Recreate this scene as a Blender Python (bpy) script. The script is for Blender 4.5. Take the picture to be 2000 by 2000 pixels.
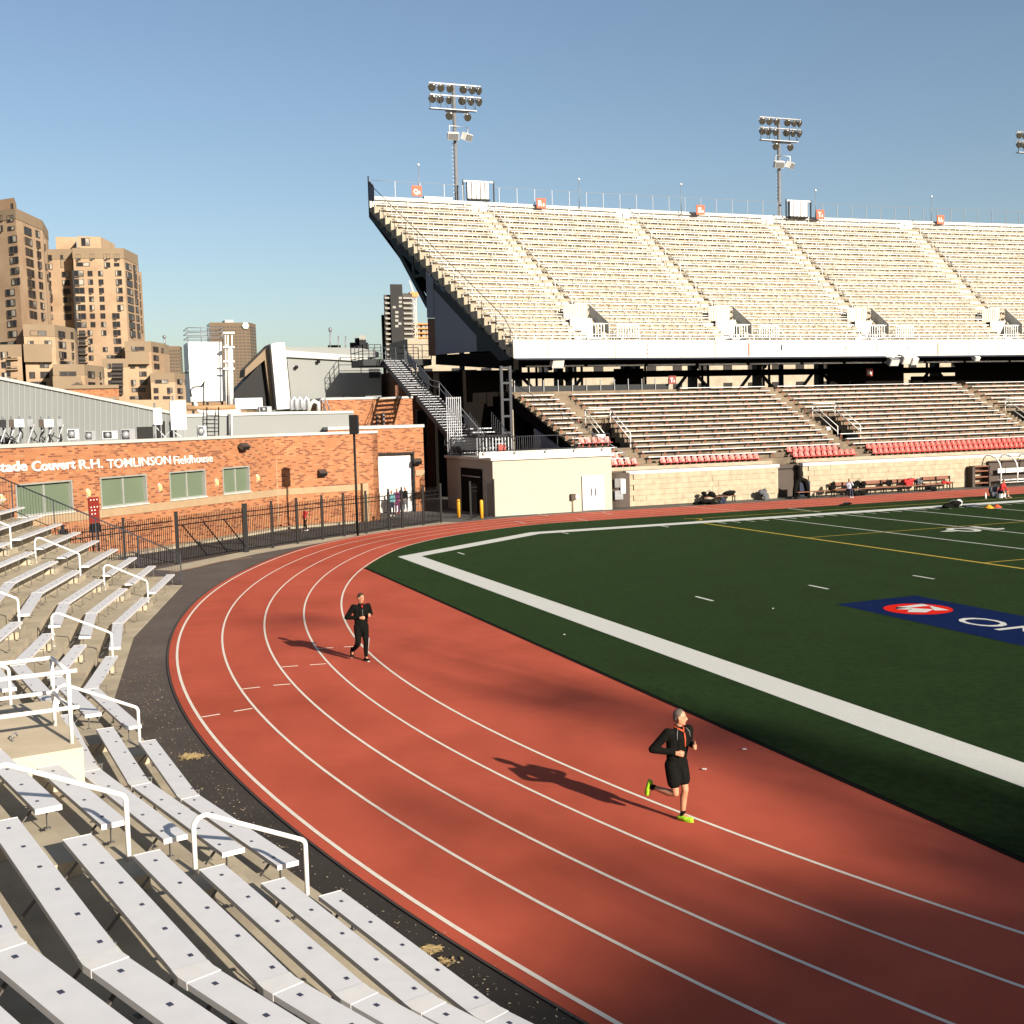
import bpy, bmesh, math, random
from mathutils import Vector, Matrix, Euler, noise
random.seed(7)
R = math.radians
for o in list(bpy.data.objects):
    bpy.data.objects.remove(o)
scene = bpy.context.scene
COL = scene.collection

# ------------------------------------------------------------------ camera
# World: X runs along the far sideline (to the right), Y across the field (away), Z up.
F_PX, PITCH, ROLL, YAW, CAM_H = 2291.07, 0.0794, 0.0276, 0.3672, 6.0851
FWD = Vector((math.sin(YAW) * math.cos(PITCH), math.cos(YAW) * math.cos(PITCH), -math.sin(PITCH)))
RGT0 = Vector((math.cos(YAW), -math.sin(YAW), 0))
UP0 = RGT0.cross(FWD)
RGT = math.cos(ROLL) * RGT0 - math.sin(ROLL) * UP0
UPV = math.sin(ROLL) * RGT0 + math.cos(ROLL) * UP0
CAM = Vector((0, 0, CAM_H))
cd = bpy.data.cameras.new('camera')
cd.sensor_fit = 'HORIZONTAL'; cd.sensor_width = 36; cd.lens = F_PX / 2000 * 36
cd.clip_start = 0.1; cd.clip_end = 6000
cam = bpy.data.objects.new('camera', cd); COL.objects.link(cam)
M = Matrix((RGT, UPV, -FWD)).transposed().to_4x4(); M.translation = CAM
cam.matrix_world = M
scene.camera = cam

# ------------------------------------------------------------------ sky, sun, exposure
SUN_AZ, SUN_EL = R(163.0), R(20.6)          # clockwise from +Y
sun_dir = Vector((math.sin(SUN_AZ) * math.cos(SUN_EL), math.cos(SUN_AZ) * math.cos(SUN_EL), math.sin(SUN_EL)))
world = bpy.data.worlds.new('World'); scene.world = world; world.use_nodes = True
nt = world.node_tree
for n in list(nt.nodes): nt.nodes.remove(n)
wo = nt.nodes.new('ShaderNodeOutputWorld'); bg = nt.nodes.new('ShaderNodeBackground'); sky = nt.nodes.new('ShaderNodeTexSky')
sky.sky_type = 'NISHITA'; sky.sun_disc = False
sky.sun_elevation = SUN_EL; sky.sun_rotation = SUN_AZ
sky.air_density = 1.0; sky.dust_density = 1.5; sky.ozone_density = 1.4; sky.altitude = 100
bg.inputs['Strength'].default_value = 0.052
nt.links.new(sky.outputs[0], bg.inputs['Color']); nt.links.new(bg.outputs[0], wo.inputs['Surface'])
sl = bpy.data.lights.new('sun', 'SUN'); sl.energy = 5.0; sl.angle = R(0.53); sl.color = (1.0, 0.90, 0.76)
so = bpy.data.objects.new('sun', sl); COL.objects.link(so)
so.rotation_euler = sun_dir.to_track_quat('Z', 'Y').to_euler()
so.location = (30, -60, 60)
scene.view_settings.view_transform = 'Standard'; scene.view_settings.look = 'None'
scene.view_settings.gamma = 1.0; scene.view_settings.exposure = 1.30
scene.view_settings.use_curve_mapping = False
scene.cycles.max_bounces = 6; scene.cycles.diffuse_bounces = 3; scene.cycles.use_denoising = True

# ------------------------------------------------------------------ measuring helpers (photo pixel, 2000 wide -> world)
def ray(px, py):
    return FWD + RGT * ((px - 1000) / F_PX) - UPV * ((py - 1000) / F_PX)
def at(px, py, Y):
    d = ray(px, py); return CAM + d * (Y / d.y)
def gz(px, py, z=0.0):
    d = ray(px, py); return CAM + d * ((z - CAM_H) / d.z)
def vp(px, py, A, B):
    d = ray(px, py); n = Vector((-(B[1] - A[1]), B[0] - A[0]))
    t = n.dot(Vector(A[:2])) / (n.x * d.x + n.y * d.y)
    return CAM + d * t

# ------------------------------------------------------------------ materials
MATS = {}
KA = 0.74      # the photo is exposed about half a stop over the base colours below
def mat(name, c1, c2=None, scale=3.0, rough=0.7, bump=0.0, bscale=40.0, metal=0.0, detail=4.0, spec=0.35, sheen=0.0, contrast=0.25, c3=None, scale3=0.3):
    m = bpy.data.materials.new(name); m.use_nodes = True; t = m.node_tree; N = t.nodes; L = t.links
    b = N['Principled BSDF']
    b.inputs['Roughness'].default_value = rough; b.inputs['Metallic'].default_value = metal
    b.inputs['Specular IOR Level'].default_value = spec
    if sheen:
        b.inputs['Sheen Weight'].default_value = sheen; b.inputs['Sheen Roughness'].default_value = 0.5
    c1 = tuple(v * KA for v in c1); c2 = tuple(v * KA for v in c2) if c2 else None; c3 = tuple(v * KA for v in c3) if c3 else None
    c1 = (*c1, 1); c2 = (*c2, 1) if c2 else tuple(v * 0.82 for v in c1[:3]) + (1,)
    g = N.new('ShaderNodeNewGeometry')
    nz = N.new('ShaderNodeTexNoise'); nz.inputs['Scale'].default_value = scale; nz.inputs['Detail'].default_value = detail
    L.new(g.outputs['Position'], nz.inputs['Vector'])
    rp = N.new('ShaderNodeValToRGB'); rp.color_ramp.elements[0].color = c1; rp.color_ramp.elements[1].color = c2
    rp.color_ramp.elements[0].position = 0.5 - contrast; rp.color_ramp.elements[1].position = 0.5 + contrast
    L.new(nz.outputs['Fac'], rp.inputs['Fac'])
    out = rp.outputs['Color']
    if c3:
        n3 = N.new('ShaderNodeTexNoise'); n3.inputs['Scale'].default_value = scale3; n3.inputs['Detail'].default_value = 6; n3.inputs['Roughness'].default_value = 0.65
        L.new(g.outputs['Position'], n3.inputs['Vector'])
        r3 = N.new('ShaderNodeValToRGB'); r3.color_ramp.elements[0].position = 0.45; r3.color_ramp.elements[1].position = 0.7
        L.new(n3.outputs['Fac'], r3.inputs['Fac'])
        mx = N.new('ShaderNodeMixRGB'); mx.inputs['Color2'].default_value = (*c3, 1)
        L.new(r3.outputs['Color'], mx.inputs['Fac']); L.new(out, mx.inputs['Color1']); out = mx.outputs['Color']
    L.new(out, b.inputs['Base Color'])
    if bump:
        bn = N.new('ShaderNodeTexNoise'); bn.inputs['Scale'].default_value = bscale; bn.inputs['Detail'].default_value = 3
        L.new(g.outputs['Position'], bn.inputs['Vector'])
        bm_ = N.new('ShaderNodeBump'); bm_.inputs['Strength'].default_value = bump; bm_.inputs['Distance'].default_value = 0.02
        L.new(bn.outputs['Fac'], bm_.inputs['Height']); L.new(bm_.outputs['Normal'], b.inputs['Normal'])
    MATS[name] = m
    return m
def brick_mat(name, dirv, c1, c2, mortar, bw=0.30, bh=0.10, ms=0.012):
    c1, c2, mortar = [tuple(v * KA for v in q) for q in (c1, c2, mortar)]
    m = bpy.data.materials.new(name); m.use_nodes = True; t = m.node_tree; N = t.nodes; L = t.links
    b = N['Principled BSDF']; b.inputs['Roughness'].default_value = 0.9; b.inputs['Specular IOR Level'].default_value = 0.2
    g = N.new('ShaderNodeNewGeometry')
    d = N.new('ShaderNodeVectorMath'); d.operation = 'DOT_PRODUCT'; d.inputs[1].default_value = (*dirv, 0)
    L.new(g.outputs['Position'], d.inputs[0])
    s = N.new('ShaderNodeSeparateXYZ'); L.new(g.outputs['Position'], s.inputs[0])
    c = N.new('ShaderNodeCombineXYZ'); L.new(d.outputs['Value'], c.inputs[0]); L.new(s.outputs['Z'], c.inputs[1])
    br = N.new('ShaderNodeTexBrick'); br.inputs['Scale'].default_value = 1.0
    br.inputs['Brick Width'].default_value = bw; br.inputs['Row Height'].default_value = bh; br.inputs['Mortar Size'].default_value = ms
    br.inputs['Color1'].default_value = (0, 0, 0, 1); br.inputs['Color2'].default_value = (1, 1, 1, 1); br.inputs['Mortar'].default_value = (.22, .22, .22, 1)
    L.new(c.outputs[0], br.inputs['Vector'])
    nz = N.new('ShaderNodeTexNoise'); nz.inputs['Scale'].default_value = 0.7; nz.inputs['Detail'].default_value = 5
    L.new(g.outputs['Position'], nz.inputs['Vector'])
    rp = N.new('ShaderNodeValToRGB'); e = rp.color_ramp.elements; e[0].position = .0; e[0].color = (*c1, 1); e[1].position = 1.0; e[1].color = tuple(v * .8 for v in c2) + (1,)
    for ps, q in ((.2, mortar), (.25, c1), (.70, tuple(v * .9 for v in c1)), (.78, c2)):
        k = e.new(ps); k.color = (*q, 1)
    L.new(br.outputs['Color'], rp.inputs['Fac'])
    mx = N.new('ShaderNodeMixRGB'); mx.blend_type = 'MULTIPLY'; mx.inputs['Fac'].default_value = 0.35
    L.new(rp.outputs['Color'], mx.inputs['Color1']); L.new(nz.outputs['Fac'], mx.inputs['Color2'])
    hs = N.new('ShaderNodeBrightContrast'); hs.inputs['Bright'].default_value = 0.02
    L.new(mx.outputs['Color'], hs.inputs['Color']); L.new(hs.outputs[0], b.inputs['Base Color'])
    bp = N.new('ShaderNodeBump'); bp.inputs['Strength'].default_value = 0.4; bp.inputs['Distance'].default_value = 0.01; bp.invert = True
    L.new(br.outputs['Fac'], bp.inputs['Height']); L.new(bp.outputs['Normal'], b.inputs['Normal'])
    MATS[name] = m
    return m
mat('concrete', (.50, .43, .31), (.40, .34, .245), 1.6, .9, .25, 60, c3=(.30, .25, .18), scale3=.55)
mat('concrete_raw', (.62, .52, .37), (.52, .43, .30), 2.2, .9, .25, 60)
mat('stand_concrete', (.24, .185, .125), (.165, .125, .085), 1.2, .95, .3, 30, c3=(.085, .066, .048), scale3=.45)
mat('deck_tan', (.40, .345, .26), (.29, .245, .18), 1.3, .9, .2, 30)
mat('aluminium', (.72, .715, .72), (.64, .635, .64), 5.0, .45, .0, spec=.4, contrast=.35)
mat('plate_white', (.74, .73, .71), (.68, .67, .65), 6, .5)
mat('bolt', (.05, .05, .09), None, 5, .5)
mat('bench_under', (.05, .045, .04), None, 5, .7)
mat('bracket', (.16, .15, .14), (.10, .09, .08), 5, .5, metal=.3)
mat('white_paint', (.82, .81, .78), (.76, .75, .71), 2.5, .45)
mat('white_wall', (.60, .59, .55), (.55, .53, .49), .9, .6, c3=(.48, .44, .37), scale3=.5)
mat('deck_white', (.66, .645, .60), (.54, .52, .47), 1.6, .6, c3=(.33, .29, .23), scale3=.8)
mat('cream_wall', (.42, .395, .325), (.395, .37, .30), .8, .85, .1, 30)
mat('stone', (.42, .36, .26), (.33, .275, .19), 2.5, .95, .5, 14, contrast=.2)
mat('brown_door', (.065, .045, .034), (.05, .036, .027), 2, .7)
mat('black_iron', (.006, .006, .007), (.009, .008, .008), 8, .55, spec=.15)
mat('grey_iron', (.030, .033, .043), (.022, .025, .032), 8, .5, spec=.2)
mat('galv', (.24, .245, .26), (.18, .185, .20), 4, .45, metal=.3)
mat('galv_light', (.42, .435, .47), (.35, .365, .39), 4, .5, metal=.15)
mat('dark_steel', (.010, .013, .017), (.007, .009, .011), 4, .55, spec=.2)
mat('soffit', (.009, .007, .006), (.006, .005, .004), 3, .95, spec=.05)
mat('track_red', (.52, .100, .056), (.45, .085, .048), .9, .92, .35, 160, c3=(.36, .066, .033), scale3=.22, spec=.12)
mat('line_white', (.80, .74, .64), (.70, .63, .53), 6, .8)
mat('line_field', (.66, .66, .62), (.52, .53, .49), 30, .9, .4, 120, contrast=.3)
mat('line_yellow', (.52, .36, .03), (.40, .28, .03), 20, .9)
mat('field_blue', (.006, .018, .085), (.004, .012, .055), 30, .95, .5, 120, spec=.02)
mat('field_red', (.75, .022, .012), (.60, .016, .009), 30, .95, .5, 120, spec=.02)
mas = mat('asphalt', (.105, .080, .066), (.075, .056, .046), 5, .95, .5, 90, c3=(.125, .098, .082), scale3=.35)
mat('road_grey', (.085, .083, .08), (.055, .054, .052), 3, .95, .4, 60, c3=(.12, .115, .105), scale3=.25)
mat('ground', (.12, .11, .095), (.07, .065, .06), .05, .95)
mat('corrugated', (.205, .215, .21), (.19, .20, .195), .4, .6)
mat('grey_panel', (.17, .17, .172), (.15, .15, .15), .7, .6)
mat('blue_grey_panel', (.16, .165, .205), (.15, .155, .19), .7, .6)
mat('roof_white', (.45, .45, .43), (.40, .40, .38), .8, .6)
mat('tan_brick', (.38, .275, .18), (.33, .235, .15), .22, .95, c3=(.235, .145, .085), scale3=.06)
mat('tan_concrete', (.235, .175, .115), (.205, .15, .097), .15, .95)
mat('tower_glass', (.018, .018, .022), (.01, .01, .012), .3, .2, spec=.3)
mat('curtain', (.33, .31, .26), (.07, .065, .06), .35, .6, contrast=.08)
mat('office_tan', (.15, .105, .066), (.13, .09, .056), .03, .9)
mat('office_glass', (.028, .030, .036), (.02, .021, .025), .05, .15, spec=.6)
mat('dark_tower', (.014, .0135, .013), (.018, .017, .016), .1, .8)
mat('balcony_white', (.30, .29, .265), None, .2, .8)
mat('crane_orange', (.75, .25, .05), (.65, .2, .04), .3, .6)
mat('crane_white', (.62, .50, .44), (.55, .40, .34), .3, .6)
mat('window_green', (.135, .175, .115), (.115, .15, .10), .6, .35, spec=.5)
mat('window_frame', (.30, .31, .28), None, 3, .5)
mat('beige_band', (.36, .255, .15), (.31, .215, .125), 2, .9)
mat('lamp_cream', (.70, .52, .22), None, 3, .6)
mat('sign_red', (.20, .016, .009), (.17, .013, .007), 2, .6)
mat('sign_orange', (.52, .085, .03), (.46, .075, .026), 2, .6)
mat('seat_red', (.42, .024, .014), (.36, .02, .011), 3, .4, spec=.4)
mat('seat_worn', (.50, .22, .17), (.44, .17, .13), 3, .5)
mat('post_orange', (.30, .10, .055), None, 3, .7)
mat('bollard_yellow', (.75, .36, .02), (.68, .30, .02), 3, .55)
mat('black_cloth', (.0045, .0045, .004), (.008, .0075, .006), 20, .9, spec=.08)
mat('grey_cloth', (.10, .105, .12), None, 20, .85)
mat('navy_cloth', (.02, .025, .05), None, 20, .85)
mat('red_cloth', (.48, .02, .02), (.40, .015, .015), 14, .8)
mat('teal_cloth', (.15, .38, .42), None, 14, .8)
mat('purple_cloth', (.13, .03, .10), None, 14, .8)
mat('white_cloth', (.75, .74, .72), None, 14, .8)
mat('blue_grey_cloth', (.40, .42, .50), None, 14, .8)
mat('orange_trim', (.75, .10, .03), None, 14, .8)
mat('reflect_grey', (.22, .22, .23), None, 14, .6)
mat('skin', (.55, .27, .16), (.46, .20, .11), 9, .55, spec=.4)
mat('hair_dark', (.028, .017, .011), (.05, .032, .02), 40, .7)
mat('hair_grey', (.075, .055, .042), (.13, .105, .085), 60, .7)
mat('shoe_lime', (.42, .72, .02), (.28, .55, .02), 12, .5)
mat('shoe_dark', (.03, .04, .02), None, 12, .6)
mat('eye', (.015, .012, .01), None, 5, .3)
mat('lip', (.36, .11, .08), None, 5, .5)
mat('bench_wood', (.22, .085, .05), (.17, .068, .04), 3, .75)
mat('leaf', (.035, .06, .02), (.055, .085, .03), 1.0, .8)
mat('bark', (.10, .075, .05), None, 3, .9)
mat('litter', (.55, .45, .31), (.38, .29, .18), 9, .9)
mat('dry_grass', (.50, .37, .17), (.40, .28, .12), 9, .9)
mat('lamp_metal', (.30, .28, .25), (.22, .20, .18), 3, .3, metal=.6)
mat('lamp_glass', (.035, .034, .028), (.055, .052, .042), 3, .2, spec=.7)
mat('hill_grass', (.05, .06, .025), (.07, .07, .03), .1, .95)
mat('pipe_rust', (.34, .18, .08), (.40, .26, .15), 1.2, .7)
mat('logo_blue', (.35, .50, .62), None, 3, .6)
mat('mint', (.45, .62, .52), None, 3, .6)
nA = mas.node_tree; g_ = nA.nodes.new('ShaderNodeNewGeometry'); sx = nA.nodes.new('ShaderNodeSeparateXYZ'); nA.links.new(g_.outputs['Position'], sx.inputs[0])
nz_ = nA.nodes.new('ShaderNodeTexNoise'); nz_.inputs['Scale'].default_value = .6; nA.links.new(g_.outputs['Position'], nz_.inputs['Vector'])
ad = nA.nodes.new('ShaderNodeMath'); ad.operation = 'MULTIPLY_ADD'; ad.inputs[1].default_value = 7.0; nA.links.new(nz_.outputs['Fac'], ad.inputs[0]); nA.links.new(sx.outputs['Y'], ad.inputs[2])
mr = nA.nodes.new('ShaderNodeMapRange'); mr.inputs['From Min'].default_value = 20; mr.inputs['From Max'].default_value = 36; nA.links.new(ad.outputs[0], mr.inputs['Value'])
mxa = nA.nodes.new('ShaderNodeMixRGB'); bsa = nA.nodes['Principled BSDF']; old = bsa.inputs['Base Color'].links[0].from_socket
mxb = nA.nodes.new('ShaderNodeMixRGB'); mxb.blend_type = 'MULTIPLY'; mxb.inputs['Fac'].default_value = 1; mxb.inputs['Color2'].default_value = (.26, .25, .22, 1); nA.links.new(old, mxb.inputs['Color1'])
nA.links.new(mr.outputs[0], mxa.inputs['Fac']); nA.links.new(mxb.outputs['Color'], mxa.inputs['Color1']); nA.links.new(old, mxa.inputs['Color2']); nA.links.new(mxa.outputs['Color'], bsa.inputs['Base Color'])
# turf: dark fibres that catch more light at a grazing view
mt = mat('turf', (.0130, .0300, .0085), (.0055, .0135, .0036), 5.0, .95, .9, 70, sheen=.05, c3=(.0065, .0145, .0042), scale3=.5, spec=.02, detail=8, contrast=.16)
bs = mt.node_tree.nodes['Principled BSDF']; bs.inputs['Sheen Tint'].default_value = (.28, .5, .20, 1); bs.inputs['Sheen Roughness'].default_value = .22
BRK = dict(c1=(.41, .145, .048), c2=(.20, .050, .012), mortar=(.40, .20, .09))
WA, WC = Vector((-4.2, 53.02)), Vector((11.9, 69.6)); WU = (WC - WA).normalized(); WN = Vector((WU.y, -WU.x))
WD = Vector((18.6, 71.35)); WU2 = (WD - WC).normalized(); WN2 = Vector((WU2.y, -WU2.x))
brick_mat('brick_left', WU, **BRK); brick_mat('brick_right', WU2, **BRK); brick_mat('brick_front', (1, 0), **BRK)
brick_mat('brick_shade', (1, 0), (.20, .075, .035), (.14, .05, .022), (.15, .09, .06)); MATS['brick_dark'] = MATS['brick_shade']  # darker copy of the brick, with the shade under the deck in its colour
ZR = 5.42
# ------------------------------------------------------------------ mesh builder
ORG = {}
class MB:
    def __init__(s): s.v = []; s.f = []; s.m = []; s.sm = []
    def add(s, vs, fs, m=0, smooth=False):
        k = len(s.v); s.v += [tuple(v) for v in vs]
        for f in fs:
            s.f.append([i + k for i in f]); s.m.append(m); s.sm.append(smooth)
    def box(s, c, d, rz=0.0, m=0, rot=None):
        hx, hy, hz = d[0] / 2, d[1] / 2, d[2] / 2
        P = [Vector((x, y, z)) for z in (-hz, hz) for x, y in ((-hx, -hy), (hx, -hy), (hx, hy), (-hx, hy))]
        r = rot if rot is not None else Matrix.Rotation(rz, 3, 'Z')
        s.add([r @ p + Vector(c) for p in P], [(3, 2, 1, 0), (4, 5, 6, 7), (0, 1, 5, 4), (1, 2, 6, 5), (2, 3, 7, 6), (3, 0, 4, 7)], m)
    def bb(s, a, b, m=0):
        s.box([(a[i] + b[i]) / 2 for i in range(3)], [abs(b[i] - a[i]) for i in range(3)], m=m)
    def beam(s, a, b, w, h, m=0):
        a = Vector(a); b = Vector(b); x = (b - a); L = x.length; x.normalize()
        up = Vector((0, 0, 1)) if abs(x.z) < .98 else Vector((0, 1, 0))
        y = up.cross(x).normalized(); z = x.cross(y)
        s.box((a + b) / 2, (L, w, h), m=m, rot=Matrix((x, y, z)).transposed())
    def tube(s, pts, r, n=6, m=0, caps=True, smooth=True):
        pts = [Vector(p) for p in pts]; k = len(s.v); rr = r if isinstance(r, (list, tuple)) else [r] * len(pts)
        t0 = (pts[1] - pts[0]).normalized(); ref = Vector((0, 0, 1)) if abs(t0.z) < .9 else Vector((1, 0, 0))
        for i, p in enumerate(pts):
            if i == 0: t = t0
            elif i == len(pts) - 1: t = (pts[-1] - pts[-2]).normalized()
            else: t = ((pts[i + 1] - p).normalized() + (p - pts[i - 1]).normalized()).normalized()
            u = (ref - t * ref.dot(t)).normalized(); w = t.cross(u); ref = u
            for j in range(n):
                a = 2 * math.pi * j / n
                s.v.append(tuple(p + (u * math.cos(a) + w * math.sin(a)) * rr[i]))
        for i in range(len(pts) - 1):
            for j in range(n):
                a, b = k + i * n + j, k + i * n + (j + 1) % n
                s.f.append([a, b, b + n, a + n]); s.m.append(m); s.sm.append(smooth)
        if caps:
            s.f.append([k + j for j in range(n)][::-1]); s.m.append(m); s.sm.append(False)
            e = k + (len(pts) - 1) * n
            s.f.append([e + j for j in range(n)]); s.m.append(m); s.sm.append(False)
    def prism(s, poly, z0, z1, m=0):
        n = len(poly)
        A = sum(poly[i][0] * poly[(i + 1) % n][1] - poly[(i + 1) % n][0] * poly[i][1] for i in range(n))
        if A < 0: poly = list(poly)[::-1]
        vs = [(p[0], p[1], z0) for p in poly] + [(p[0], p[1], z1) for p in poly]
        s.add(vs, [list(range(n))[::-1], [n + i for i in range(n)]] + [(i, (i + 1) % n, n + (i + 1) % n, n + i) for i in range(n)], m)
    def extr(s, pts, vec, m=0):
        vec = Vector(vec); pts = [Vector(p) for p in pts]; n = len(pts)
        nor = (pts[1] - pts[0]).cross(pts[2] - pts[0])
        if nor.dot(vec) > 0: pts = pts[::-1]
        s.add(pts + [p + vec for p in pts], [list(range(n)), [n + i for i in range(n)][::-1]] + [((i + 1) % n, i, n + i, n + (i + 1) % n) for i in range(n)], m)
    def face(s, pts, m=0): s.add(pts, [list(range(len(pts)))], m)
    def strip(s, L, Rr, m=0):
        n = len(L); s.add(list(L) + list(Rr), [(i, n + i, n + i + 1, i + 1) for i in range(n - 1)], m)
    def ball(s, c, r, seg=8, rings=6, m=0, rot=None):
        rx, ry, rz = (r, r, r) if not isinstance(r, (tuple, list)) else r
        c = Vector(c); vs = [Vector((0, 0, -rz))]
        for i in range(1, rings):
            t = math.pi * i / rings - math.pi / 2
            for j in range(seg):
                a = 2 * math.pi * j / seg; vs.append(Vector((rx * math.cos(t) * math.cos(a), ry * math.cos(t) * math.sin(a), rz * math.sin(t))))
        vs.append(Vector((0, 0, rz))); fs = []
        for j in range(seg):
            fs.append((0, 1 + (j + 1) % seg, 1 + j)); e = 1 + (rings - 2) * seg
            fs.append((len(vs) - 1, e + j, e + (j + 1) % seg))
        for i in range(rings - 2):
            for j in range(seg):
                a = 1 + i * seg + j; b = 1 + i * seg + (j + 1) % seg; fs.append((a, b, b + seg, a + seg))
        if rot is not None: vs = [rot @ v for v in vs]
        s.add([v + c for v in vs], fs, m, True)
    def lathe(s, c, axis, prof, n=12, m=0, smooth=True):
        axis = Vector(axis).normalized(); c = Vector(c)
        ref = Vector((0, 0, 1)) if abs(axis.z) < .9 else Vector((1, 0, 0))
        u = axis.cross(ref).normalized(); w = axis.cross(u); k = len(s.v)
        for h, r in prof:
            for j in range(n):
                a = 2 * math.pi * j / n; s.v.append(tuple(c + axis * h + (u * math.cos(a) + w * math.sin(a)) * r))
        for i in range(len(prof) - 1):
            for j in range(n):
                a, b = k + i * n + j, k + i * n + (j + 1) % n
                s.f.append([a, b, b + n, a + n]); s.m.append(m); s.sm.append(smooth)
        s.f.append([k + j for j in range(n)][::-1]); s.m.append(m); s.sm.append(False)
        e = k + (len(prof) - 1) * n; s.f.append([e + j for j in range(n)]); s.m.append(m); s.sm.append(False)
    def mesh(s, name, mats, org=(0, 0, 0)):
        me = bpy.data.meshes.new(name); ox, oy, oz = org
        me.from_pydata([(v[0] - ox, v[1] - oy, v[2] - oz) for v in s.v], [], s.f)
        for mm in ([mats] if isinstance(mats, str) else mats): me.materials.append(MATS[mm])
        me.polygons.foreach_set('material_index', s.m); me.polygons.foreach_set('use_smooth', s.sm)
        me.update(); return me
    def build(s, name, mats, parent=None, org=None):
        """one mesh object from world coordinates; a child keeps its thing's origin"""
        if parent is not None: og = ORG[parent.name]
        elif org is not None: og = tuple(org)
        else:
            xs = [v[0] for v in s.v]; ys = [v[1] for v in s.v]; zs = [v[2] for v in s.v]
            og = ((min(xs) + max(xs)) / 2, (min(ys) + max(ys)) / 2, min(zs))
        o = bpy.data.objects.new(name, s.mesh(name, mats, og)); COL.objects.link(o); ORG[o.name] = og
        if parent is not None: o.parent = parent
        else: o.location = og
        return o
def tag(o, label=None, cat=None, group=None, kind=None):
    if label: o['label'] = label
    if cat: o['category'] = cat
    if group: o['group'] = group
    if kind: o['kind'] = kind
    return o
def thing(name, loc, label, cat, group=None, rz=0.0):
    o = bpy.data.objects.new(name, None); o.empty_display_size = .2; COL.objects.link(o)
    o.location = loc; o.rotation_euler.z = rz; ORG[o.name] = tuple(loc)
    return tag(o, label, cat, group)
def inst(name, me, parent, loc=(0, 0, 0), rz=0.0, scale=None, rot=None):
    """a part that shares mesh data, placed in its thing's own coordinates"""
    o = bpy.data.objects.new(name, me); COL.objects.link(o)
    if parent is not None: o.parent = parent
    o.location = loc
    if rot is not None: o.rotation_euler = rot
    else: o.rotation_euler.z = rz
    if scale: o.scale = scale
    return o
def copy_thing(root, loc, rz, label, group=None):
    r = root.copy(); COL.objects.link(r); r.location = loc; r.rotation_euler.z = rz; r['label'] = label
    if group: r['group'] = group
    for ch in list(root.children):
        c = ch.copy(); COL.objects.link(c); c.parent = r
        for g in list(ch.children):
            d = g.copy(); COL.objects.link(d); d.parent = c
    return r
ORDS = 'first second third fourth fifth sixth seventh eighth ninth tenth eleventh twelfth thirteenth fourteenth fifteenth sixteenth seventeenth eighteenth nineteenth twentieth'.split()
TENS = {2: 'twenty', 3: 'thirty', 4: 'forty', 5: 'fifty', 6: 'sixty', 7: 'seventy'}
def nth(i):
    n = i + 1
    if n <= 20: return ORDS[n - 1]
    return TENS[n // 10] + ('-' + ORDS[n % 10 - 1] if n % 10 else 'th').replace('-th', 'th')
def text_mesh(txt, font_size, extrude=0.0, align='CENTER', bold=0.0, shear=0.0):
    c = bpy.data.curves.new('lettering', 'FONT'); c.body = txt; c.size = font_size; c.extrude = extrude; c.align_x = align; c.offset = bold; c.shear = shear
    c.resolution_u = 3
    o = bpy.data.objects.new('lettering', c); COL.objects.link(o)
    dg = bpy.context.evaluated_depsgraph_get(); me = bpy.data.meshes.new_from_object(o.evaluated_get(dg))
    bpy.data.objects.remove(o); bpy.data.curves.remove(c)
    return me
def lettering(txt, size, origin, xdir, ydir, m, parent, width=None, extrude=0.01, align='LEFT', bold=0.0, name='lettering', shear=0.0, height=None):
    """flat letters in the plane of xdir, ydir; stretched to the given width"""
    me = text_mesh(txt, size, extrude, align, bold, shear)
    xs = [v.co.x for v in me.vertices]; ys = [v.co.y for v in me.vertices]
    sx = width / (max(xs) - min(xs)) if width else 1.0
    sy = height / (max(ys) - min(ys)) if height else 1.0
    X = Vector(xdir).normalized(); Y = Vector(ydir).normalized(); Z = X.cross(Y)
    x0 = min(xs) if align == 'LEFT' else 0.0
    og = Vector(ORG[parent.name]) if parent is not None else Vector((0, 0, 0))
    for v in me.vertices: v.co = Vector(origin) + X * ((v.co.x - x0) * sx) + Y * (v.co.y * sy) + Z * v.co.z - og
    me.materials.clear(); me.materials.append(MATS[m])
    o = bpy.data.objects.new(name, me); COL.objects.link(o)
    if parent is not None: o.parent = parent
    ORG[o.name] = tuple(og)
    return o
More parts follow.
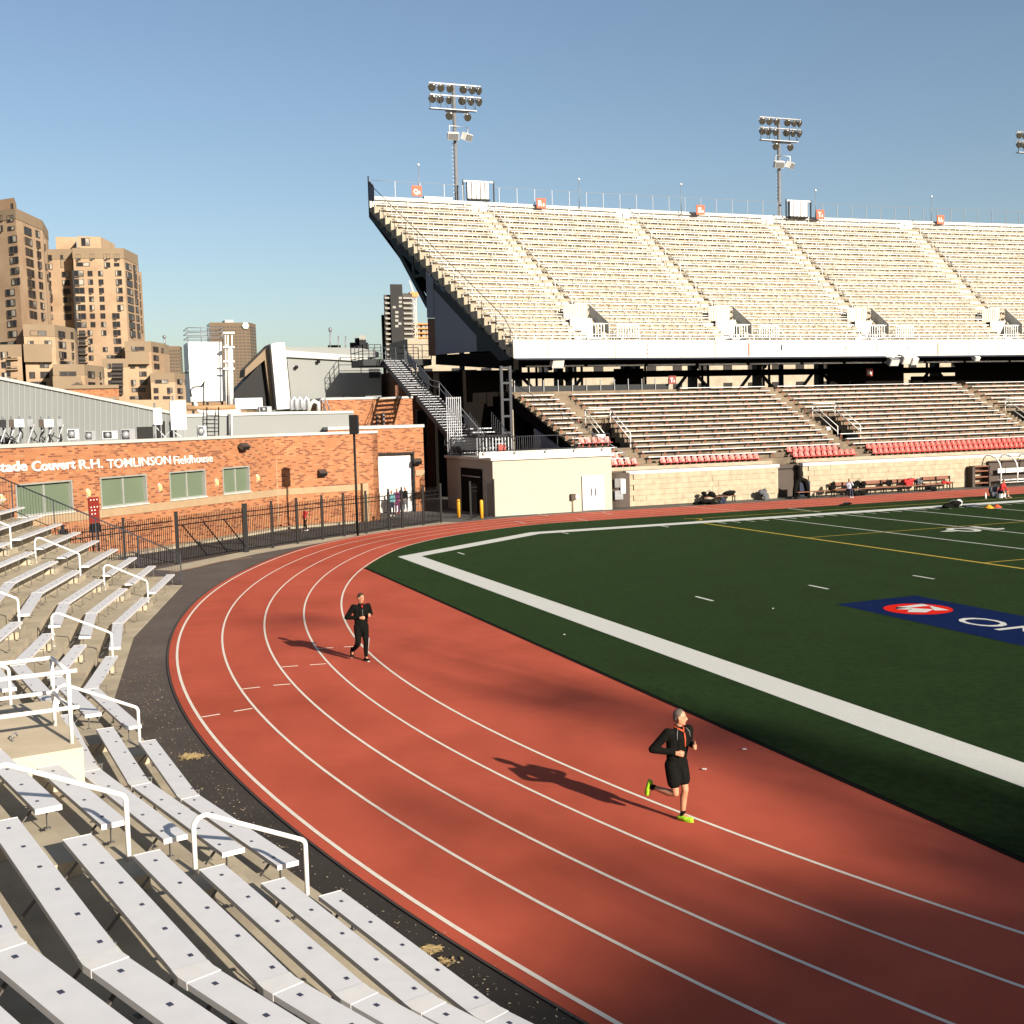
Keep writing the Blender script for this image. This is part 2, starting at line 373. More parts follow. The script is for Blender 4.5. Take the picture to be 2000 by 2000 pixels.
# ------------------------------------------------------------------ ground, track, field
b = MB(); b.face([(-1500, -600, -.03), (1800, -600, -.03), (1800, 2500, -.03), (-1500, 2500, -.03)])
tag(b.build('ground', 'ground'), 'flat city ground reaching the horizon', kind='structure')
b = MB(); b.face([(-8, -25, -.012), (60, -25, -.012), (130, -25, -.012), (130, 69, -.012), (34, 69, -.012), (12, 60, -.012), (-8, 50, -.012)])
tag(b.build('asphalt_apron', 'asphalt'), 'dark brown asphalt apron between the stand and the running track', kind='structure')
b = MB(); b.face([(-30, 48, -.016), (34, 48, -.016), (34, 110, -.016), (-30, 110, -.016)])
tag(b.build('alley', 'road_grey'), 'grey paved alley between the black fence and the brick fieldhouse', kind='structure')
TY = 27.0                                   # long axis of the oval
def track_line(inset, step=2.0):
    """a lane line, inset from the outer one: big apex arc, tighter arc, straight (upper half mirrored)"""
    r1, r2 = 57.5 - inset, 23.9 - inset; c1 = (59.9, TY); c2 = (59.9 - 33.6 * math.cos(R(30)), TY + 33.6 * math.sin(R(30)))
    up = []
    for k in range(0, 31): a = R(k); up.append((c1[0] - r1 * math.cos(a), c1[1] + r1 * math.sin(a)))
    for k in range(32, 91, 2): a = R(k); up.append((c2[0] - r2 * math.cos(a), c2[1] + r2 * math.sin(a)))
    x = c2[0]
    while x < 128: x += 8; up.append((x, c2[1] + r2))
    dn = [(x, 2 * TY - y) for x, y in up[1:]][::-1]
    return dn + up
outer = track_line(-.18)
b = MB(); b.face([(x, y, 0) for x, y in outer])
track = tag(b.build('running_track', 'track_red'), 'brick red rubber running track bending round the end zone', kind='structure')
W = [.065, .055, .055, .055, .06]
for k in range(5):
    a = track_line(1.22 * k); c = track_line(1.22 * k + W[k]); b = MB()
    b.strip([(x, y, .004) for x, y in a], [(x, y, .004) for x, y in c])
    b.build('lane_line', 'line_white', track)
a = track_line(-.20); c = track_line(-.235); b = MB()
b.strip([(x, y, .012) for x, y in a], [(x, y, .012) for x, y in c]); b.build('edge_strip', 'brown_door', track)
sc = 3.864
for x0, y0, x1, y1 in [(360, 1550, 500, 1527), (605, 1507, 745, 1484), (668, 1338, 803, 1323), (902, 1310, 1032, 1300), (968, 1171, 1088, 1162), (1180, 1155, 1302, 1147), (1240, 1032, 1355, 1025), (1437, 1020, 1550, 1015)]:
    p, q = gz(300 + x0 / sc, 1000 + y0 / sc), gz(300 + x1 / sc, 1000 + y1 / sc)
    b = MB(); b.beam((p.x, p.y, .008), (q.x, q.y, .008), .045, .003); b.build('lane_mark', 'line_white', track)
for p, q in [((1327, 988), (1445, 998)), ((1051, 1004.5), (1060, 1006)), ((1062, 1006), (1070, 1007.5)), ((1176, 1001), (1184, 1002.5)), ((1186, 1003), (1194, 1004.5)), ((1125, 1013), (1148, 1017)), ((1005, 1018), (1026, 1022))]:
    p, q = gz(*p), gz(*q)
    b = MB(); b.beam((p.x, p.y, .008), (q.x, q.y, .008), .06, .003); b.build('lane_mark', 'line_white', track)
# turf: straight edge along the end, then following the inner lane line
inn = [(x, y) for x, y in track_line(5.0)]
up = [(x, y) for x, y in inn if y > TY and x >= 11.8]
TX = 11.8
i0 = next(i for i in range(len(inn)) if inn[i][1] > TY and inn[i][0] > TX)
(xa, ya), (xb, yb) = inn[i0 - 1], inn[i0]; yj = ya + (yb - ya) * (TX - xa) / (xb - xa)
upl = [(TX, yj)] + [(x, min(y, 62.15)) for x, y in inn[i0:]]
turf_poly = [(x, 2 * TY - y) for x, y in upl][::-1] + upl
b = MB(); b.face([(x, y, .014) for x, y in turf_poly])
turf = tag(b.build('football_field', 'turf'), 'dark green artificial turf football field with white and yellow lines', kind='structure')
b = MB(); b.strip([(x, y, .014) for x, y in turf_poly], [(x, y, -.01) for x, y in turf_poly]); b.build('turf_edge', 'soffit', turf)
b = MB(); b.beam((TX - .06, 2 * TY - yj, .006), (TX - .06, yj, .006), .10, .006); b.build('drain_edge', 'soffit', turf)
ZF, XG, YS = .019, 33.14, 56.75
def mark(name, poly, m, z=ZF):
    bb = MB(); bb.face([(x, y, z) for x, y in poly]); return bb.build(name, m, turf)
mark('end_line', [(14.03, -8), (15.01, -8), (15.01, 50.55), (14.03, 50.99)], 'line_field')
mark('corner_line', [(14.03, 50.99), (15.01, 50.55), (23.38, 56.75), (23.22, 57.77)], 'line_field')
mark('side_line', [(23.22, 57.77), (23.38, 56.75), (130, 56.75), (130, 58.1)], 'line_field')
for n in range(1, 16):
    x = XG + n * 5 * .9144; mark('yard_line', [(x - .06, -2), (x + .06, -2), (x + .06, YS - .05), (x - .06, YS - .05)], 'line_field')
for n in range(1, 45):
    if n % 5 == 0: continue
    x = XG + n * .9144; mark('hash_mark', [(x - .05, YS - 1.0), (x + .05, YS - 1.0), (x + .05, YS - .03), (x - .05, YS - .03)], 'line_field')
for x, y in ((16.9, 51.0), (24.6, YS - .05), (30.5, YS - .05)):
    mark('hash_mark', [(x - .05, y - .9), (x + .05, y - .9), (x + .05, y), (x - .05, y)], 'line_field')
for x, y in ((19.53, 33.4), (24.15, 33.6), (28.67, 33.65)):
    mark('hash_mark', [(x - .06, y - .55), (x + .06, y - .55), (x + .06, y + .55), (x - .06, y + .55)], 'line_field')
mark('goal_line', [(XG - .09, -2), (XG + .09, -2), (XG + .09, YS - .05), (XG - .09, YS - .05)], 'line_yellow')
for y in (47.05, 35.53): mark('goal_area_line', [(XG + .1, y - .05), (100, y - .05), (100, y + .05), (XG + .1, y + .05)], 'line_yellow', ZF + .004)
mark('touch_line', [(34.2, 59.35), (100, 59.35), (100, 59.46), (34.2, 59.46)], 'line_yellow')
pa = []
for k in range(13):
    a = R(-90 + 15 * k); pa.append((33.6 + .75 * math.cos(a), 59.0 + .75 * math.sin(a)))
b = MB(); b.strip([(x, y, ZF) for x, y in pa], [(33.6 + (x - 33.6) * .85, 59 + (y - 59) * .85, ZF) for x, y in pa]); b.build('corner_arc', 'line_yellow', turf)
mark('short_line', [(42.2, 58.5), (42.32, 58.5), (42.42, 62.0), (42.3, 62.0)], 'line_field')
# "10" with its direction arrow, read from the far side
ell = lambda cx, cy, rx, ry, n=20: [(cx + rx * math.cos(2 * math.pi * k / n), cy + ry * math.sin(2 * math.pi * k / n)) for k in range(n + 1)]
o1, o2 = ell(41.35, 45.65, .68, .98), ell(41.35, 45.65, .36, .62)
b = MB(); b.strip([(x, y, ZF + .004) for x, y in o1], [(x, y, ZF + .004) for x, y in o2]); b.build('yard_number', 'line_field', turf)
mark('yard_number', [(42.55, 46.65), (42.95, 46.65), (42.95, 45.2), (43.4, 45.2), (43.1, 44.75), (42.55, 44.75)], 'line_field', ZF + .004)
mark('yard_arrow', [(39.85, 45.6), (40.55, 45.9), (40.55, 45.2)], 'line_field', ZF + .004)
# sponsor panel on the turf: blue field, red disc with a white winged letter, white serif letters
pan = mark('painted_panel', [(22.45, 30.3), (25.62, 30.45), (25.6, 14), (22.4, 14)], 'field_blue', ZF)
mark('painted_disc', ell(23.95, 28.35, 1.0, 1.0, 32)[:-1], 'field_red', ZF + .004)
for poly in ([(23.36, 28.64), (23.62, 28.92), (24.66, 29.0), (24.60, 28.62)], [(24.66, 29.0), (24.60, 28.62), (24.15, 27.86), (24.56, 27.70)], [(23.30, 28.05), (23.72, 27.72), (24.28, 28.05), (23.86, 28.55)], [(23.62, 28.92), (23.36, 28.64), (23.66, 28.30), (23.9, 28.62)]):
    mark('painted_emblem', poly, 'line_field', ZF + .008)
lettering('OM', 1.0, (23.45, 26.45, ZF + .004), (0, -1, 0), (1, 0, 0), 'line_field', turf, width=3.0, height=1.05, extrude=.001, name='painted_letter')
# concrete strip and rusty stain by the gate
b = MB(); P = [(4.5, 51.6), (8.6, 56.3), (11.2, 58.6), (14.2, 60.9), (17.2, 62.9), (19.8, 64.6), (22.3, 66.2)]
b.strip([(x - .9, y + 1.0, -.004) for x, y in P], [(x, y, -.004) for x, y in P]); tag(b.build('pavement', 'concrete'), 'narrow concrete strip along the foot of the black fence', kind='structure')
b = MB(); P = [gz(*q) for q in [(330, 1118), (380, 1108), (430, 1096), (490, 1088)]]
b.strip([(p.x, p.y, .0) for p in P], [(p.x + .06, p.y - .16, .0) for p in P]); tag(b.build('rust_stain', 'pipe_rust'), 'rusty orange painted line on the asphalt before the gate', kind='structure')
# ------------------------------------------------------------------ near stand: concrete tiers, benches, handrails
V2 = Vector
NV = [V2((3.82, 46.9)), V2((1.36, 35.92)), V2((.38, 27.07)), V2((1.57, 18.31)), V2((3.53, 10.19)), V2((6.8, 2.6)), V2((11.3, -4.5))]
NS = len(NV) - 1
TREAD, RISE, ROWS = .72, .34, 14
ST = [(NV[k + 1] - NV[k]).normalized() for k in range(NS)]
SN = [V2((t.y, -t.x)) for t in ST]                       # away from the track
def off_vertex(j, d):
    if j == 0: return NV[0] + SN[0] * d - ST[0] * (d * .27)       # the end of the stand runs back at a slant
    if j == NS: return NV[j] + SN[j - 1] * d
    n = (SN[j - 1] + SN[j]).normalized(); return NV[j] + n * (d / n.dot(SN[j]))
def off_poly(d): return [off_vertex(j, d) for j in range(NS + 1)]
terr = thing('concrete_terrace', (3, 20, 0), 'stepped tan concrete terrace curving round the near bend under the white benches', 'grandstand')
for i in range(ROWS):
    a = off_poly(TREAD * i - .42); c = off_poly(TREAD * i + .34); b = MB(); z0, z1 = max(-.02, RISE * i - .55), RISE * i + .012
    for k in range(NS):
        b.prism([a[k], a[k + 1], c[k + 1], c[k]], z0, z1)
    b.build('tier', 'concrete', terr)
AIS = [V2((2.60, 41.4)), V2((1.03, 31.24)), V2((1.14, 22.52)), V2((2.62, 14.24)), V2((5.3, 6.0))]
AW = .62
stepme = None
for k in range(5):
    for i in range(ROWS - 1):
        if k == 2 and i > 1: continue
        p = AIS[k] + SN[k] * (TREAD * i + .30 - .17); b = MB()
        b.box((p.x, p.y, RISE * i + .096), (AW * 2 - .1, .34, .168), rz=math.atan2(ST[k].y, ST[k].x)); b.build('half_step', 'concrete', terr)
legme = MB()
legme.bb((-.022, -.115, -.35), (.022, -.10, -.06)); legme.beam((0, .24, -.30), (0, .02, -.062), .045, .014); legme.bb((-.022, -.13, -.062), (.022, .13, -.05))
legme.bb((-.04, -.14, -.362), (.04, -.07, -.35))
LEG = legme.mesh('leg', 'bracket')
BOX_Y = 17.25
blocks = ['far end block by the black railing', 'block between farthest and second aisles', 'block beyond the concrete platform', 'block just below the concrete platform', 'block nearest the camera']
def bench(i, piece):
    d = TREAD * i; z = .45 + RISE * i; h = .145
    # polyline with the direction of each end
    if piece == 0: pts = [('e', None), ('a', 0, -1)]
    else: pts = [('a', piece - 1, 1), ('v', piece), ('a', piece, -1)]
    P = []
    for q in pts:
        if q[0] == 'e': P.append((off_vertex(0, d) + ST[0] * .12, [0]))
        elif q[0] == 'v': P.append((off_vertex(q[1], d), [q[1] - 1, q[1]]))
        else: P.append((AIS[q[1]] + SN[q[1]] * d + ST[q[1]] * AW * q[2], [q[1]]))
    if piece == 3 and i in (3, 4):       # cut by the platform
        y = BOX_Y - .05 - .12 * (i - 3); a, c = P[1][0], P[2][0]
        P = [(a + (c - a) * ((y - a.y) / (c.y - a.y)), [3]), P[2]]
    c0 = sum((p[0] for p in P), V2((0, 0))) / len(P)
    if c0.length < 2.2: return
    lab = f'white bench, {nth(i)} row up from the track, {blocks[piece]}'
    t = thing('bleacher_bench', (c0.x, c0.y, RISE * i), lab, 'bench', 'white benches on the near terrace')
    for q in range(len(P) - 1):
        (a, ka), (c, kc) = P[q], P[q + 1]; k = kc[0] if len(kc) == 1 or q == len(P) - 2 else kc[0]
        if len(P) == 3: k = P[1][1][q]
        elif len(P) == 2: k = P[1][1][0]
        n = SN[k]; tt = ST[k]
        def end(p, ks, s):
            if len(ks) == 1: return p + n * (s * h)
            m = (SN[ks[0]] + SN[ks[1]]).normalized(); return p + m * (s * h / m.dot(SN[ks[1]]))
        b = MB(); b.prism([end(a, ka, -1), end(c, kc, -1), end(c, kc, 1), end(a, ka, 1)], z - .055, z)
        L = (c - a).length; nb = max(2, int(L / .62)); ang = math.atan2(tt.y, tt.x)
        for j in range(nb):
            p = a + tt * (.3 + (L - .6) * j / (nb - 1)); b.box((p.x, p.y, z + .002), (.050, .036, .006), rz=ang, m=1)
        b.build('seat', ['aluminium', 'bolt'], t)
        nl = max(2, int(L / 1.25))
        for j in range(nl):
            p = a + tt * (.35 + (L - .7) * j / (nl - 1)); inst('leg', LEG, t, (p.x - c0.x, p.y - c0.y, z - RISE * i), rz=math.atan2(-n.x, n.y))
    if len(P) == 3:
        v = P[1][0]; k1, k2 = P[1][1]; w = .13; b = MB(); hh = h + .004
        m = (SN[k1] + SN[k2]).normalized(); m = m / m.dot(SN[k2])
        b.prism([v - ST[k1] * w - SN[k1] * hh, v - m * hh, v + ST[k2] * w - SN[k2] * hh, v + ST[k2] * w + SN[k2] * hh, v + m * hh, v - ST[k1] * w + SN[k1] * hh], z - .06, z + .004)
        b.build('joint_plate', 'plate_white', t)
    # end caps
    for (p, ks), s in ((P[0], 1), (P[-1], -1)):
        k = ks[-1] if s == 1 else ks[0]
        b = MB(); q = p - ST[k] * (s * .006); b.box((q.x, q.y, z - .0285), (.014, .296, .063), rz=math.atan2(ST[k].y, ST[k].x)); b.build('end_cap', 'plate_white', t)
for piece in range(5):
    for i in range(ROWS):
        bench(i, piece)
# handrails in the aisles
AN = ['farthest aisle', 'second aisle from the far end', 'aisle that ends at the concrete platform', 'nearest aisle']
HN = ['lowest', 'second', 'third', 'fourth']
def arc_pts(p, q, r, rad=.12, n=4):
    """round the corner at q between p and r"""
    u = (p - q).normalized(); w = (r - q).normalized(); th = u.angle(w) / 2; dd = rad / math.tan(th); c = q + (u + w).normalized() * (rad / math.sin(th))
    a = q + u * dd; e = q + w * dd; return [c + ((a - c) * (1 - s) + (e - c) * s).normalized() * rad for s in [j / n for j in range(n + 1)]]
for k in range(4):
    for m_ in range(4):
        if k == 2 and m_ > 1: continue
        d0 = 2.16 * m_ + .02; d1 = d0 + 1.40; i0 = 3 * m_; i1 = i0 + 2
        A = AIS[k] + SN[k] * d0; B_ = AIS[k] + SN[k] * d1
        z0, z1 = RISE * i0 + .01, RISE * i1 + .01
        p0 = Vector((A.x, A.y, z0)); p1 = Vector((A.x, A.y, z0 + .92)); p2 = Vector((B_.x, B_.y, z1 + .92)); p3 = Vector((B_.x, B_.y, z1))
        t = thing('handrail', p0, f'white tubular handrail, {HN[m_]} one in the {AN[k]}', 'handrail', 'white handrails in the terrace aisles')
        b = MB(); b.tube([p0] + arc_pts(p0, p1, p2, .10) + arc_pts(p1, p2, p3, .13) + [p3], .030, 10); b.build('rail', 'white_paint', t)
        for p in (p0, p3):
            b = MB(); b.lathe(p, (0, 0, 1), [(0, .055), (.012, .055), (.02, .035)], 10); b.build('foot', 'white_paint', t)
# raised platform with its guard rail
pl = thing('concrete_platform', (-1.6, 19.2, .7), 'raised tan concrete platform among the near benches with white guard rail on it', 'platform')
n3 = SN[2]; t3 = ST[2]
pc = V2((.1, 17.5)); pd = pc - t3 * 3.4; q2 = pc + n3 * 5.0 + V2((0, -.35)); q3 = pd + n3 * 5.0
b = MB(); b.prism([pc, q2, q3, pd], .6, 1.6); b.build('slab', 'concrete_raw', pl)
b = MB(); b.tube([(-.85, 18.3, 1.6), (-.85, 18.3, 1.68), (-.80, 18.34, 1.72), (-.78, 18.36, 1.66)], .012, 6); b.build('hook', 'galv', pl)
gr = thing('guard_rail', (-.1, 17.8, 1.6), 'white tubular guard rail with corner posts standing on the concrete platform', 'railing')
f0, f1 = Vector((-.04, 17.8, 1.6)), Vector((-.27, 19.0, 1.6)); dl = Vector((n3.x, n3.y, 0)) * 3.6
for j, p in enumerate((f0, f1, f0 + dl * .5, f0 + dl, f1 + dl)):
    b = MB(); b.tube([p, p + Vector((0, 0, 1.07))], .032, 10); b.build('post', 'white_paint', gr)
for z in (1.05, .52):
    u = Vector((0, 0, z)); b = MB()
    b.tube([f0 + u + Vector((.12, .0, 0)), f0 + dl + u], .032, 10); b.build('rail', 'white_paint', gr)
    b = MB(); b.tube([f1 + u, f1 + dl + u], .032, 10); b.build('rail', 'white_paint', gr)
    b = MB(); b.tube([f0 + u, f1 + u], .030, 10); b.build('rail', 'white_paint', gr)
# dark railing along the end of the stand
er = thing('end_railing', (4.09, 47.31, 0), 'dark iron railing with thin balusters climbing the far end of the near terrace', 'railing')
e0 = off_vertex(0, -.35) + V2((.05, .12)); e1 = off_vertex(0, TREAD * 13); nrow = 13.4
def ep(s, z): p = e0.lerp(e1, s); return Vector((p.x, p.y, RISE * 13 * s + z))
b = MB(); b.tube([ep(0, 1.2), ep(1, 1.2)], .026, 8); b.build('top_rail', 'grey_iron', er)
b = MB(); b.tube([ep(0, .08), ep(1, .08)], .018, 6); b.build('bottom_rail', 'grey_iron', er)
bal = MB(); bal.bb((-.007, -.007, .08), (.007, .007, 1.2)); BAL = bal.mesh('baluster', 'grey_iron')
pst = MB(); pst.bb((-.025, -.025, -.02), (.025, .025, 1.2)); PST = pst.mesh('post', 'grey_iron')
nbal = 84
for j in range(nbal + 1):
    p = ep(j / nbal, 0) - Vector((4.09, 47.31, 0))
    if j % 14 == 0: inst('post', PST, er, p)
    else: inst('baluster', BAL, er, p)
# ------------------------------------------------------------------ black fence and gate, bollards, pole, banner
FP = [(-2.2, 47.9), (0.0, 50.0), (2.4, 52.2), (4.76, 54.3), (8.24, 57.42), (9.71, 58.52), (11.21, 59.85), (12.78, 61.1), (14.17, 62.14), (15.61, 62.98), (17.23, 64.18), (18.22, 64.93), (19.76, 65.85), (21.17, 66.86)]
pk = MB(); pk.bb((-.011, -.011, .09), (.011, .011, 2.12)); pk.add([(-.011, -.011, 2.12), (.011, -.011, 2.12), (.011, .011, 2.12), (-.011, .011, 2.12), (0, 0, 2.2)], [(0, 1, 4), (1, 2, 4), (2, 3, 4), (3, 0, 4)])
PK = pk.mesh('picket', 'black_iron')
def fence_run(t, pts, posts, pick=.125, thick=.045, skip=()):
    og = Vector(ORG[t.name])
    for j in range(len(pts) - 1):
        a, c = Vector((*pts[j], 0)), Vector((*pts[j + 1], 0)); d = c - a; L = d.length; d.normalize(); rz = math.atan2(d.y, d.x)
        for z, h in ((1.95, .045), (1.72, .045), (.16, .05)):
            b = MB(); b.beam(a + Vector((0, 0, z)), c + Vector((0, 0, z)), .04, h); b.build('rail', 'black_iron', t)
        n = max(2, round(L / pick))
        for q in range(1, n):
            inst('picket', PK, t, a + d * (L * q / n) - og, rz=rz)
    for j, w in posts:
        b = MB(); b.bb((pts[j][0] - w, pts[j][1] - w, -.02), (pts[j][0] + w, pts[j][1] + w, 2.32)); b.bb((pts[j][0] - w - .012, pts[j][1] - w - .012, 2.32), (pts[j][0] + w + .012, pts[j][1] + w + .012, 2.35)); b.build('post', 'black_iron', t)
t = thing('iron_fence', (*FP[0], 0), 'black iron picket fence left of the sliding gate, behind the near benches', 'fence')
fence_run(t, FP[0:3] + [(4.6, 54.15)], [(0, .04), (1, .07), (2, .05), ])
t = thing('sliding_gate', (*FP[3], 0), 'black iron sliding gate with three diagonal braces in the fence by the track', 'gate')
fence_run(t, [FP[3], FP[4]], [(0, .075), (1, .11)], .11)
a, c = Vector((*FP[3], 0)), Vector((*FP[4], 0))
for s in (.06, .36, .66):
    p = a.lerp(c, s) + Vector((.03, -.03, 1.75)); q = a.lerp(c, s + .34) + Vector((.03, -.03, .18)); b = MB(); b.beam(p, q, .035, .05); b.build('brace', 'black_iron', t)
b = MB(); b.beam(a + Vector((0, 0, .95)), c + Vector((0, 0, .40)), .02, .02); b.build('cable', 'black_iron', t)
t = thing('iron_fence', (*FP[4], 0), 'black iron picket fence along the bend right of the sliding gate', 'fence')
fence_run(t, FP[4:], [(j, .05) for j in range(1, len(FP) - 4)])
t = thing('iron_fence', (23.6, 68.3, 0), 'short black iron fence left of the dark doorway by the cream building', 'fence')
fence_run(t, [(23.3, 67.6), (23.9, 68.0)], [(0, .05)])
t = thing('iron_fence', (24.9, 68.6, 0), 'short tall black iron fence against the corner of the cream building', 'fence')
fence_run(t, [(24.6, 68.35), (25.25, 68.75)], [(0, .04), (1, .05)], .11)
bo = MB(); bo.lathe((0, 0, 0), (0, 0, 1), [(0, .11), (1.05, .11), (1.12, .09), (1.15, .03)], 12)
BO = bo.mesh('bollard', 'bollard_yellow')
for (px, py, z), lab in [((712, 1018, 0), 'yellow steel bollard beside the black speaker pole behind the fence'), ((818, 982, 0), 'yellow steel bollard right of the white garage door'), ((896, 1010, 0), 'yellow steel bollard left of the dark doorway'), ((941, 1012, 0), 'yellow steel bollard right of the dark doorway')]:
    p = gz(px, py); tag(inst('bollard', BO, None, (p.x, p.y, -.01)), lab, 'bollard', 'yellow bollards')
p = gz(699, 1046)
t = thing('speaker_pole', (p.x, p.y, 0), 'tall thin black pole with black loudspeaker box rising behind the fence', 'pole')
b = MB(); b.tube([(p.x, p.y, -.02), (p.x, p.y, 5.5)], .065, 10); b.build('pole', 'black_iron', t)
b = MB(); b.box((p.x - .02, p.y - .02, 6.0), (.42, .38, 1.05), rz=R(-20)); b.build('speaker_box', 'black_iron', t)
b = MB(); b.box((p.x + .06, p.y - .21, 6.0), (.34, .02, .94), rz=R(-20)); b.build('speaker_grille', 'dark_steel', t)
# red notice banner near the fence
q = vp(182, 1010, (-1.0, 51.0), (1.5, 53.4))
A, B_ = Vector((q.x, q.y, 0)), Vector((1, 1, 0)).normalized()
t = thing('notice_banner', (q.x, q.y, 0), 'tall narrow red notice board with pale pictograms behind the terrace end', 'sign')
L1, L2 = vp(172, 972, (-1.0, 51.0), (1.5, 53.4)), vp(192, 972, (-1.0, 51.0), (1.5, 53.4)); zb = vp(182, 1022, (-1.0, 51.0), (1.5, 53.4)).z
dx = (L2 - L1); b = MB(); b.beam(Vector((L1.x, L1.y, (L1.z + zb) / 2)), Vector((L2.x, L2.y, (L1.z + zb) / 2)), .05, L1.z - zb); b.build('board', 'sign_red', t)
b = MB(); b.beam(Vector((L1.x, L1.y, zb - .2)), Vector((L2.x, L2.y, zb - .2)), .05, .38); b.build('plinth', 'black_iron', t)
b = MB(); b.tube([(L1.x + .1, L1.y + .1, 0), (L1.x + .1, L1.y + .1, zb)], .03, 6); b.build('leg', 'black_iron', t)
b = MB(); b.tube([(L2.x - .1, L2.y - .1, 0), (L2.x - .1, L2.y - .1, zb)], .03, 6); b.build('leg', 'black_iron', t)
nn = Vector((dx.y, -dx.x, 0)).normalized() * .03
for fy in (.1, .38, .50, .64):
    for fx in ((.2, .5, .8) if fy < .5 else (.25, .55)):
        p = L1.lerp(L2, fx) + nn; z = L1.z - (L1.z - zb) * fy
        b = MB(); b.beam(Vector((p.x, p.y, z)) - dx * .05, Vector((p.x, p.y, z)) + dx * .05, .01, .05); b.build('pictogram', 'white_paint', t)
# ------------------------------------------------------------------ people
def capsule(b, p, q, r0, r1, n=12):
    p, q = Vector(p), Vector(q); d = q - p; L = d.length
    if L < 1e-6: return
    prof = []
    for k in range(5): a = -math.pi / 2 + math.pi / 2 * k / 4; prof.append((r0 * math.sin(a), max(r0 * math.cos(a), .0008)))
    for k in range(5): a = math.pi / 2 * k / 4; prof.append((L + r1 * math.sin(a), max(r1 * math.cos(a), .0008)))
    b.lathe(p, d, prof, n)
def chain(b, pts, rs):
    for i in range(len(pts) - 1): capsule(b, pts[i], pts[i + 1], rs[i], rs[i + 1])
def remeshed(b, name, m, parent, voxel, smooth=2, mats2=None):
    me = b.mesh(name, m); o = bpy.data.objects.new(name, me); COL.objects.link(o)
    md = o.modifiers.new('r', 'REMESH'); md.mode = 'VOXEL'; md.voxel_size = voxel; md.use_smooth_shade = True
    if smooth: ms = o.modifiers.new('s', 'SMOOTH'); ms.factor = .5; ms.iterations = smooth
    dg = bpy.context.evaluated_depsgraph_get(); dg.update()
    me2 = bpy.data.meshes.new_from_object(o.evaluated_get(dg)); me2.name = name
    o.modifiers.clear(); o.data = me2; bpy.data.meshes.remove(me)
    me2.materials.clear()
    for x in ([m] if isinstance(m, str) else m): me2.materials.append(MATS[x])
    for p in me2.polygons: p.use_smooth = True
    if parent is not None: o.parent = parent
    ORG[o.name] = (0, 0, 0)
    return o
def lerp3(a, c, s): return tuple(a[i] + (c[i] - a[i]) * s for i in range(3))
def hand(b, wrist, elbow, curl=1.0, side=1, thumb_up=False, k=1.0):
    """palm with four unequal curled fingers and a thumb from its side"""
    w = Vector(wrist); d = (w - Vector(elbow)).normalized(); up = Vector((0, 0, 1)); s = d.cross(up).normalized(); u = s.cross(d)
    nrm = s * side                                  # direction the palm's back faces (outwards)
    c = w + d * .055 * k
    chain(b, [w + u * .012 * k, c + d * .02 * k + u * .026 * k], [.024 * k, .017 * k]); chain(b, [w - u * .012 * k, c + d * .02 * k - u * .026 * k], [.024 * k, .016 * k]); chain(b, [w, c + d * .02 * k], [.024 * k, .018 * k])
    for f, (o, L) in enumerate(((.032, .92), (.011, 1.0), (-.011, .95), (-.031, .78))):
        base = w + d * .088 * k + u * o * k
        a = base + (d * .6 - nrm * .6 * curl).normalized() * .034 * L * k
        e = a + (-d * .45 * curl + d * .55 * (1 - curl) - nrm * .8).normalized() * .026 * L * k
        g = e + (-d * 1.0 * curl + d * .8 * (1 - curl) + nrm * .1).normalized() * .018 * L * k
        chain(b, [base, a, e, g], [.0115 * k, .0105 * k, .0095 * k, .0085 * k])
    tb = w + d * .035 * k + u * .030 * k - nrm * .006 * k
    if thumb_up: t1 = tb + (u * .8 + d * .55).normalized() * .036 * k; t2 = t1 + (u * .9 + d * .45).normalized() * .030 * k
    else: t1 = tb + (d * .8 + u * .35 - nrm * .4).normalized() * .036 * k; t2 = t1 + (d * .6 - nrm * .7 - u * .3).normalized() * .028 * k
    chain(b, [tb, t1, t2], [.014 * k, .0115 * k, .0095 * k])
def foot_chain(ankle, toe_dir, tilt=0.0, L=.18):
    a = Vector(ankle); d = Vector(toe_dir).normalized()
    return a, d
def shoe(b, ankle, d, up, L=.27, m=0):
    a = Vector(ankle); d = Vector(d).normalized(); up = Vector(up).normalized(); heel = a - up * .055 - d * .055; toe = heel + d * (L - .07)
    s = d.cross(up)
    for o in (-.022, .022):
        chain(b, [heel + s * o * .6, heel.lerp(toe, .55) + s * o * 1.2, toe + s * o * .7], [.034, .036, .028])
    chain(b, [a + up * .01, heel.lerp(toe, .35) + up * .022], [.040, .036]); chain(b, [heel.lerp(toe, .35) + up * .022, toe], [.036, .026])
def sole(b, ankle, d, up, L=.28):
    a = Vector(ankle); d = Vector(d).normalized(); up = Vector(up).normalized(); s = d.cross(up); c = a - up * .092 + d * .045
    pts = []
    for k in range(16):
        t = 2 * math.pi * k / 16; w = .043 + .008 * math.cos(t); pts.append(c + d * math.cos(t) * L / 2 + s * math.sin(t) * w)
    b.extr(pts, up * .022)
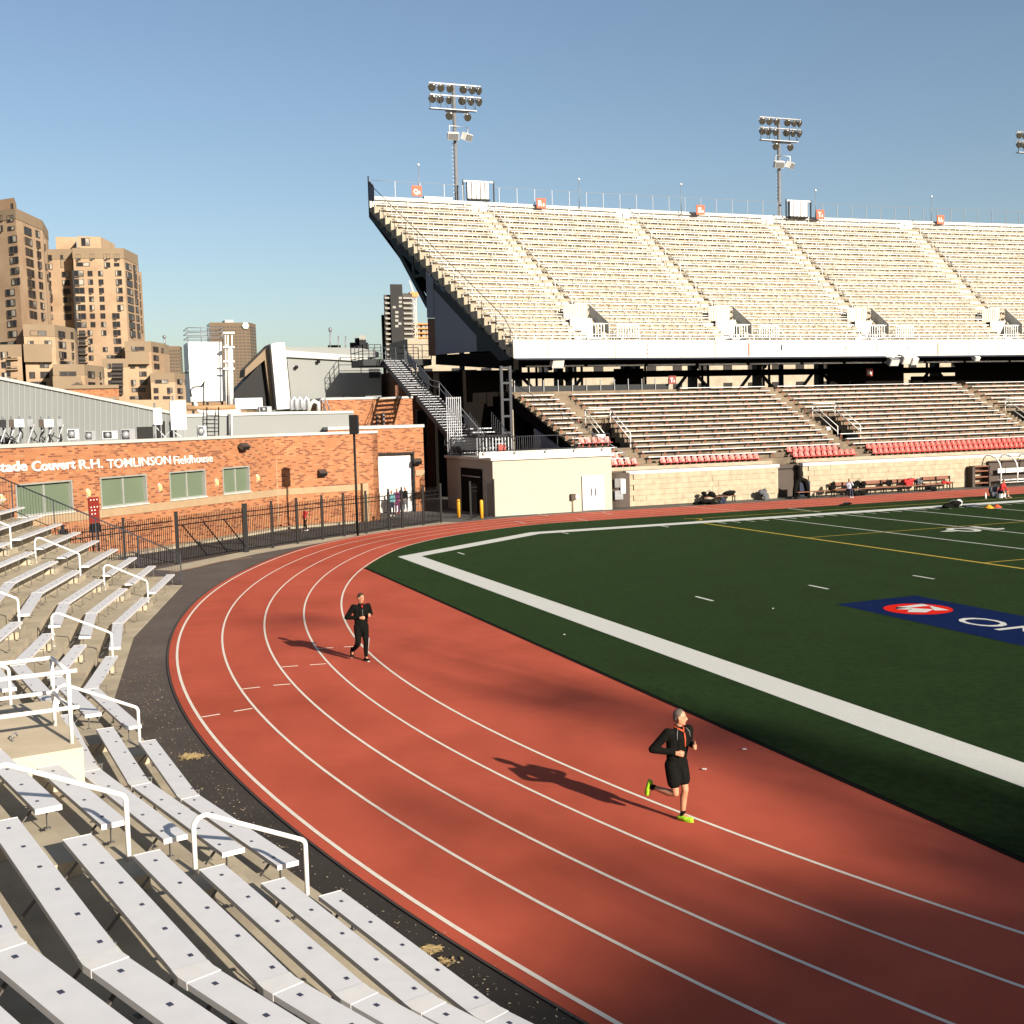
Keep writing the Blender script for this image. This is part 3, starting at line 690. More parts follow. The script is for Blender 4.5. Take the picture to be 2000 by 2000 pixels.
def head(b, c, yaw, pitch=0.0, k=1.0):
    """skull, jaw, nose, brow and ears; faces +Y turned by yaw; returns the rotation"""
    c = Vector(c); rot = Matrix.Rotation(yaw, 3, 'Z') @ Matrix.Rotation(pitch, 3, 'X')
    P = lambda x, y, z: c + rot @ Vector((x * k, y * k, z * k))
    b.ball(P(0, -.012, .030), (.074 * k, .092 * k, .088 * k), 16, 12, rot=rot)
    b.ball(P(0, .018, -.022), (.061 * k, .070 * k, .088 * k), 16, 12, rot=rot)
    chain(b, [P(-.040, -.005, -.050), P(-.016, .062, -.088), P(.016, .062, -.088), P(.040, -.005, -.050)], [.026 * k, .022 * k, .022 * k, .026 * k])
    chain(b, [P(0, .086, .018), P(0, .103, -.018)], [.010 * k, .013 * k]); chain(b, [P(-.012, .090, -.023), P(.012, .090, -.023)], [.010 * k, .010 * k])
    chain(b, [P(-.045, .068, .022), P(-.012, .083, .022)], [.010 * k, .010 * k]); chain(b, [P(.045, .068, .022), P(.012, .083, .022)], [.010 * k, .010 * k])
    chain(b, [P(-.018, .084, -.050), P(.018, .084, -.050)], [.010 * k, .010 * k])
    for s in (-1, 1): b.ball(P(s * .076, -.008, -.004), (.011 * k, .020 * k, .031 * k), 8, 8, rot=rot)
    return P, rot
def person(loc, rz, label, J, wear, voxel=.012, group=None, scale=1.0):
    """J: joints in the person's own space (faces +Y, +X is its right hand); wear: garment -> material"""
    t = thing('person', loc, label, 'person', group, rz); t.scale = (scale,) * 3
    g = lambda n: J[n]
    hipc = lerp3(g('hipL'), g('hipR'), .5); chest = g('chest'); nk = g('neck'); hd = g('head')
    b = MB()
    # one continuous body under the clothes
    chain(b, [hipc, g('waist'), chest], [.105, .098, .115]); chain(b, [g('shL'), chest, g('shR')], [.055, .10, .055])
    chain(b, [nk, lerp3(nk, hd, .75)], [.056, .052]); chain(b, [chest, nk], [.10, .058])
    P, rot = head(b, hd, J.get('hyaw', 0), J.get('hpitch', 0))
    for s in 'LR':
        chain(b, [g('sh' + s), g('el' + s), lerp3(g('el' + s), g('wr' + s), .3), g('wr' + s)], [.050, .038, .040, .026])
        hand(b, g('wr' + s), g('el' + s), J.get('curl' + s, 1.0), 1 if s == 'R' else -1, J.get('thumb' + s, False))
        hp, kn, an = g('hip' + s), g('kn' + s), g('an' + s)
        chain(b, [hp, lerp3(hp, kn, .5), kn], [.088, .072, .052])
        kv, av = Vector(kn), Vector(an); back = Vector(J.get('calf' + s, (0, -1, 0)))
        chain(b, [kn, tuple(kv.lerp(av, .30) + back * .018), an], [.050, .056, .034])
        chain(b, [an, tuple(av + Vector(J['toe' + s]) * .10 - Vector(J['up' + s]) * .045)], [.036, .03])
    remeshed(b, 'body', 'skin', t, voxel)
    # hair
    if wear.get('hair'):
        b = MB()
        b.ball(P(0, -.020, .042), (.079, .092, .088), 16, 12, rot=rot); b.ball(P(0, -.050, -.005), (.068, .058, .075), 14, 10, rot=rot)
        if wear.get('long_hair'): chain(b, [P(0, -.075, .0), P(0, -.09, -.12), P(.01, -.09, -.24)], [.06, .055, .035])
        o = remeshed(b, 'hair', wear['hair'], t, max(voxel * .8, .007))
        # cut the hair back from the face
        bm = bmesh.new(); bm.from_mesh(o.data); iv = rot.inverted(); hc = Vector(hd); fr = wear.get('hairline', .045)
        kill = [v for v in bm.verts if (lambda q: q.y > fr - .55 * max(0, .10 - q.z) or (q.z < -.055 and q.y > -.05 and not wear.get('long_hair')))(iv @ (v.co - hc))]
        bmesh.ops.delete(bm, geom=kill, context='VERTS'); bm.to_mesh(o.data); bm.free()
    if wear.get('face', True):
        for s in (-1, 1):
            b = MB(); b.ball(P(s * .030, .0765, .006), (.011, .008, .0065), 8, 6, rot=rot); inst('eye', b.mesh('eye', 'eye'), t)
            b = MB(); chain(b, [P(s * .046, .077, .031), P(s * .014, .089, .030)], [.004, .005]); inst('eyebrow', b.mesh('eyebrow', wear.get('hair') or 'hair_dark'), t)
        b = MB(); chain(b, [P(-.020, .0915, -.052), P(.020, .0915, -.052)], [.0045, .0045]); inst('mouth', b.mesh('mouth', 'lip'), t)
    if wear.get('top'):
        b = MB(); e = .016
        chain(b, [lerp3(hipc, g('waist'), J.get('hem', .0)), g('waist'), chest], [.118 + e, .106 + e, .122 + e])
        for s in 'LR': chain(b, [lerp3(hipc, g('hip' + s), .8), lerp3(chest, g('sh' + s), .55)], [.075 + e, .085 + e])
        chain(b, [g('shL'), chest, g('shR')], [.058 + e, .10 + e, .058 + e]); chain(b, [chest, nk], [.10 + e, .062 + e * .5])
        sl_ = wear.get('sleeve', 1.0)
        for s in 'LR':
            if sl_ > .6: chain(b, [g('sh' + s), g('el' + s), lerp3(g('el' + s), g('wr' + s), .90)], [.058 + e, .045 + e, .030 + e * .7])
            else: chain(b, [g('sh' + s), lerp3(g('sh' + s), g('el' + s), sl_)], [.058 + e, .052 + e])
        remeshed(b, 'shirt', wear['top'], t, voxel)
    if wear.get('bottom'):
        b = MB(); e = .014; lg = wear.get('leg', 1.0)
        chain(b, [lerp3(hipc, g('waist'), .55), hipc], [.112 + e, .126 + e])
        for s in 'LR':
            hp, kn, an = g('hip' + s), g('kn' + s), g('an' + s)
            if lg > .9:
                kv, av = Vector(kn), Vector(an); back = Vector(J.get('calf' + s, (0, -1, 0)))
                chain(b, [hp, lerp3(hp, kn, .5), kn, tuple(kv.lerp(av, .30) + back * .016), lerp3(kn, an, .92)], [.092 + e, .078 + e, .056 + e, .056 + e * .8, .038 + e * .6])
            else: chain(b, [hp, lerp3(hp, kn, lg * .6), lerp3(hp, kn, lg)], [.096 + e, .095 + e, .090 + e])
        remeshed(b, wear.get('bottom_name', 'trousers'), wear['bottom'], t, voxel)
    if wear.get('shoe'):
        for s in 'LR':
            b = MB(); shoe(b, g('an' + s), J['toe' + s], J['up' + s]); o = remeshed(b, 'shoe', wear['shoe'], t, .009)
            b = MB(); sole(b, g('an' + s), J['toe' + s], J['up' + s]); inst('sole', b.mesh('sole', wear.get('sole', 'white_cloth')), t)
            if wear.get('sock'):
                b = MB(); a = Vector(g('an' + s)); u = (Vector(g('kn' + s)) - a).normalized(); capsule(b, a - u * .01, a + u * .05, .043, .041); inst('sock', b.mesh('sock', wear['sock']), t)
    return t
UPZ, FW = (0, 0, 1), (0, 1, 0)
# runner in shorts, mid stride: left foot down, right shin swung back; head turned to his left
J2 = dict(hipL=(-.09, 0, .885), hipR=(.09, -.01, .875), waist=(0, .015, 1.05), chest=(0, .05, 1.27), shL=(-.185, .08, 1.385), shR=(.185, .02, 1.385), neck=(0, .06, 1.435), head=(-.01, .085, 1.595), hyaw=R(38), hpitch=R(-4),
          elL=(-.30, -.04, 1.14), wrL=(-.175, .20, 1.16), elR=(.36, -.13, 1.14), wrR=(.13, .13, 1.09), thumbL=True,
          knL=(-.075, .10, .485), anL=(-.085, .03, .095), toeL=(-.25, .97, 0), upL=UPZ, knR=(.085, .06, .46), anR=(.16, -.36, .47), toeR=(.05, -.25, -.95), upR=(-.1, .95, -.25), calfR=(0, 0, -1))
p = gz(1322, 1605)
rn = person((p.x + .02, p.y + .02, .002), R(195.7), 'male runner in black long-sleeved top, black shorts and lime green shoes', J2,
       dict(top='black_cloth', bottom='black_cloth', bottom_name='shorts', leg=.60, shoe='shoe_lime', sole='shoe_lime', sock='black_cloth', hair='hair_grey', hairline=.042), .010)
def patch(t, name, pts, w, m):
    b = MB(); b.tube(pts, w, 6); inst(name, b.mesh(name, m), t)
patch(rn, 'zip', [(-.005, .168, 1.385), (-.005, .187, 1.29), (-.003, .184, 1.18)], .011, 'orange_trim')
patch(rn, 'collar', [(-.062, .06, 1.455), (-.045, .115, 1.435), (-.003, .155, 1.40), (.045, .115, 1.435), (.062, .055, 1.455), (.03, .0, 1.475), (-.03, .0, 1.475), (-.062, .06, 1.455)], .012, 'orange_trim')
for s in (-1, 1): patch(rn, 'piping', [(s * .085, .125, 1.44), (s * .125, .155, 1.38), (s * .135, .165, 1.30)], .005, 'reflect_grey')
# second runner: black tracksuit
J1 = dict(hipL=(-.09, 0, .90), hipR=(.09, -.01, .89), waist=(0, .01, 1.07), chest=(0, .03, 1.30), shL=(-.185, .05, 1.415), shR=(.185, .0, 1.415), neck=(0, .03, 1.47), head=(-.005, .055, 1.635), hyaw=R(22), hpitch=R(-10),
          elL=(-.29, -.08, 1.19), wrL=(-.19, .18, 1.20), elR=(.34, -.12, 1.14), wrR=(.06, .14, 1.14),
          knL=(-.085, .09, .49), anL=(-.09, .03, .095), toeL=(-.1, .99, 0), upL=UPZ, knR=(.10, .02, .47), anR=(.16, -.27, .24), toeR=(.1, .1, -.95), upR=(0, .95, .1), calfR=(0, -.5, -.8))
p = gz(708, 1291)
r1 = person((p.x, p.y, .002), R(184), 'male runner in black tracksuit on the inner lanes of the bend', J1,
       dict(top='black_cloth', bottom='black_cloth', shoe='black_cloth', sole='white_cloth', hair='hair_dark', hairline=.066), .011)
patch(r1, 'shirt_front', [(-.0, .115, 1.465), (-.0, .150, 1.40)], .020, 'red_cloth')
patch(r1, 'zip', [(.0, .163, 1.36), (.0, .168, 1.25), (.0, .155, 1.06)], .005, 'reflect_grey')
patch(r1, 'stripe', [(-.175, .08, .60), (-.155, .085, .44), (-.145, .04, .26), (-.135, .03, .14)], .007, 'white_cloth')
patch(r1, 'stripe', [(.17, -.0, .58), (.165, -.08, .44)], .007, 'white_cloth')
# walkers and bystanders
def stand(sw=.0, arms=.0):
    return dict(hipL=(-.09, 0, .90), hipR=(.09, 0, .90), waist=(0, .0, 1.07), chest=(0, .01, 1.30), shL=(-.175, .0, 1.415), shR=(.175, .0, 1.415), neck=(0, .015, 1.47), head=(0, .03, 1.63),
          elL=(-.23, -.03 - sw * .2, 1.14), wrL=(-.21, .08 - sw * .1 + arms, .93 + arms * .8), elR=(.23, -.03 + sw * .2, 1.14), wrR=(.21, .08 + sw * .1 + arms, .93 + arms * .8), curlL=.5, curlR=.5,
          knL=(-.09, .04 + sw * .22, .49), anL=(-.09, sw * .36, .095), toeL=FW, upL=UPZ, knR=(.09, .04 - sw * .1, .49), anR=(.09, -sw * .36, .10), toeR=FW, upR=UPZ)
for (px, py), rz, lab, wear, jj, scl in [
    ((729, 1003), 190, 'person in red jacket and black trousers walking behind the fence', dict(top='red_cloth', bottom='black_cloth', shoe='white_cloth', hair='hair_dark'), stand(.5), 1.0),
    ((766, 1008), 175, 'person in teal top and dark trousers behind the fence by the garage door', dict(top='teal_cloth', bottom='navy_cloth', shoe='white_cloth', hair='hair_dark', long_hair=True), stand(.3), .97),
    ((776, 1003), 185, 'person in purple clothes and pink shoes behind the fence by the garage door', dict(top='purple_cloth', bottom='purple_cloth', shoe='seat_red', hair='hair_dark'), stand(.2), .97),
    ((792, 1000), 200, 'person in black top and pale trousers behind the fence, rightmost of the group', dict(top='black_cloth', bottom='grey_cloth', shoe='white_cloth', hair='hair_dark'), stand(.2), .97),
    ((738, 996), 160, 'person in white shirt bending forward behind the walker in red', dict(top='white_cloth', bottom='beige_band', shoe='white_cloth', hair='hair_dark'), stand(.4, .15), .85),
    ((597, 1037), 100, 'child in red shirt and black trousers behind the fence by the brick wall', dict(top='red_cloth', bottom='black_cloth', shoe='white_cloth', hair='hair_dark', sleeve=.5), stand(.5), .78)]:
    p = gz(px, py); person((p.x, p.y, -.012), R(rz), lab, jj, wear, .022, None, scl)
def sit(lean=.1, spread=.12, drop=0.0):
    return dict(hipL=(-.09, 0, .52 - drop), hipR=(.09, 0, .52 - drop), waist=(0, lean * .3, .68 - drop), chest=(0, lean, .90 - drop), shL=(-.17, lean, 1.01 - drop), shR=(.17, lean, 1.01 - drop), neck=(0, lean + .02, 1.06 - drop), head=(0, lean + .05, 1.21 - drop),
          elL=(-.25, lean + .05, .76 - drop), wrL=(-.16, lean + .27, .66 - drop), elR=(.25, lean + .05, .76 - drop), wrR=(.16, lean + .27, .66 - drop), curlL=.5, curlR=.5,
          knL=(-spread, .42, .52 - drop), anL=(-spread, .40, .095), toeL=FW, upL=UPZ, knR=(spread, .42, .52 - drop), anR=(spread, .40, .095), toeR=FW, upR=UPZ)
p = gz(1664, 972); js = sit(.10, .08); js['hyaw'] = R(10); js['wrL'] = (-.08, .25, 1.06); js['wrR'] = (.08, .25, 1.06); js['elL'] = (-.22, .2, .86); js['elR'] = (.22, .2, .86)
person((p.x, p.y + .35, 0), R(165), 'long-haired person in grey top sitting on the low bench by the stone wall', js, dict(top='blue_grey_cloth', bottom='navy_cloth', shoe='white_cloth', hair='lamp_cream', long_hair=True), .02)
p = gz(1957, 973); js = sit(.22, .22, .12); js['anL'] = (-.35, .42, .095); js['toeL'] = (-.4, .9, 0); js['hpitch'] = R(-25); js['wrL'] = (-.34, .40, .48); js['wrR'] = (.10, .34, .46)
person((p.x, p.y + .2, .01), R(200), 'footballer in red training top sitting on the sideline grass', js, dict(top='red_cloth', bottom='navy_cloth', bottom_name='shorts', leg=.7, shoe='post_orange', sock='white_cloth', hair='hair_dark'), .02)
# ------------------------------------------------------------------ far lower stand
WY = 70.2
ls = thing('lower_grandstand', (56, 76, 0), 'lower far grandstand of dark weathered concrete steps under the white upper deck', 'grandstand')
def ly(i): return 72.3 + .76 * i
def lz(i): return 2.75 + .355 * i           # floor of the row
A0 = lambda y: (38.0 - .125 * (y - 72), 1.5)  # left aisle: its right edge and width
def lend(y): return 33.7 - .15 * (y - 72.5)
VOM = [(36.05, 37.9), (55.75, 57.7), (75.2, 77.2)]
NL = 15
for i in range(-2, NL + 1):
    y0, y1 = ly(i) - .45, ly(i) + .34; z0, z1 = max(-.02, lz(i) - .75), lz(i)
    x = lend(y0) if i > 0 else 33.6; spans = []
    if i in (4, 5, 6, 7):
        for va, vb in VOM: spans.append((x, va)); x = vb
    if i < 0:
        spans = [(33.6, 47.1), (49.3, 100)]
    else: spans.append((x, 100))
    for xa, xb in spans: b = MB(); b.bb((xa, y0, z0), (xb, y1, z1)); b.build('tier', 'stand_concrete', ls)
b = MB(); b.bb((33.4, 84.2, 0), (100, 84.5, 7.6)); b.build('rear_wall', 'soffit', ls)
b = MB(); b.extr([(lend(73) - .02, 73, 2.4), (lend(73) - .02, 73, 3.2), (lend(84) - .02, 84, 8.3), (lend(84) - .02, 84, 7.3), ], (.25, 0, 0)); b.build('end_beam', 'soffit', ls)
b = MB(); b.extr([(33.62, 72.2, 2.4), (33.62, 73.5, 2.4), (32.45, 79.5, 2.4), (32.45, 79.5, 5.3), (33.62, 73.4, 2.8)], (.2, 0, 0)); b.build('end_panel', 'blue_grey_panel', ls)
for va, vb in VOM:
    b = MB(); b.bb((va, ly(3) + .36, 1.2), (vb, ly(8) - .44, 1.3)); b.bb((va - .05, ly(8) - .46, 1.2), (vb + .05, ly(8) - .45, lz(8) - .01)); b.build('passage', 'soffit', ls)
    b = MB(); b.bb((va + .5, ly(8) - .50, 4.2), (vb - .45, ly(8) - .47, 4.75)); b.build('passage_sign', 'white_paint', ls)
# half steps in the aisles show as pale nosings
for i in range(0, NL):
    for x in (A0(ly(i))[0] - .75, 55.0, 74.7):
        if i in (4, 5, 6, 7) and x < 40: x -= 1.2
        b = MB(); b.bb((x - .55, ly(i) - .45 - .36, lz(i) - .355), (x + .55, ly(i) - .452, lz(i) - .17)); b.build('half_step', 'stand_concrete', ls)
# bench rows
LEGF = MB(); LEGF.bb((-.02, -.10, -.40), (.02, -.07, -.05)); LEGF.bb((-.02, .07, -.40), (.02, .10, -.05)); LEGF.bb((-.02, -.13, -.05), (.02, .13, -.04))
LEGM = LEGF.mesh('leg', 'post_orange')
sect = [('beside the stand end', lambda y, i: lend(y) + .3, lambda y, i: (A0(y)[0] - 1.5 if i not in (4, 5, 6, 7) else VOM[0][0] - 1.3)),
        ('between the left and middle aisles', lambda y, i: A0(y)[0] if i not in (3, 4, 5, 6, 7, 8) else VOM[0][1] + .15, lambda y, i: 54.4),
        ('between the middle and right aisles', lambda y, i: 55.6 if i not in (4, 5, 6, 7) else VOM[1][1] + .15, lambda y, i: 73.9 + .05 * (y - 78)),
        ('right of the right aisle', lambda y, i: 75.2 if i not in (4, 5, 6, 7) else VOM[2][1] + .15, lambda y, i: 96)]
seatcache = {}
for si, (sn, fa, fb) in enumerate(sect):
    for i in range(NL):
        if i == 0 and si >= 2: continue
        if i == NL - 1 and si < 1: continue
        y = ly(i); xa, xb = fa(y, i), fb(y, i)
        if i == NL - 1 and si == 1: xa = 46.5
        if i == 0 and si == 1: xb = 48.3
        if xb - xa < .7: continue
        t = thing('stadium_bench', (xa, y, lz(i)), f'white bench, {nth(i)} row of the lower stand, {sn}', 'bench', 'bench rows of the lower far stand')
        b = MB(); b.bb((xa, y - .135, lz(i) + .40), (xb, y + .135, lz(i) + .45)); b.build('seat', 'aluminium', t)
        n = max(2, int((xb - xa) / 1.35)); rr = random.Random(i * 7 + si)
        for j in range(n):
            inst('leg', LEGM, t, (.15 + (xb - xa - .3) * j / (n - 1) + rr.uniform(-.25, .25) * (0 < j < n - 1), 0, .44))
# red seats
SE = MB()
SE.add([(-.21, -.20, .40), (.21, -.20, .40), (.19, .16, .37), (-.19, .16, .37), (-.21, -.20, .36), (.21, -.20, .36), (.19, .16, .33), (-.19, .16, .33)], [(0, 1, 2, 3), (7, 6, 5, 4), (0, 4, 5, 1), (1, 5, 6, 2), (2, 6, 7, 3), (3, 7, 4, 0)])
SE.add([(-.20, .15, .36), (.20, .15, .36), (.205, .24, .62), (.12, .27, .78), (-.12, .27, .78), (-.205, .24, .62), (-.20, .19, .36), (.20, .19, .36), (.205, .28, .62), (.12, .31, .78), (-.12, .31, .78), (-.205, .28, .62)],
       [(0, 1, 2, 3, 4, 5), (11, 10, 9, 8, 7, 6), (0, 6, 7, 1), (1, 7, 8, 2), (2, 8, 9, 3), (3, 9, 10, 4), (4, 10, 11, 5), (5, 11, 6, 0)])
SE.add([(-.10, .135, .44), (.0, .135, .42), (.03, .215, .64), (-.07, .225, .70)], [(0, 1, 2, 3)], 1)
SE.bb((-.03, .0, .0), (.03, .06, .36))
SEM = SE.mesh('stadium_chair', ['seat_red', 'seat_worn'])
def seats(x0, x1, row, desc, step=.50):
    n = int((x1 - x0) / step); y = ly(row); z = lz(row)
    for j in range(n):
        o = inst('stadium_chair', SEM, None, (x0 + step * (j + .5), y - .02, z)); tag(o, f'red plastic seat, {nth(j)} from the left, {desc}', 'seat', 'red plastic seats of the lower far stand')
seats(38.6, 46.6, -1, 'single row behind the stone wall left')
seats(49.4, 54.3, 0, 'upper red row right of the brown recess'); seats(49.4, 54.9, -1, 'lower red row right of the brown recess')
seats(56.4, 78, 0, 'upper red row behind the long bench'); seats(56.4, 78, -1, 'lower red row behind the long bench')
seats(33.9, 35.9, 0, 'short upper row above the curved brown tunnel'); seats(33.9, 36.9, -1, 'short lower row above the curved brown tunnel')
p = at(1128, 868, 74.3)
for j in range(5):
    o = inst('stadium_chair', SEM, None, (34.1 + .5 * j, ly(3) - .05, lz(3) + .05)); tag(o, f'red plastic seat, {nth(j)} from the left, short row beside the left stand passage', 'seat', 'red plastic seats of the lower far stand')
# white rails round the stand passages
PN = ['left', 'middle', 'right']
for (va, vb), w in zip(VOM, PN):
    t = thing('passage_rail', (va, 77, 4.5), f'white tubular rail framing the {w} passage opening in the lower stand', 'railing')
    for x in (va - .08, vb + .08):
        ya, yb = ly(3) + .3, ly(8) - .3; za, zb = lz(3), lz(8)
        for dz in (1.0, .55):
            b = MB(); b.tube([(x, ya, za + dz), (x, yb, zb + dz)], .035, 6); b.build('rail', 'white_paint', t)
        for s in (0, 1.0):
            y = ya + (yb - ya) * s; z = za + (zb - za) * s; b = MB(); b.tube([(x, y, z - .1 - 1.0 * (s == 0)), (x, y, z + 1.0)], .035, 6); b.build('post', 'white_paint', t)
    for dz in (1.0, .5):
        b = MB(); b.tube([(va - .08, yb, zb + dz), (vb + .08, yb, zb + dz)], .035, 6); b.build('rail', 'white_paint', t)
# end rail of the lower stand
t = thing('stand_end_rail', (lend(72), 72, 2.6), 'thin dark handrail climbing the left end of the lower stand', 'railing')
b = MB(); b.tube([(lend(72) + .1 + 2.2, 72, 3.5), (lend(84) + .2, 84, 9.1)], .03, 6); b.build('rail', 'galv', t)
for s in (0, .25, .5, .75, 1):
    x = lend(72) + 2.3 + (lend(84) + .2 - lend(72) - 2.3) * s; b = MB(); b.tube([(x, 72 + 12 * s, 2.7 + 5.6 * s), (x, 72 + 12 * s, 3.5 + 5.6 * s)], .025, 5); b.build('post', 'galv', t)
# stone wall along the track, block by block
sw = thing('stone_wall', (56, WY, 0), 'pale tan stone block wall under the red seats along the far straight', 'wall')
b = MB(); b.bb((35.3, WY + .03, -.02), (47.15, WY + .35, 2.16)); b.bb((49.2, WY + .03, -.02), (100, WY + .35, 2.16)); b.build('core', 'stone', sw)
b = MB(); b.bb((35.2, WY - .08, 2.16), (47.2, WY + .45, 2.38)); b.bb((49.15, WY - .08, 2.16), (100, WY + .45, 2.38)); b.build('coping', 'white_wall', sw)
b = MB(); b.bb((33.6, 71.0, 2.38), (47.2, 71.05, 2.62)); b.bb((49.2, 71.0, 2.38), (100, 71.05, 2.62)); b.build('kerb', 'deck_tan', sw)
blk = []
rr = random.Random(3)
for v in range(6):
    w = .93; bm_ = MB(); e = .004
    bm_.bb((-w / 2 + e, -.04 - .012 * (v % 3), e), (w / 2 - e, .03, .354 - e)); blk.append(bm_.mesh('block', 'stone'))
nb = 0
for r_ in range(6):
    for xa, xb in ((35.3, 47.15), (49.2, 81.4)):
        n = int((xb - xa) / .93)
        for j in range(n):
            x = xa + .93 * (j + .5) + (.46 if r_ % 2 else 0)
            if x > xb - .4: continue
            inst('block', blk[rr.randrange(6)], sw, (x - 56, 0, .01 + .358 * r_)); nb += 1
# recesses
t = thing('roll_door', (48.2, 71.2, 0), 'brown metal door in the recess of the stone wall', 'door')
b = MB(); b.bb((47.1, 71.0, 0), (49.3, 71.15, 2.3)); b.build('door_leaf', 'brown_door', t)
b = MB(); b.bb((47.1, 70.95, 1.95), (49.3, 70.99, 2.02)); b.build('rail', 'black_iron', t)
t = thing('tunnel_door', (34.4, 70.6, 0), 'curved dark brown metal enclosure between cream building and stone wall', 'enclosure')
b = MB(); pts = []
for k in range(9): a = R(180 + 90 * k / 8); pts.append((34.75 + 1.15 * math.cos(a), 70.9 + 1.1 * math.sin(a)))
b.prism(pts + [(35.28, 69.8), (35.28, 71.3), (33.6, 71.3)], 0, 2.3); b.build('shell', 'brown_door', t)
b = MB(); b.bb((34.15, 69.74, 1.35), (34.85, 69.80, 1.95)); b.build('meter_box', 'grey_panel', t)
b = MB(); b.bb((34.55, 69.66, .95), (34.9, 69.75, 1.9)); b.build('meter_door', 'white_paint', t)
b = MB(); b.bb((34.15, 69.74, .55), (34.75, 69.79, 1.15)); b.build('vent_panel', 'galv', t)
# cream building with its roof terrace
cb = thing('cream_building', (29.5, 70, 0), 'low cream painted concrete building with white double door beside the track', 'building')
b = MB(); b.prism([(25.3, 68.95), (33.6, 69.05), (33.6, 73.5), (30, 78.2), (25.3, 78.2)], -.02, 3.5); b.build('wall', 'cream_wall', cb)
b = MB(); b.prism([(25.15, 68.8), (33.7, 68.9), (33.7, 73.6), (30, 78.3), (25.15, 78.3)], 3.5, 3.68); b.build('cornice', 'white_wall', cb)
b = MB(); b.bb((24.5, 69.15, 3.68), (33.65, 69.4, 3.98)); b.bb((24.5, 69.1, 3.98), (33.65, 69.5, 4.04)); b.build('parapet', 'white_wall', cb)
for x in (24.8, 26.9, 29.0, 31.0, 33.0):
    b = MB(); b.lathe((x, 69.1, 3.95), (0, -1, 0), [(0, .09), (.06, .09)], 8); b.build('bracket', 'galv', cb)
p0, p1 = at(1137, 930, 68.94), at(1180, 992, 68.94)
for xa, xb in ((p0.x, (p0.x + p1.x) / 2 - .01), ((p0.x + p1.x) / 2 + .01, p1.x)):
    b = MB(); b.bb((xa, 68.90, .05), (xb, 69.0, p0.z)); d = b.build('door', 'white_paint', cb)
    xh = xb - .12 if xa == p0.x else xa + .12
    b = MB(); b.bb((xh - .03, 68.86, .95), (xh + .03, 68.90, 1.45)); b.build('handle', 'black_iron', d)
b = MB(); b.bb((25.22, 70.9, 0), (25.29, 75.0, 2.9)); b.build('dark_doorway', 'soffit', cb)
b = MB(); b.bb((25.16, 71.0, 2.35), (25.215, 74.6, 2.42)); b.build('door_track', 'galv', cb)
p = gz(1117, 999)
t = thing('meter_post', (p.x, p.y - .2, 0), 'small brown box on thin post before the cream wall', 'meter')
b = MB(); b.tube([(p.x, p.y - .2, 0), (p.x, p.y - .2, .75)], .03, 6); b.build('post', 'pipe_rust', t)
b = MB(); b.bb((p.x - .16, p.y - .32, .75), (p.x + .16, p.y - .1, 1.15)); b.bb((p.x + .18, p.y - .27, .85), (p.x + .38, p.y - .15, 1.05), 1); b.build('box', ['brown_door', 'white_paint'], t)
# blue-grey railing on the roof terrace
t = thing('terrace_railing', (28, 69.3, 4), 'blue grey metal railing along the roof of the cream building', 'railing')
zr0, zr1 = 3.98, 4.95
for z in (zr1, zr0 + .12):
    b = MB(); b.tube([(25.0, 77.6, z), (25.0, 69.3, z), (33.6, 69.35, z)], .03, 6); b.build('rail', 'grey_iron', t)
for j in range(8):
    x = 25.0 + 8.6 * j / 7; b = MB(); b.tube([(x, 69.3, zr0), (x, 69.3, zr1)], .03, 6); b.build('post', 'grey_iron', t)
bb_ = MB(); bb_.bb((-.012, -.012, .12), (.012, .012, .97)); BM = bb_.mesh('baluster', 'grey_iron')
for j in range(40): s = j / 39; inst('baluster', BM, t, (25.0 - 28, 77.6 - 8.2 * s - 69.3, -.02))
for j in range(16): inst('baluster', BM, t, (26.6 + .14 * j - 28, .02, -.02))
# ------------------------------------------------------------------ things along the far touchline
def plank_bench(name, x0, x1, y, zs, label, back=False, dark=True):
    t = thing(name, ((x0 + x1) / 2, y, 0), label, 'bench', 'wooden team benches by the stone wall')
    for dy in (-.11, .11):
        b = MB(); b.bb((x0, y + dy - .09, zs - .04), (x1, y + dy + .09, zs)); b.build('plank', 'bench_wood', t)
    if back:
        b = MB(); b.bb((x0, y + .22, zs + .22), (x1, y + .26, zs + .46)); b.build('backrest', 'bench_wood', t)
    n = max(2, int((x1 - x0) / 1.2))
    for j in range(n + 1):
        x = x0 + .1 + (x1 - x0 - .2) * j / n; b = MB(); b.bb((x - .03, y - .17, 0), (x + .03, y - .12, zs - .04)); b.bb((x - .03, y + .12, 0), (x + .03, y + .17, zs - .04 + (.5 if back else 0))); b.bb((x - .03, y - .2, zs - .09), (x + .03, y + .2, zs - .04)); b.build('leg', 'black_iron', t)
plank_bench('team_bench', 47.6, 52.2, 68.7, .46, 'low brown bench in front of the brown recess door')
plank_bench('team_bench', 52.3, 56.6, 68.75, .46, 'low brown bench, middle of the front row by the stone wall')
plank_bench('team_bench', 56.7, 61.0, 68.8, .46, 'low brown bench, right end of the front row by the stone wall')
plank_bench('team_bench', 51.2, 53.3, 69.6, .44, 'brown backed bench half hidden behind dark bags', True)
plank_bench('team_bench', 54.0, 58.7, 69.6, .44, 'long brown backed bench holding the red jacket', True)
plank_bench('team_bench', 59.2, 61.9, 69.55, .50, 'brown backed bench at the right end of the row', True)
plank_bench('team_bench', 40.6, 43.1, 69.4, .44, 'short low bench under piled dark bags left of the recess')
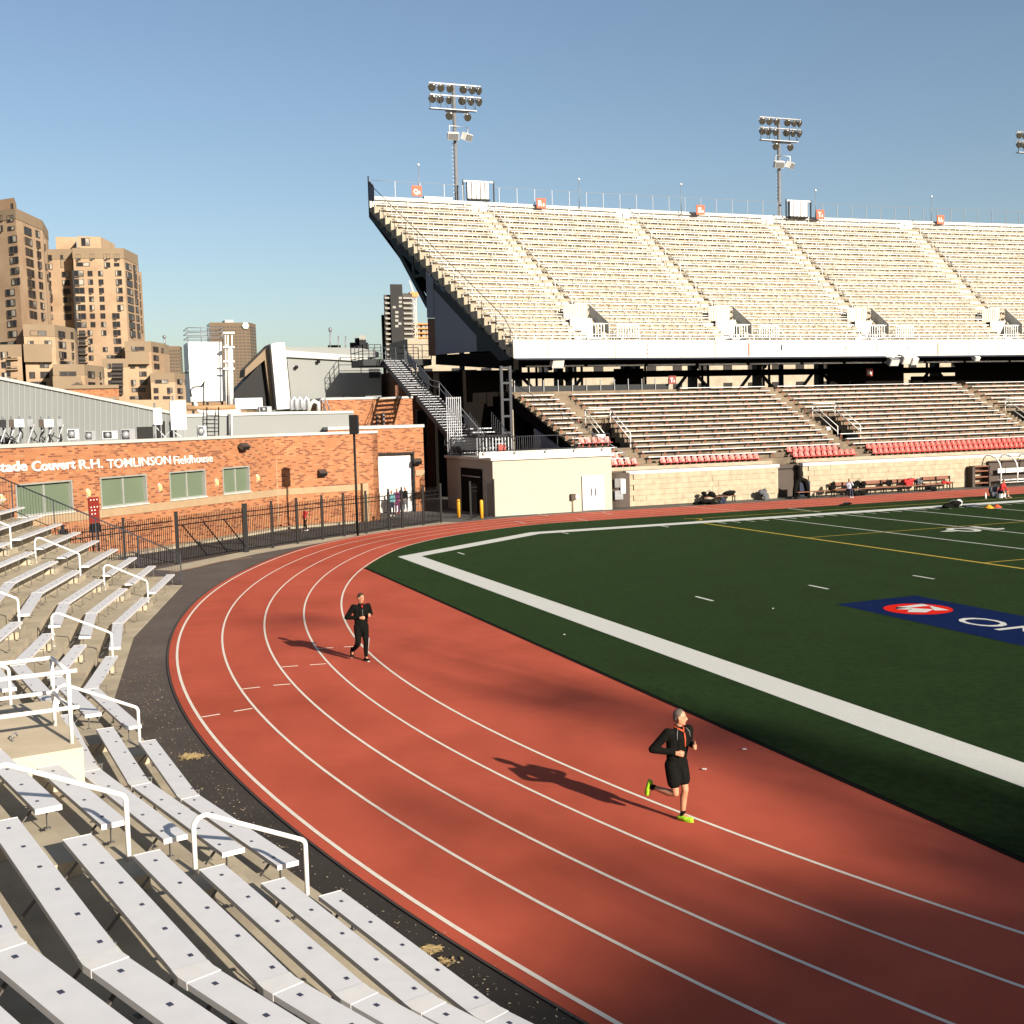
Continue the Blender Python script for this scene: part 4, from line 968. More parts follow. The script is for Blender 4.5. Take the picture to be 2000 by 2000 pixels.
def bag(loc, size, label, m, seed, cat='bag'):
    b = MB(); rr = random.Random(seed); c = Vector(loc)
    for k in range(7):
        o = Vector((rr.uniform(-.5, .5) * size[0], rr.uniform(-.5, .5) * size[1], rr.uniform(.1, .75) * size[2]))
        b.ball(c + o, (size[0] * rr.uniform(.25, .45), size[1] * rr.uniform(.3, .5), size[2] * rr.uniform(.25, .4)), 8, 6)
    o = b.build('kit_bag', m); tag(o, label, cat, 'kit bags by the stone wall'); 
    s = MB(); s.tube([c + Vector((-size[0] * .3, -size[1] * .3, size[2] * .8)), c + Vector((0, -size[1] * .4, size[2] * 1.15)), c + Vector((size[0] * .3, -size[1] * .3, size[2] * .8))], .02, 5)
    s.build('strap', 'grey_cloth', o)
bag((41.0, 69.4, .44), (.7, .4, .4), 'black bag with white patch piled on the short bench left end', 'black_cloth', 1)
bag((42.6, 69.4, .44), (.8, .4, .35), 'black bag piled on the short bench right end', 'black_cloth', 2)
bag((40.3, 68.5, 0), (1.2, .5, .35), 'long black bag lying on the track before the short bench', 'black_cloth', 3)
bag((41.6, 68.7, 0), (.4, .35, .4), 'navy bag standing under the short bench', 'navy_cloth', 4)
bag((45.5, 69.5, 0), (.55, .4, .75), 'grey rounded bag leaning at the wall left of the recess', 'grey_cloth', 5)
bag((51.0, 69.2, .46), (.5, .35, .55), 'black backpack on the front bench right of the recess', 'black_cloth', 7)
bag((53.0, 69.0, .46), (.75, .4, .6), 'black backpacks heaped left of the seated person', 'black_cloth', 8)
bag((52.6, 68.4, 0), (.8, .4, .4), 'black bag under the bench left of the seated person', 'black_cloth', 9)
bag((55.9, 69.5, .44), (.5, .25, .5), 'black flat bag leaning on the backed bench', 'black_cloth', 10)
bag((58.0, 69.5, .44), (.8, .35, .5), 'red jacket and bag heaped on the backed bench', 'red_cloth', 11)
bag((58.7, 69.4, .44), (.4, .35, .45), 'grey bag right of the red jacket', 'grey_cloth', 14)
bag((60.6, 68.7, .46), (.5, .3, .25), 'red shirt draped over the right bench end', 'red_cloth', 12)
bag((59.0, 68.3, 0), (.6, .3, .35), 'black bag under the right end of the front bench', 'black_cloth', 13)
for (x, y, s, l, m, sd) in [(48.6, 64.9, .0, '', '', 0)]: pass
p = gz(1650, 987); bag((p.x, p.y, .01), (.6, .3, .18), 'small black bag lying at the edge of the grass', 'black_cloth', 15)
p = gz(1857, 992); bag((p.x, p.y, .02), (1.1, .6, .42), 'shiny black bag lying on the white sideline', 'black_cloth', 16)
p = gz(1866, 990); b = MB(); b.ball((p.x + .25, p.y, .24), .22, 12, 8); tag(b.build('football', 'white_paint'), 'white ball beside the black bag on the sideline', 'ball')
p = gz(1938, 993)
for k, (dx, m, l) in enumerate(((-.25, 'bollard_yellow', 'yellow training cone stack lying on the pitch near sideline'), (.35, 'sign_orange', 'orange training cone stack lying on the pitch near sideline'))):
    b = MB(); b.lathe((p.x + dx, p.y, .03), (0, 0, 1), [(0, .3), (.03, .28), (.18, .08), (.2, .05)], 12); tag(b.build('training_cone', m), l, 'cone')
p = gz(1885, 990); b = MB(); b.box((p.x + .4, p.y, .05), (1.0, .4, .08)); tag(b.build('folded_bib', 'navy_cloth'), 'blue cloth lying on the sideline by the black bag', 'cloth')
p = gz(1925, 975); b = MB(); b.lathe((p.x, p.y, .01), (0, 0, 1), [(0, .06), (.25, .06), (.32, .03), (.42, .03)], 10); tag(b.build('water_bottle', 'white_paint'), 'white water bottle standing on the grass left of the footballer', 'bottle')
p = gz(1952, 972); bag((p.x - .35, p.y + .1, .01), (.45, .4, .8), 'blue grey bag standing beside the seated footballer', 'grey_cloth', 19)
b = MB(); b.box((57.6, 60.25, .16), (.5, .45, .3)); tag(b.build('low_stool', 'white_paint'), 'low white box the footballer sits on', 'stool')
# black padded machine with loop in front of the recess
t = thing('padded_sled', (48.3, 68.9, 0), 'black arched padded sled standing before the brown recess door', 'sled')
b = MB(); pts = [(47.6, 68.9, 0), (47.65, 68.9, .7), (47.8, 68.9, 1.15), (48.15, 68.9, 1.35), (48.5, 68.9, 1.2), (48.65, 68.9, .7), (48.7, 68.9, 0)]; b.tube(pts, .17, 8); b.build('arch', 'black_cloth', t)
b = MB(); b.bb((48.1, 69.0, 0), (48.95, 69.35, 1.15)); b.build('pad', 'navy_cloth', t)
b = MB(); b.bb((47.3, 68.8, 0), (48.9, 69.3, .12)); b.build('base', 'black_iron', t)
# dugout
dgt = thing('team_dugout', (68, 69.5, 0), 'white framed team shelter with curved clear roof at the right edge', 'shelter')
arcp = lambda x: [(x, 68.6, .25), (x, 68.55, 1.2), (x, 68.7, 1.75), (x, 69.1, 2.15), (x, 69.6, 2.3), (x, 70.05, 2.3)]
for x in (65.6, 67.2, 69.0, 71, 73):
    b = MB(); b.tube(arcp(x), .055, 6); b.build('hoop', 'white_paint', dgt)
b = MB()
for k in range(5):
    a, c = arcp(65.6)[k], arcp(65.6)[k + 1]; b.face([a, c, (73, c[1], c[2]), (73, a[1], a[2])]) if k > 0 else None
b.build('roof_sheet', 'window_green', dgt) if False else None
for z, y in ((1.3, 68.57), (2.1, 69.05), (.3, 68.6)):
    b = MB(); b.tube([(65.6, y, z), (73, y, z)], .04, 6); b.build('rail', 'white_paint', dgt)
b = MB(); b.bb((65.7, 69.9, .2), (73, 70.0, 1.9)); b.build('back_panel', 'brown_door', dgt)
b = MB(); b.bb((66.2, 69.5, .95), (73, 69.55, 1.3)); b.build('seat_back', 'white_paint', dgt)
b = MB(); b.bb((66.0, 69.1, .42), (73, 69.5, .48)); b.build('seat', 'white_paint', dgt)
b = MB(); b.lathe((68.8, 68.6, .15), (1, 0, 0), [(-.05, .15), (.05, .15)], 12); b.build('wheel', 'black_iron', dgt)
b = MB(); b.lathe((65.8, 68.6, .15), (1, 0, 0), [(-.05, .15), (.05, .15)], 12); b.build('wheel', 'black_iron', dgt)
t = thing('equipment_rack', (64.8, 69.8, 0), 'dark wooden open rack beside the team shelter', 'rack')
for x in (63.9, 65.4): b = MB(); b.bb((x - .12, 69.5, 0), (x + .12, 70.1, 1.55)); b.build('side_panel', 'brown_door', t)
for z in (.25, .7, 1.15, 1.5): b = MB(); b.bb((64.0, 69.5, z), (65.3, 70.1, z + .08)); b.build('shelf', 'bench_wood', t)
# ------------------------------------------------------------------ far upper deck
UEND, UMAX, UROWS, UT, UR = 31.5, 97.0, 23, .862, .602
def UD(u, v):
    k = .009 * (u - 52)
    if u <= UEND + .01: k = -.265
    elif u < 36: k = -.265 + (.009 * (36 - 52) + .265) * (u - UEND) / (36 - UEND)
    return (u + k * v, 81.9 - .0012 * (u - 62) ** 2 + v)
def uz(i): return 11.35 + UR * i
ud = thing('upper_grandstand', (60, 90, 10.4), 'steep white upper grandstand deck on dark steel trusses with long white fascia', 'grandstand')
US = [UEND, 33, 35, 37, 39, 42, 46, 50, 54, 58, 62, 66, 70, 74, 78, 82, 87, 92, UMAX]
OPEN = [(38.0, 40.0), (51.0, 53.0), (64.6, 66.6), (78.8, 80.8)]
for i in range(UROWS):
    b = MB(); v0, v1 = UT * i, UT * (i + 1)
    us = list(US)
    if 1 <= i <= 4: us = sorted(set(US + [x for o in OPEN for x in o]))
    for a, c in zip(us, us[1:]):
        if 1 <= i <= 4 and any(o[0] - .01 <= a and c <= o[1] + .01 for o in OPEN):
            if b.v: b.build('tier', 'deck_tan', ud)
            b = MB(); continue
        b.prism([UD(a, v0), UD(c, v0), UD(c, v1), UD(a, v1)], uz(i) - UR - .15, uz(i))
    b.build('tier', 'deck_tan', ud)
b = MB()
for (va, za), (vb, zb) in (((.25, 10.42), (4.5, 10.42)), ((4.5, 10.42), (19.6, 23.6))):
    b.strip([(*UD(u, va), za) for u in US], [(*UD(u, vb), zb) for u in US]); b.strip([(*UD(u, vb), zb - .06) for u in US], [(*UD(u, va), za - .06) for u in US])
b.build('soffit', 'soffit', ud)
for o in OPEN:
    b = MB(); b.prism([UD(o[0], UT), UD(o[1], UT), UD(o[1], UT * 5), UD(o[0], UT * 5)], 11.2, 11.3); b.build('passage_floor', 'soffit', ud)
# fascia panels with coloured seams
fs = [UEND + .02]
seams = [1002.6, 1067, 1136, 1203, 1267, 1335, 1403, 1470, 1535, 1599, 1662, 1723, 1783, 1841, 1899, 1955, 2010]
fs = [at(x, 680, 81.2).x for x in seams]; fs[0] = UEND + .02
for j, (a, c) in enumerate(zip(fs, fs[1:])):
    b = MB(); p, q = UD(a + .02, 0), UD(c - .02, 0); b.prism([(p[0], p[1] - .02), (q[0], q[1] - .02), (q[0], q[1] + .16), (p[0], p[1] + .16)], 10.5, 11.86); b.build('fascia_panel', 'white_wall', ud)
b = MB()
for a, c in zip(US, US[1:]): p, q = UD(a, 0), UD(c, 0); b.prism([(p[0], p[1]), (q[0], q[1]), (q[0], q[1] + .14), (p[0], p[1] + .14)], 10.38, 10.5)
b.build('fascia_edge', 'navy_cloth', ud)
b = MB()
for a, c in zip(US, US[1:]): p, q = UD(a, 0), UD(c, 0); b.prism([(p[0], p[1]), (q[0], q[1]), (q[0], q[1] + .1), (p[0], p[1] + .1)], 10.52, 11.84)
b.build('fascia_backing', 'grey_panel', ud)
for j, mk in ((4, (.2, .45, .75)), (6, (.9,)), (7, (-1,)), (8, (-2,)), (10, (.5,)), (11, (.35, .6)), (12, (.5,)), (13, (-3,))):
    p = UD(fs[j], 0); col = 'sign_orange' if j not in (8, 12) else 'navy_cloth'
    for s in mk:
        b = MB(); h = .07
        if s == -1: z, h = 11.1, 1.0
        elif s == -2: z, h = 11.25, .4
        elif s == -3: z, h, col = 11.1, .9, 'beige_band'
        else: z = 10.6 + 1.15 * s
        b.bb((p[0] - .05, p[1] - .06, z - h / 2), (p[0] + .05, p[1] - .021, z + h / 2)); b.build('seam_mark', col, ud)
# front rail on top of the fascia
b = MB()
for z in (12.05, 12.28): b.tube([(*UD(u, .06), z) for u in US], .03, 5)
for j in range(44): u = UEND + .3 + j * 1.5; p = UD(u, .06); b.bb((p[0] - .03, p[1] - .03, 11.8), (p[0] + .03, p[1] + .03, 12.3))
b.build('front_rail', 'white_paint', ud)
# rear parapet
RV = UT * UROWS
for a, c in zip(US, US[1:]):
    p, q = UD(a, RV), UD(c, RV); b = MB(); b.prism([(p[0], p[1]), (q[0], q[1]), (q[0], q[1] + .2), (p[0], p[1] + .2)], 24.2, 25.62); b.build('rim_panel', 'white_wall', ud)
b = MB(); b.prism([UD(34.8, RV - .05), UD(36.7, RV - .05), UD(36.7, RV + .25), UD(34.8, RV + .25)], 25.5, 25.85); b.build('rim_panel', 'white_wall', ud)
b = MB()
for z in (27.0,): b.tube([(*UD(u, RV + .1), z) for u in US], .018, 5)
for j in range(43):
    u = UEND + .1 + j * 1.5; p = UD(u, RV + .1); b.bb((p[0] - .022, p[1] - .022, 25.6), (p[0] + .022, p[1] + .022, 27.0))
b.build('rear_rail', 'galv', ud)
# end of the deck: stringer, truss, enclosure panels
EA, EB = UD(UEND, 0), UD(UEND, 20)
def EP(px, py): return vp(px, py, EA, EB)
xv = Vector((.9, .25, 0))
def estrut(p, q, w, nm='strut'): b = MB(); b.beam(EP(*p) + xv * .15, EP(*q) + xv * .15, .28, w); b.build(nm, 'dark_steel', ud)
e0, e1 = UD(UEND, .2), UD(UEND, RV)
b = MB(); b.extr([(e0[0], e0[1], 10.45), (e1[0], e1[1], 24.35), (e1[0], e1[1], 23.7), (e0[0] - .4, e0[1] + 1.5, 10.4)], (.22, .05, 0)); b.build('stringer', 'dark_steel', ud)
estrut((746, 433), (834, 598), .42, 'chord'); estrut((783, 495), (803, 492), .34); estrut((805, 500), (807, 540), .34); estrut((806, 541), (834, 534), .26)
for dv in (6.5, 13.0, 19.5, 26, 32.5, 39, 45.5, 52):       # the same frame repeats inside the deck
    b = MB(); u = UEND + dv; p, q = UD(u, 6), UD(u, 18.5); b.beam((*p, 10.0), (*q, 21.5), .3, .4); b.build('chord', 'dark_steel', ud)
b = MB(); b.extr([EP(832, 529), EP(930, 626), EP(931, 686), EP(851, 693), EP(849, 621), EP(835, 621)], xv * .2); b.build('end_panel', 'blue_grey_panel', ud)
b = MB(); b.extr([EP(832.5, 530), EP(835, 620.5), EP(848, 620.5), EP(846.5, 545)], xv * -.05); b.build('end_panel', 'blue_grey_panel', ud)
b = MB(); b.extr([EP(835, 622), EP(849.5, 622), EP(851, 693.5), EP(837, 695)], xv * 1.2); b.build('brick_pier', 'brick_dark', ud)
b = MB(); b.extr([EP(931, 627), EP(942, 637), EP(982, 684), EP(932, 687)], xv * .3); b.build('end_panel', 'dark_steel', ud)
b = MB(); b.extr([EP(851, 694), EP(985, 686), EP(1003, 700), EP(1003, 722), EP(851, 712)], xv * .5); b.build('edge_beam', 'soffit', ud)
for k in range(5):
    x = 876 + k * 15; estrut((x, 697), (x + 8, 708), .12); estrut((x + 8, 708), (x + 15, 697), .12)
b = MB(); b.tube([(UD(UEND, 0)[0], UD(UEND, 0)[1], 12.3)] + [(*UD(UEND, v), 12.3 + v * UR / UT + .6) for v in (1, 19.8)], .03, 5)
for i in range(0, UROWS, 2): p = UD(UEND, UT * i + .3); b.tube([(*p, uz(i) - .6), (*p, uz(i) + 1.3)], .025, 5)
p = UD(UEND, RV); b.tube([(*p, 23.8), (*p, 27.3)], .06, 6)
b.build('end_rail', 'grey_iron', ud)
b = MB(); p, q = UD(UEND, RV - .9), UD(UEND, RV); b.extr([(*p, 25.0), (*q, 25.2), (*q, 27.0), (*p, 26.3)], (.03, 0, 0)); b.build('mesh_panel', 'blue_grey_panel', ud)
# columns and trusses seen in the gap
for j, x in enumerate((34.6, 38.2, 44.3, 50.6, 57.0, 63.4, 69.8, 76.2, 82.6)):
    b = MB(); b.bb((x - .28, 87.6, 0), (x + .28, 88.3, 10.6)); b.build('column', 'dark_steel', ud)
    if j in (1, 2): b = MB(); b.bb((x + .75, 87.6, 0), (x + 1.1, 88.3, 10.6)); b.build('column', 'dark_steel', ud)
    b = MB(); b.beam((x + .4, 88, 9.4), (x + 2.2, 88, 7.6), .2, .22); b.build('brace', 'dark_steel', ud)
    b = MB(); b.beam((x + 5.8, 88, 9.4), (x + 4.2, 88, 7.6), .2, .22); b.build('brace', 'dark_steel', ud)
    b = MB(); b.bb((x + 2.6, 92, 6.5), (x + 2.75, 92.2, 10.4)); b.bb((x + 3.3, 92, 6.5), (x + 3.45, 92.2, 10.4)); b.bb((x + 3.9, 92, 6.5), (x + 4.05, 92.2, 10.4)); b.build('mullion', 'dark_steel', ud)
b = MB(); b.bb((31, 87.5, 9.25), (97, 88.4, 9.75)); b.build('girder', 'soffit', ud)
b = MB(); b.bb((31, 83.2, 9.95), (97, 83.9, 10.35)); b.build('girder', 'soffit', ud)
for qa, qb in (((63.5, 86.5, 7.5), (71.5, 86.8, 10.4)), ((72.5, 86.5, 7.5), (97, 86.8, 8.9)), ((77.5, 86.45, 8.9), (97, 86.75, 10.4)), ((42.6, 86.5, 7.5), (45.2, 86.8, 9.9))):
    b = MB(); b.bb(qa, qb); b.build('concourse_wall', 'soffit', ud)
b = MB(); b.bb((32.5, 84.6, 7.4), (46.5, 84.75, 8.55)); b.build('concourse_parapet', 'dark_steel', ud)
for j in range(12): b = MB(); x = 33 + j * 1.22; b.bb((x - .03, 84.5, 7.6), (x + .03, 84.58, 9.0)); b.build('parapet_post', 'galv', ud)
x = 33.4; ntube = 0
while x < 92:
    L = 3.6 + 1.5 * ((x * 7) % 1); t = thing('light_tube', (x + L / 2, 83.0, 10.0), f'long white pipe light under the deck edge, {nth(ntube)} from the left', 'light', 'white pipe lights under the upper deck')
    b = MB(); b.tube([(x, 83.0, 10.02), (x + L, 83.0, 10.02)], .07, 6); b.build('tube', 'white_paint', t)
    b = MB(); b.bb((x + L / 2 - .08, 82.9, 10.0), (x + L / 2 + .08, 83.1, 10.12)); b.build('clip', 'galv', t)
    x += L + .35; ntube += 1
# speakers hung under the fascia
def speaker(px, py, Y, lab, m='white_paint', w=.9, h=.75):
    p = at(px, py, Y); t = thing('hung_speaker', (p.x, p.y, p.z), lab, 'loudspeaker', 'loudspeakers under the upper deck')
    b = MB(); rr = Matrix.Rotation(R(28), 3, 'X'); b.box(p, (w, .55, h), rot=rr); b.build('case', m, t)
    b = MB(); b.box(p + rr @ Vector((0, -.29, 0)), (w * .85, .03, h * .85), rot=rr); b.build('grille', 'white_wall', t)
    b = MB(); b.bb((p.x - w * .8, p.y - .1, p.z + h * .62), (p.x + w * .8, p.y + .3, p.z + h * .62 + .06)); b.bb((p.x - .1, p.y - .05, p.z + .1), (p.x + .1, p.y + .1, p.z + h * .62)); b.build('bracket', 'white_paint', t)
speaker(1088, 707, 81.6, 'white loudspeaker hanging under the fascia at its left end')
speaker(1744, 706, 81.6, 'grey fronted loudspeaker, left of the pair under the fascia', 'galv', .95, .6)
speaker(1768, 702, 81.7, 'boxy white cabinet in the middle of the hung group', 'white_wall', .8, .65)
speaker(1784, 704, 81.6, 'white loudspeaker turned right in the hung group', 'white_paint', .6, .6)
speaker(1906, 699, 81.8, 'small white loudspeaker under the fascia at right', 'white_paint', .5, .35)
# section signs
def sign(px, py, Y, s, txt, lab, m, cat='sign', grp='square section signs'):
    p = at(px, py, Y); t = thing('section_sign', (p.x, p.y, p.z - s / 2), lab, cat, grp)
    b = MB(); b.bb((p.x - s / 2, p.y - .03, p.z - s / 2), (p.x + s / 2, p.y + .03, p.z + s / 2)); b.build('board', m, t)
    lettering(txt[0], s * .72, (p.x - s * .32, p.y - .045, p.z - s * .27), (1, 0, 0), (0, 0, 1), 'white_paint', t, width=s * .42, height=s * .55, bold=.02, extrude=.005)
    lettering(txt[1], s * .4, (p.x + s * .16, p.y - .045, p.z - s * .27), (1, 0, 0), (0, 0, 1), 'white_paint', t, width=s * .15, height=s * .28, bold=.015, extrude=.005)
for px, py, tx in ((814, 373, 'Q1'), (1057, 397, 'R1'), (1368, 410, 'S1'), (1602, 419, 'T1'), (1837, 429, 'U1')):
    sign(px, py, 100.8, .92, tx, f'orange square sign with white letter {tx[0]} on the rim of the upper deck', 'sign_orange')
sign(1313, 742, 84.3, .66, 'T1', 'dark red sign with white letter T under the deck', 'sign_red'); sign(1698, 727, 84.3, .66, 'U1', 'dark red sign with white letter U under the deck', 'sign_red')
# bench rows
UA = [(UEND, 'beside the steel end truss'), (38.9, 'between first and second aisles'), (51.4, 'between second and third aisles'), (65.1, 'between third and fourth aisles'), (79.4, 'right of the fourth aisle'), (UMAX, '')]
for j in range(5):
    for i in range(UROWS):
        ua = UA[j][0] + (.3 if j == 0 else .65); ub = UA[j + 1][0] - (.65 if j < 4 else 0)
        if 1 <= i <= 4 and j > 0: ua = OPEN[j - 1][1] + .3
        if i in (1, 2, 3) and j < 4: ub = OPEN[j][0] - .5
        v = UT * i + .45; z = uz(i); t = thing('deck_bench', (*UD(ua, v), z), f'white bench, {nth(i)} row of the upper deck, {UA[j][1]}', 'bench', 'white bench rows of the upper deck')
        n = max(3, int((ub - ua) / 2.4)); us = [ua + (ub - ua) * q / n for q in range(n + 1)]
        b = MB()
        for a, c in zip(us, us[1:]): p, q = UD(a, v - .14), UD(c, v - .14); p2, q2 = UD(a, v + .14), UD(c, v + .14); b.prism([p, q, q2, p2], z + .36, z + .42)
        b.build('seat', 'deck_white', t)
        b = MB(); npst = max(2, int((ub - ua) / .62))
        for a, c in zip(us, us[1:]): p, q = UD(a, v + .20), UD(c, v + .20); p2, q2 = UD(a, v + .235), UD(c, v + .235); b.prism([p, q, q2, p2], z + .70, z + .80)
        for q in range(npst + 1):
            p = UD(ua + (ub - ua) * q / npst, v + .21); hh = .78 if q % 2 else .40
            b.bb((p[0] - .028, p[1] - .03, z), (p[0] + .028, p[1] + .02, z + hh))
        b.build('backrest', 'deck_white', t)
        if i > 0:
            b = MB(); rr = random.Random(i * 5 + j)
            for q in range(npst):
                if rr.random() < .55:
                    a, c = ua + (ub - ua) * (q + .2) / npst, ua + (ub - ua) * (q + .75) / npst; p, w = UD(a, v + .05), UD(c, v + .05)
                    b.bb((p[0], p[1], z + .06), (w[0], p[1] + .02, z + .16))
            if b.v: b.build('shadow_dash', 'stand_concrete', t)['kind'] = 'stuff'  # dark dashes that paint the shadow gaps under the benches
# aisle steps and rails
for k in range(1, 5):
    u = UA[k][0]
    for i in range(1 if k else 0, UROWS):
        if i < 5: uu = u - .9
        else: uu = u
        p, q = UD(uu - .55, UT * i - .35), UD(uu + .55, UT * i); b = MB(); b.bb((p[0], p[1], uz(i) - UR), (q[0], q[1] - .004, uz(i) - UR / 2)); b.build('half_step', 'deck_white', ud)
    for q in range(6):
        i0 = 5 + q * 3; p, w = UD(u + .1, UT * i0), UD(u + .1, UT * (i0 + 2))
        t = thing('aisle_rail', (*p, uz(i0)), f'small white handrail loop, {nth(q)} going up the {ORDS[k - 1]} aisle of the upper deck', 'handrail', 'white handrail loops of the upper deck aisles')
        b = MB(); b.tube([(*p, uz(i0)), (*p, uz(i0) + .95), (*w, uz(i0 + 2) + .95), (*w, uz(i0 + 2))], .035, 5); b.build('rail', 'white_paint', t)
# white guards round the passages
def slats(b, p, q, y, z0, z1, n):
    b.bb((p, y, z0), (q, y + .05, z0 + .09)); b.bb((p, y, z1 - .09), (q, y + .05, z1))
    for j in range(n): x = p + (q - p) * j / (n - 1); b.bb((x - .03, y, z0 + .09), (x + .03, y + .05, z1 - .09))
for k, o in enumerate(OPEN):
    t = thing('passage_hood', (*UD(o[0], 1), 11.9), f'white panelled guard box round the {ORDS[k]} passage opening in the upper deck', 'guard rail', 'white passage guards of the upper deck')
    p, q = UD(o[0] - .1, UT * 3.2), UD(o[1] - .25, UT * 3.2); zb_ = uz(3)
    b = MB(); b.bb((p[0], p[1], zb_ - .9), (q[0], p[1] + .08, zb_ + .55)); b.build('lower_panel', 'white_wall', t)
    b = MB(); slats(b, p[0] - .1, q[0], p[1] + .9, zb_ + .5, zb_ + 1.75, 9); b.bb((p[0] - .1, p[1] + .95, zb_ + .5), (q[0], p[1] + .99, zb_ + 1.7)); b.build('slatted_panel', 'white_wall', t)
    b = MB(); b.prism([(p[0], p[1] + .08), (q[0], p[1] + .08), (q[0], p[1] + 1.0), (p[0], p[1] + 1.0)], zb_ + .44, zb_ + .5); b.build('top', 'white_wall', t)
    f = UD(o[0], UT * 1.1); g = UD(o[1] - .2, UT * 1.1); z0 = uz(1) + .1
    b = MB(); slats(b, f[0] + .25, g[0] - .1, f[1], z0, z0 + 1.15, 7); b.build('front_guard', 'white_paint', t)
    for x0, x1 in ((f[0] - .1, f[0] + .25), (g[0] - .1, g[0] + .25)):
        b = MB(); b.beam((x0, f[1] + .25 * (x0 < f[0]), z0 - .0), (x1, f[1] + .02, z0 + .06), .05, .06); b.beam((x0, f[1] + .2, z0 + 1.1), (x1, f[1] + .02, z0 + 1.12), .05, .06); b.build('wing_rail', 'white_paint', t)
    b = MB(); b.bb((f[0] + .3, f[1] - .02, uz(0) + .5), (g[0] - .2, f[1] + .3, z0)); b.build('plinth', 'white_wall', t)
    b = MB(); a0, a1 = UD(o[1] + .05, UT * .9), UD(o[1] + .05, UT * 4.2); b.extr([(*a0, uz(0) + .9), (*a1, uz(4) + .1), (*a1, uz(4) + 1.15), (*a0, uz(0) + 1.9)], (.05, 0, 0)); b.build('side_panel', 'white_wall', t)
    p, q = UD(o[1] + .9, .9), UD(o[1] + 2.7, .9)
    t = thing('wheelchair_guard', (*p, uz(0)), f'low white slatted guard right of the {ORDS[k]} passage opening', 'guard rail', 'white slatted guards of the upper deck')
    b = MB(); slats(b, p[0], q[0], p[1], uz(0) + .5, uz(0) + 1.75, 9); b.bb((p[0] + .2, p[1] + .05, uz(0)), (q[0] - .2, p[1] + .3, uz(0) + .5)); b.build('guard', 'white_paint', t)
# floodlight masts
lm = MB(); tl = Matrix.Rotation(R(22), 3, 'X'); ax = tl @ Vector((0, -1, 0))
lm.lathe((0, 0, 0), ax, [(-.42, .05), (-.40, .13), (-.22, .15), (-.15, .24), (.0, .335), (.10, .36), (.12, .355)], 14); lm.lathe(Vector(ax) * .10, ax, [(0, .345), (.03, .33), (.05, .25)], 14, 1)
lm.beam((0, .1, .32), (0, .1, .45), .05, .05)
lm.tube([(-.36, 0, 0), (-.3, .1, .34), (.3, .1, .34), (.36, 0, 0)], .02, 5)
LAMP = lm.mesh('lamp', ['lamp_metal', 'lamp_glass'])
def mast(x, y, z0, z1, lab):
    t = thing('floodlight_mast', (x, y, z0), lab, 'floodlight', 'floodlight masts behind the upper deck')
    b = MB(); b.tube([(x, y, z0), (x, y, z1)], [.30, .16], 10); b.build('pole', 'galv', t)
    h = z1 - z0
    for dz, xa, xb in ((-.55, -2.35, 2.5), (-1.55, -2.35, 2.5), (-2.95, -.9, 1.3)):
        b = MB(); b.beam((x + xa, y - .15, z1 + dz + .42), (x + xb, y - .15, z1 + dz + .42), .09, .09); b.build('crossarm', 'galv', t)
    for dz, xs in ((-.55, (-2.1, -1.3, -.45, .85, 1.65, 2.3)), (-1.55, (-2.1, -1.4, -.55, .7, 1.5, 2.3)), (-2.95, (-.55, 1.15))):
        for j, dx in enumerate(xs): inst('lamp', LAMP, t, (dx, -.25, h + dz), rot=(R(-6 + 5 * (j % 3)), 0, R((-14, 4, 12, -20, 26, 40)[j % 6])))
    b = MB(); b.bb((x - 2.4, y - .55, z1 - 2.45), (x + 1.95, y - .1, z1 - 2.38))
    b.build('catwalk', 'galv_light', t)
    for dx in (-2.4, -1.4, -.4, .95, 1.85): b = MB(); b.bb((x + dx - .025, y - .5, z1 - 2.4), (x + dx + .025, y - .45, z1 - 1.15)); b.build('hanger', 'dark_steel', t)
    for dx, ex in ((-2.2, -1.5), (-1.3, -.7), (.4, .95), (1.3, 1.85)): b = MB(); b.beam((x + dx, y - .47, z1 - 1.2), (x + ex, y - .47, z1 - 2.38), .03, .03); b.build('diagonal', 'dark_steel', t)
    for dx, rz in ((-.35, R(-8)), (.95, R(35))):
        b = MB(); rr = Matrix.Rotation(rz, 3, 'Z') @ Matrix.Rotation(R(25), 3, 'X'); c = Vector((x + dx, y - .5, z1 - 4.75)); b.box(c, (1.0, .5, .62), rot=rr); q = b.build('horn_speaker', 'white_paint', t)
        b = MB(); b.box(c + rr @ Vector((0, -.26, 0)), (.92, .03, .54), rot=rr); b.build('grille', 'grey_panel', q)
    b = MB(); b.tube([(x - .6, y - .3, z1 - 4.3), (x - .6, y - .3, z1 - 3.8), (x + 1.1, y - .3, z1 - 3.85), (x + 1.1, y - .3, z1 - 4.4)], .05, 6); b.build('speaker_bracket', 'white_paint', t)
    b = MB()
    for j in range(16): z = z1 - 10 + j * .36; b.bb((x - .36, y - .02, z), (x - .2, y + .02, z + .03))
    b.build('rungs', 'galv', t)
mast(34.85, 102.3, 0, 36.2, 'tall galvanised floodlight mast at the left end of the upper deck')
mast(69.15, 102.3, 0, 35.45, 'tall galvanised floodlight mast in the middle of the upper deck')
mast(102.0, 102.3, 0, 36.0, 'floodlight mast cut off by the right edge of the photo')
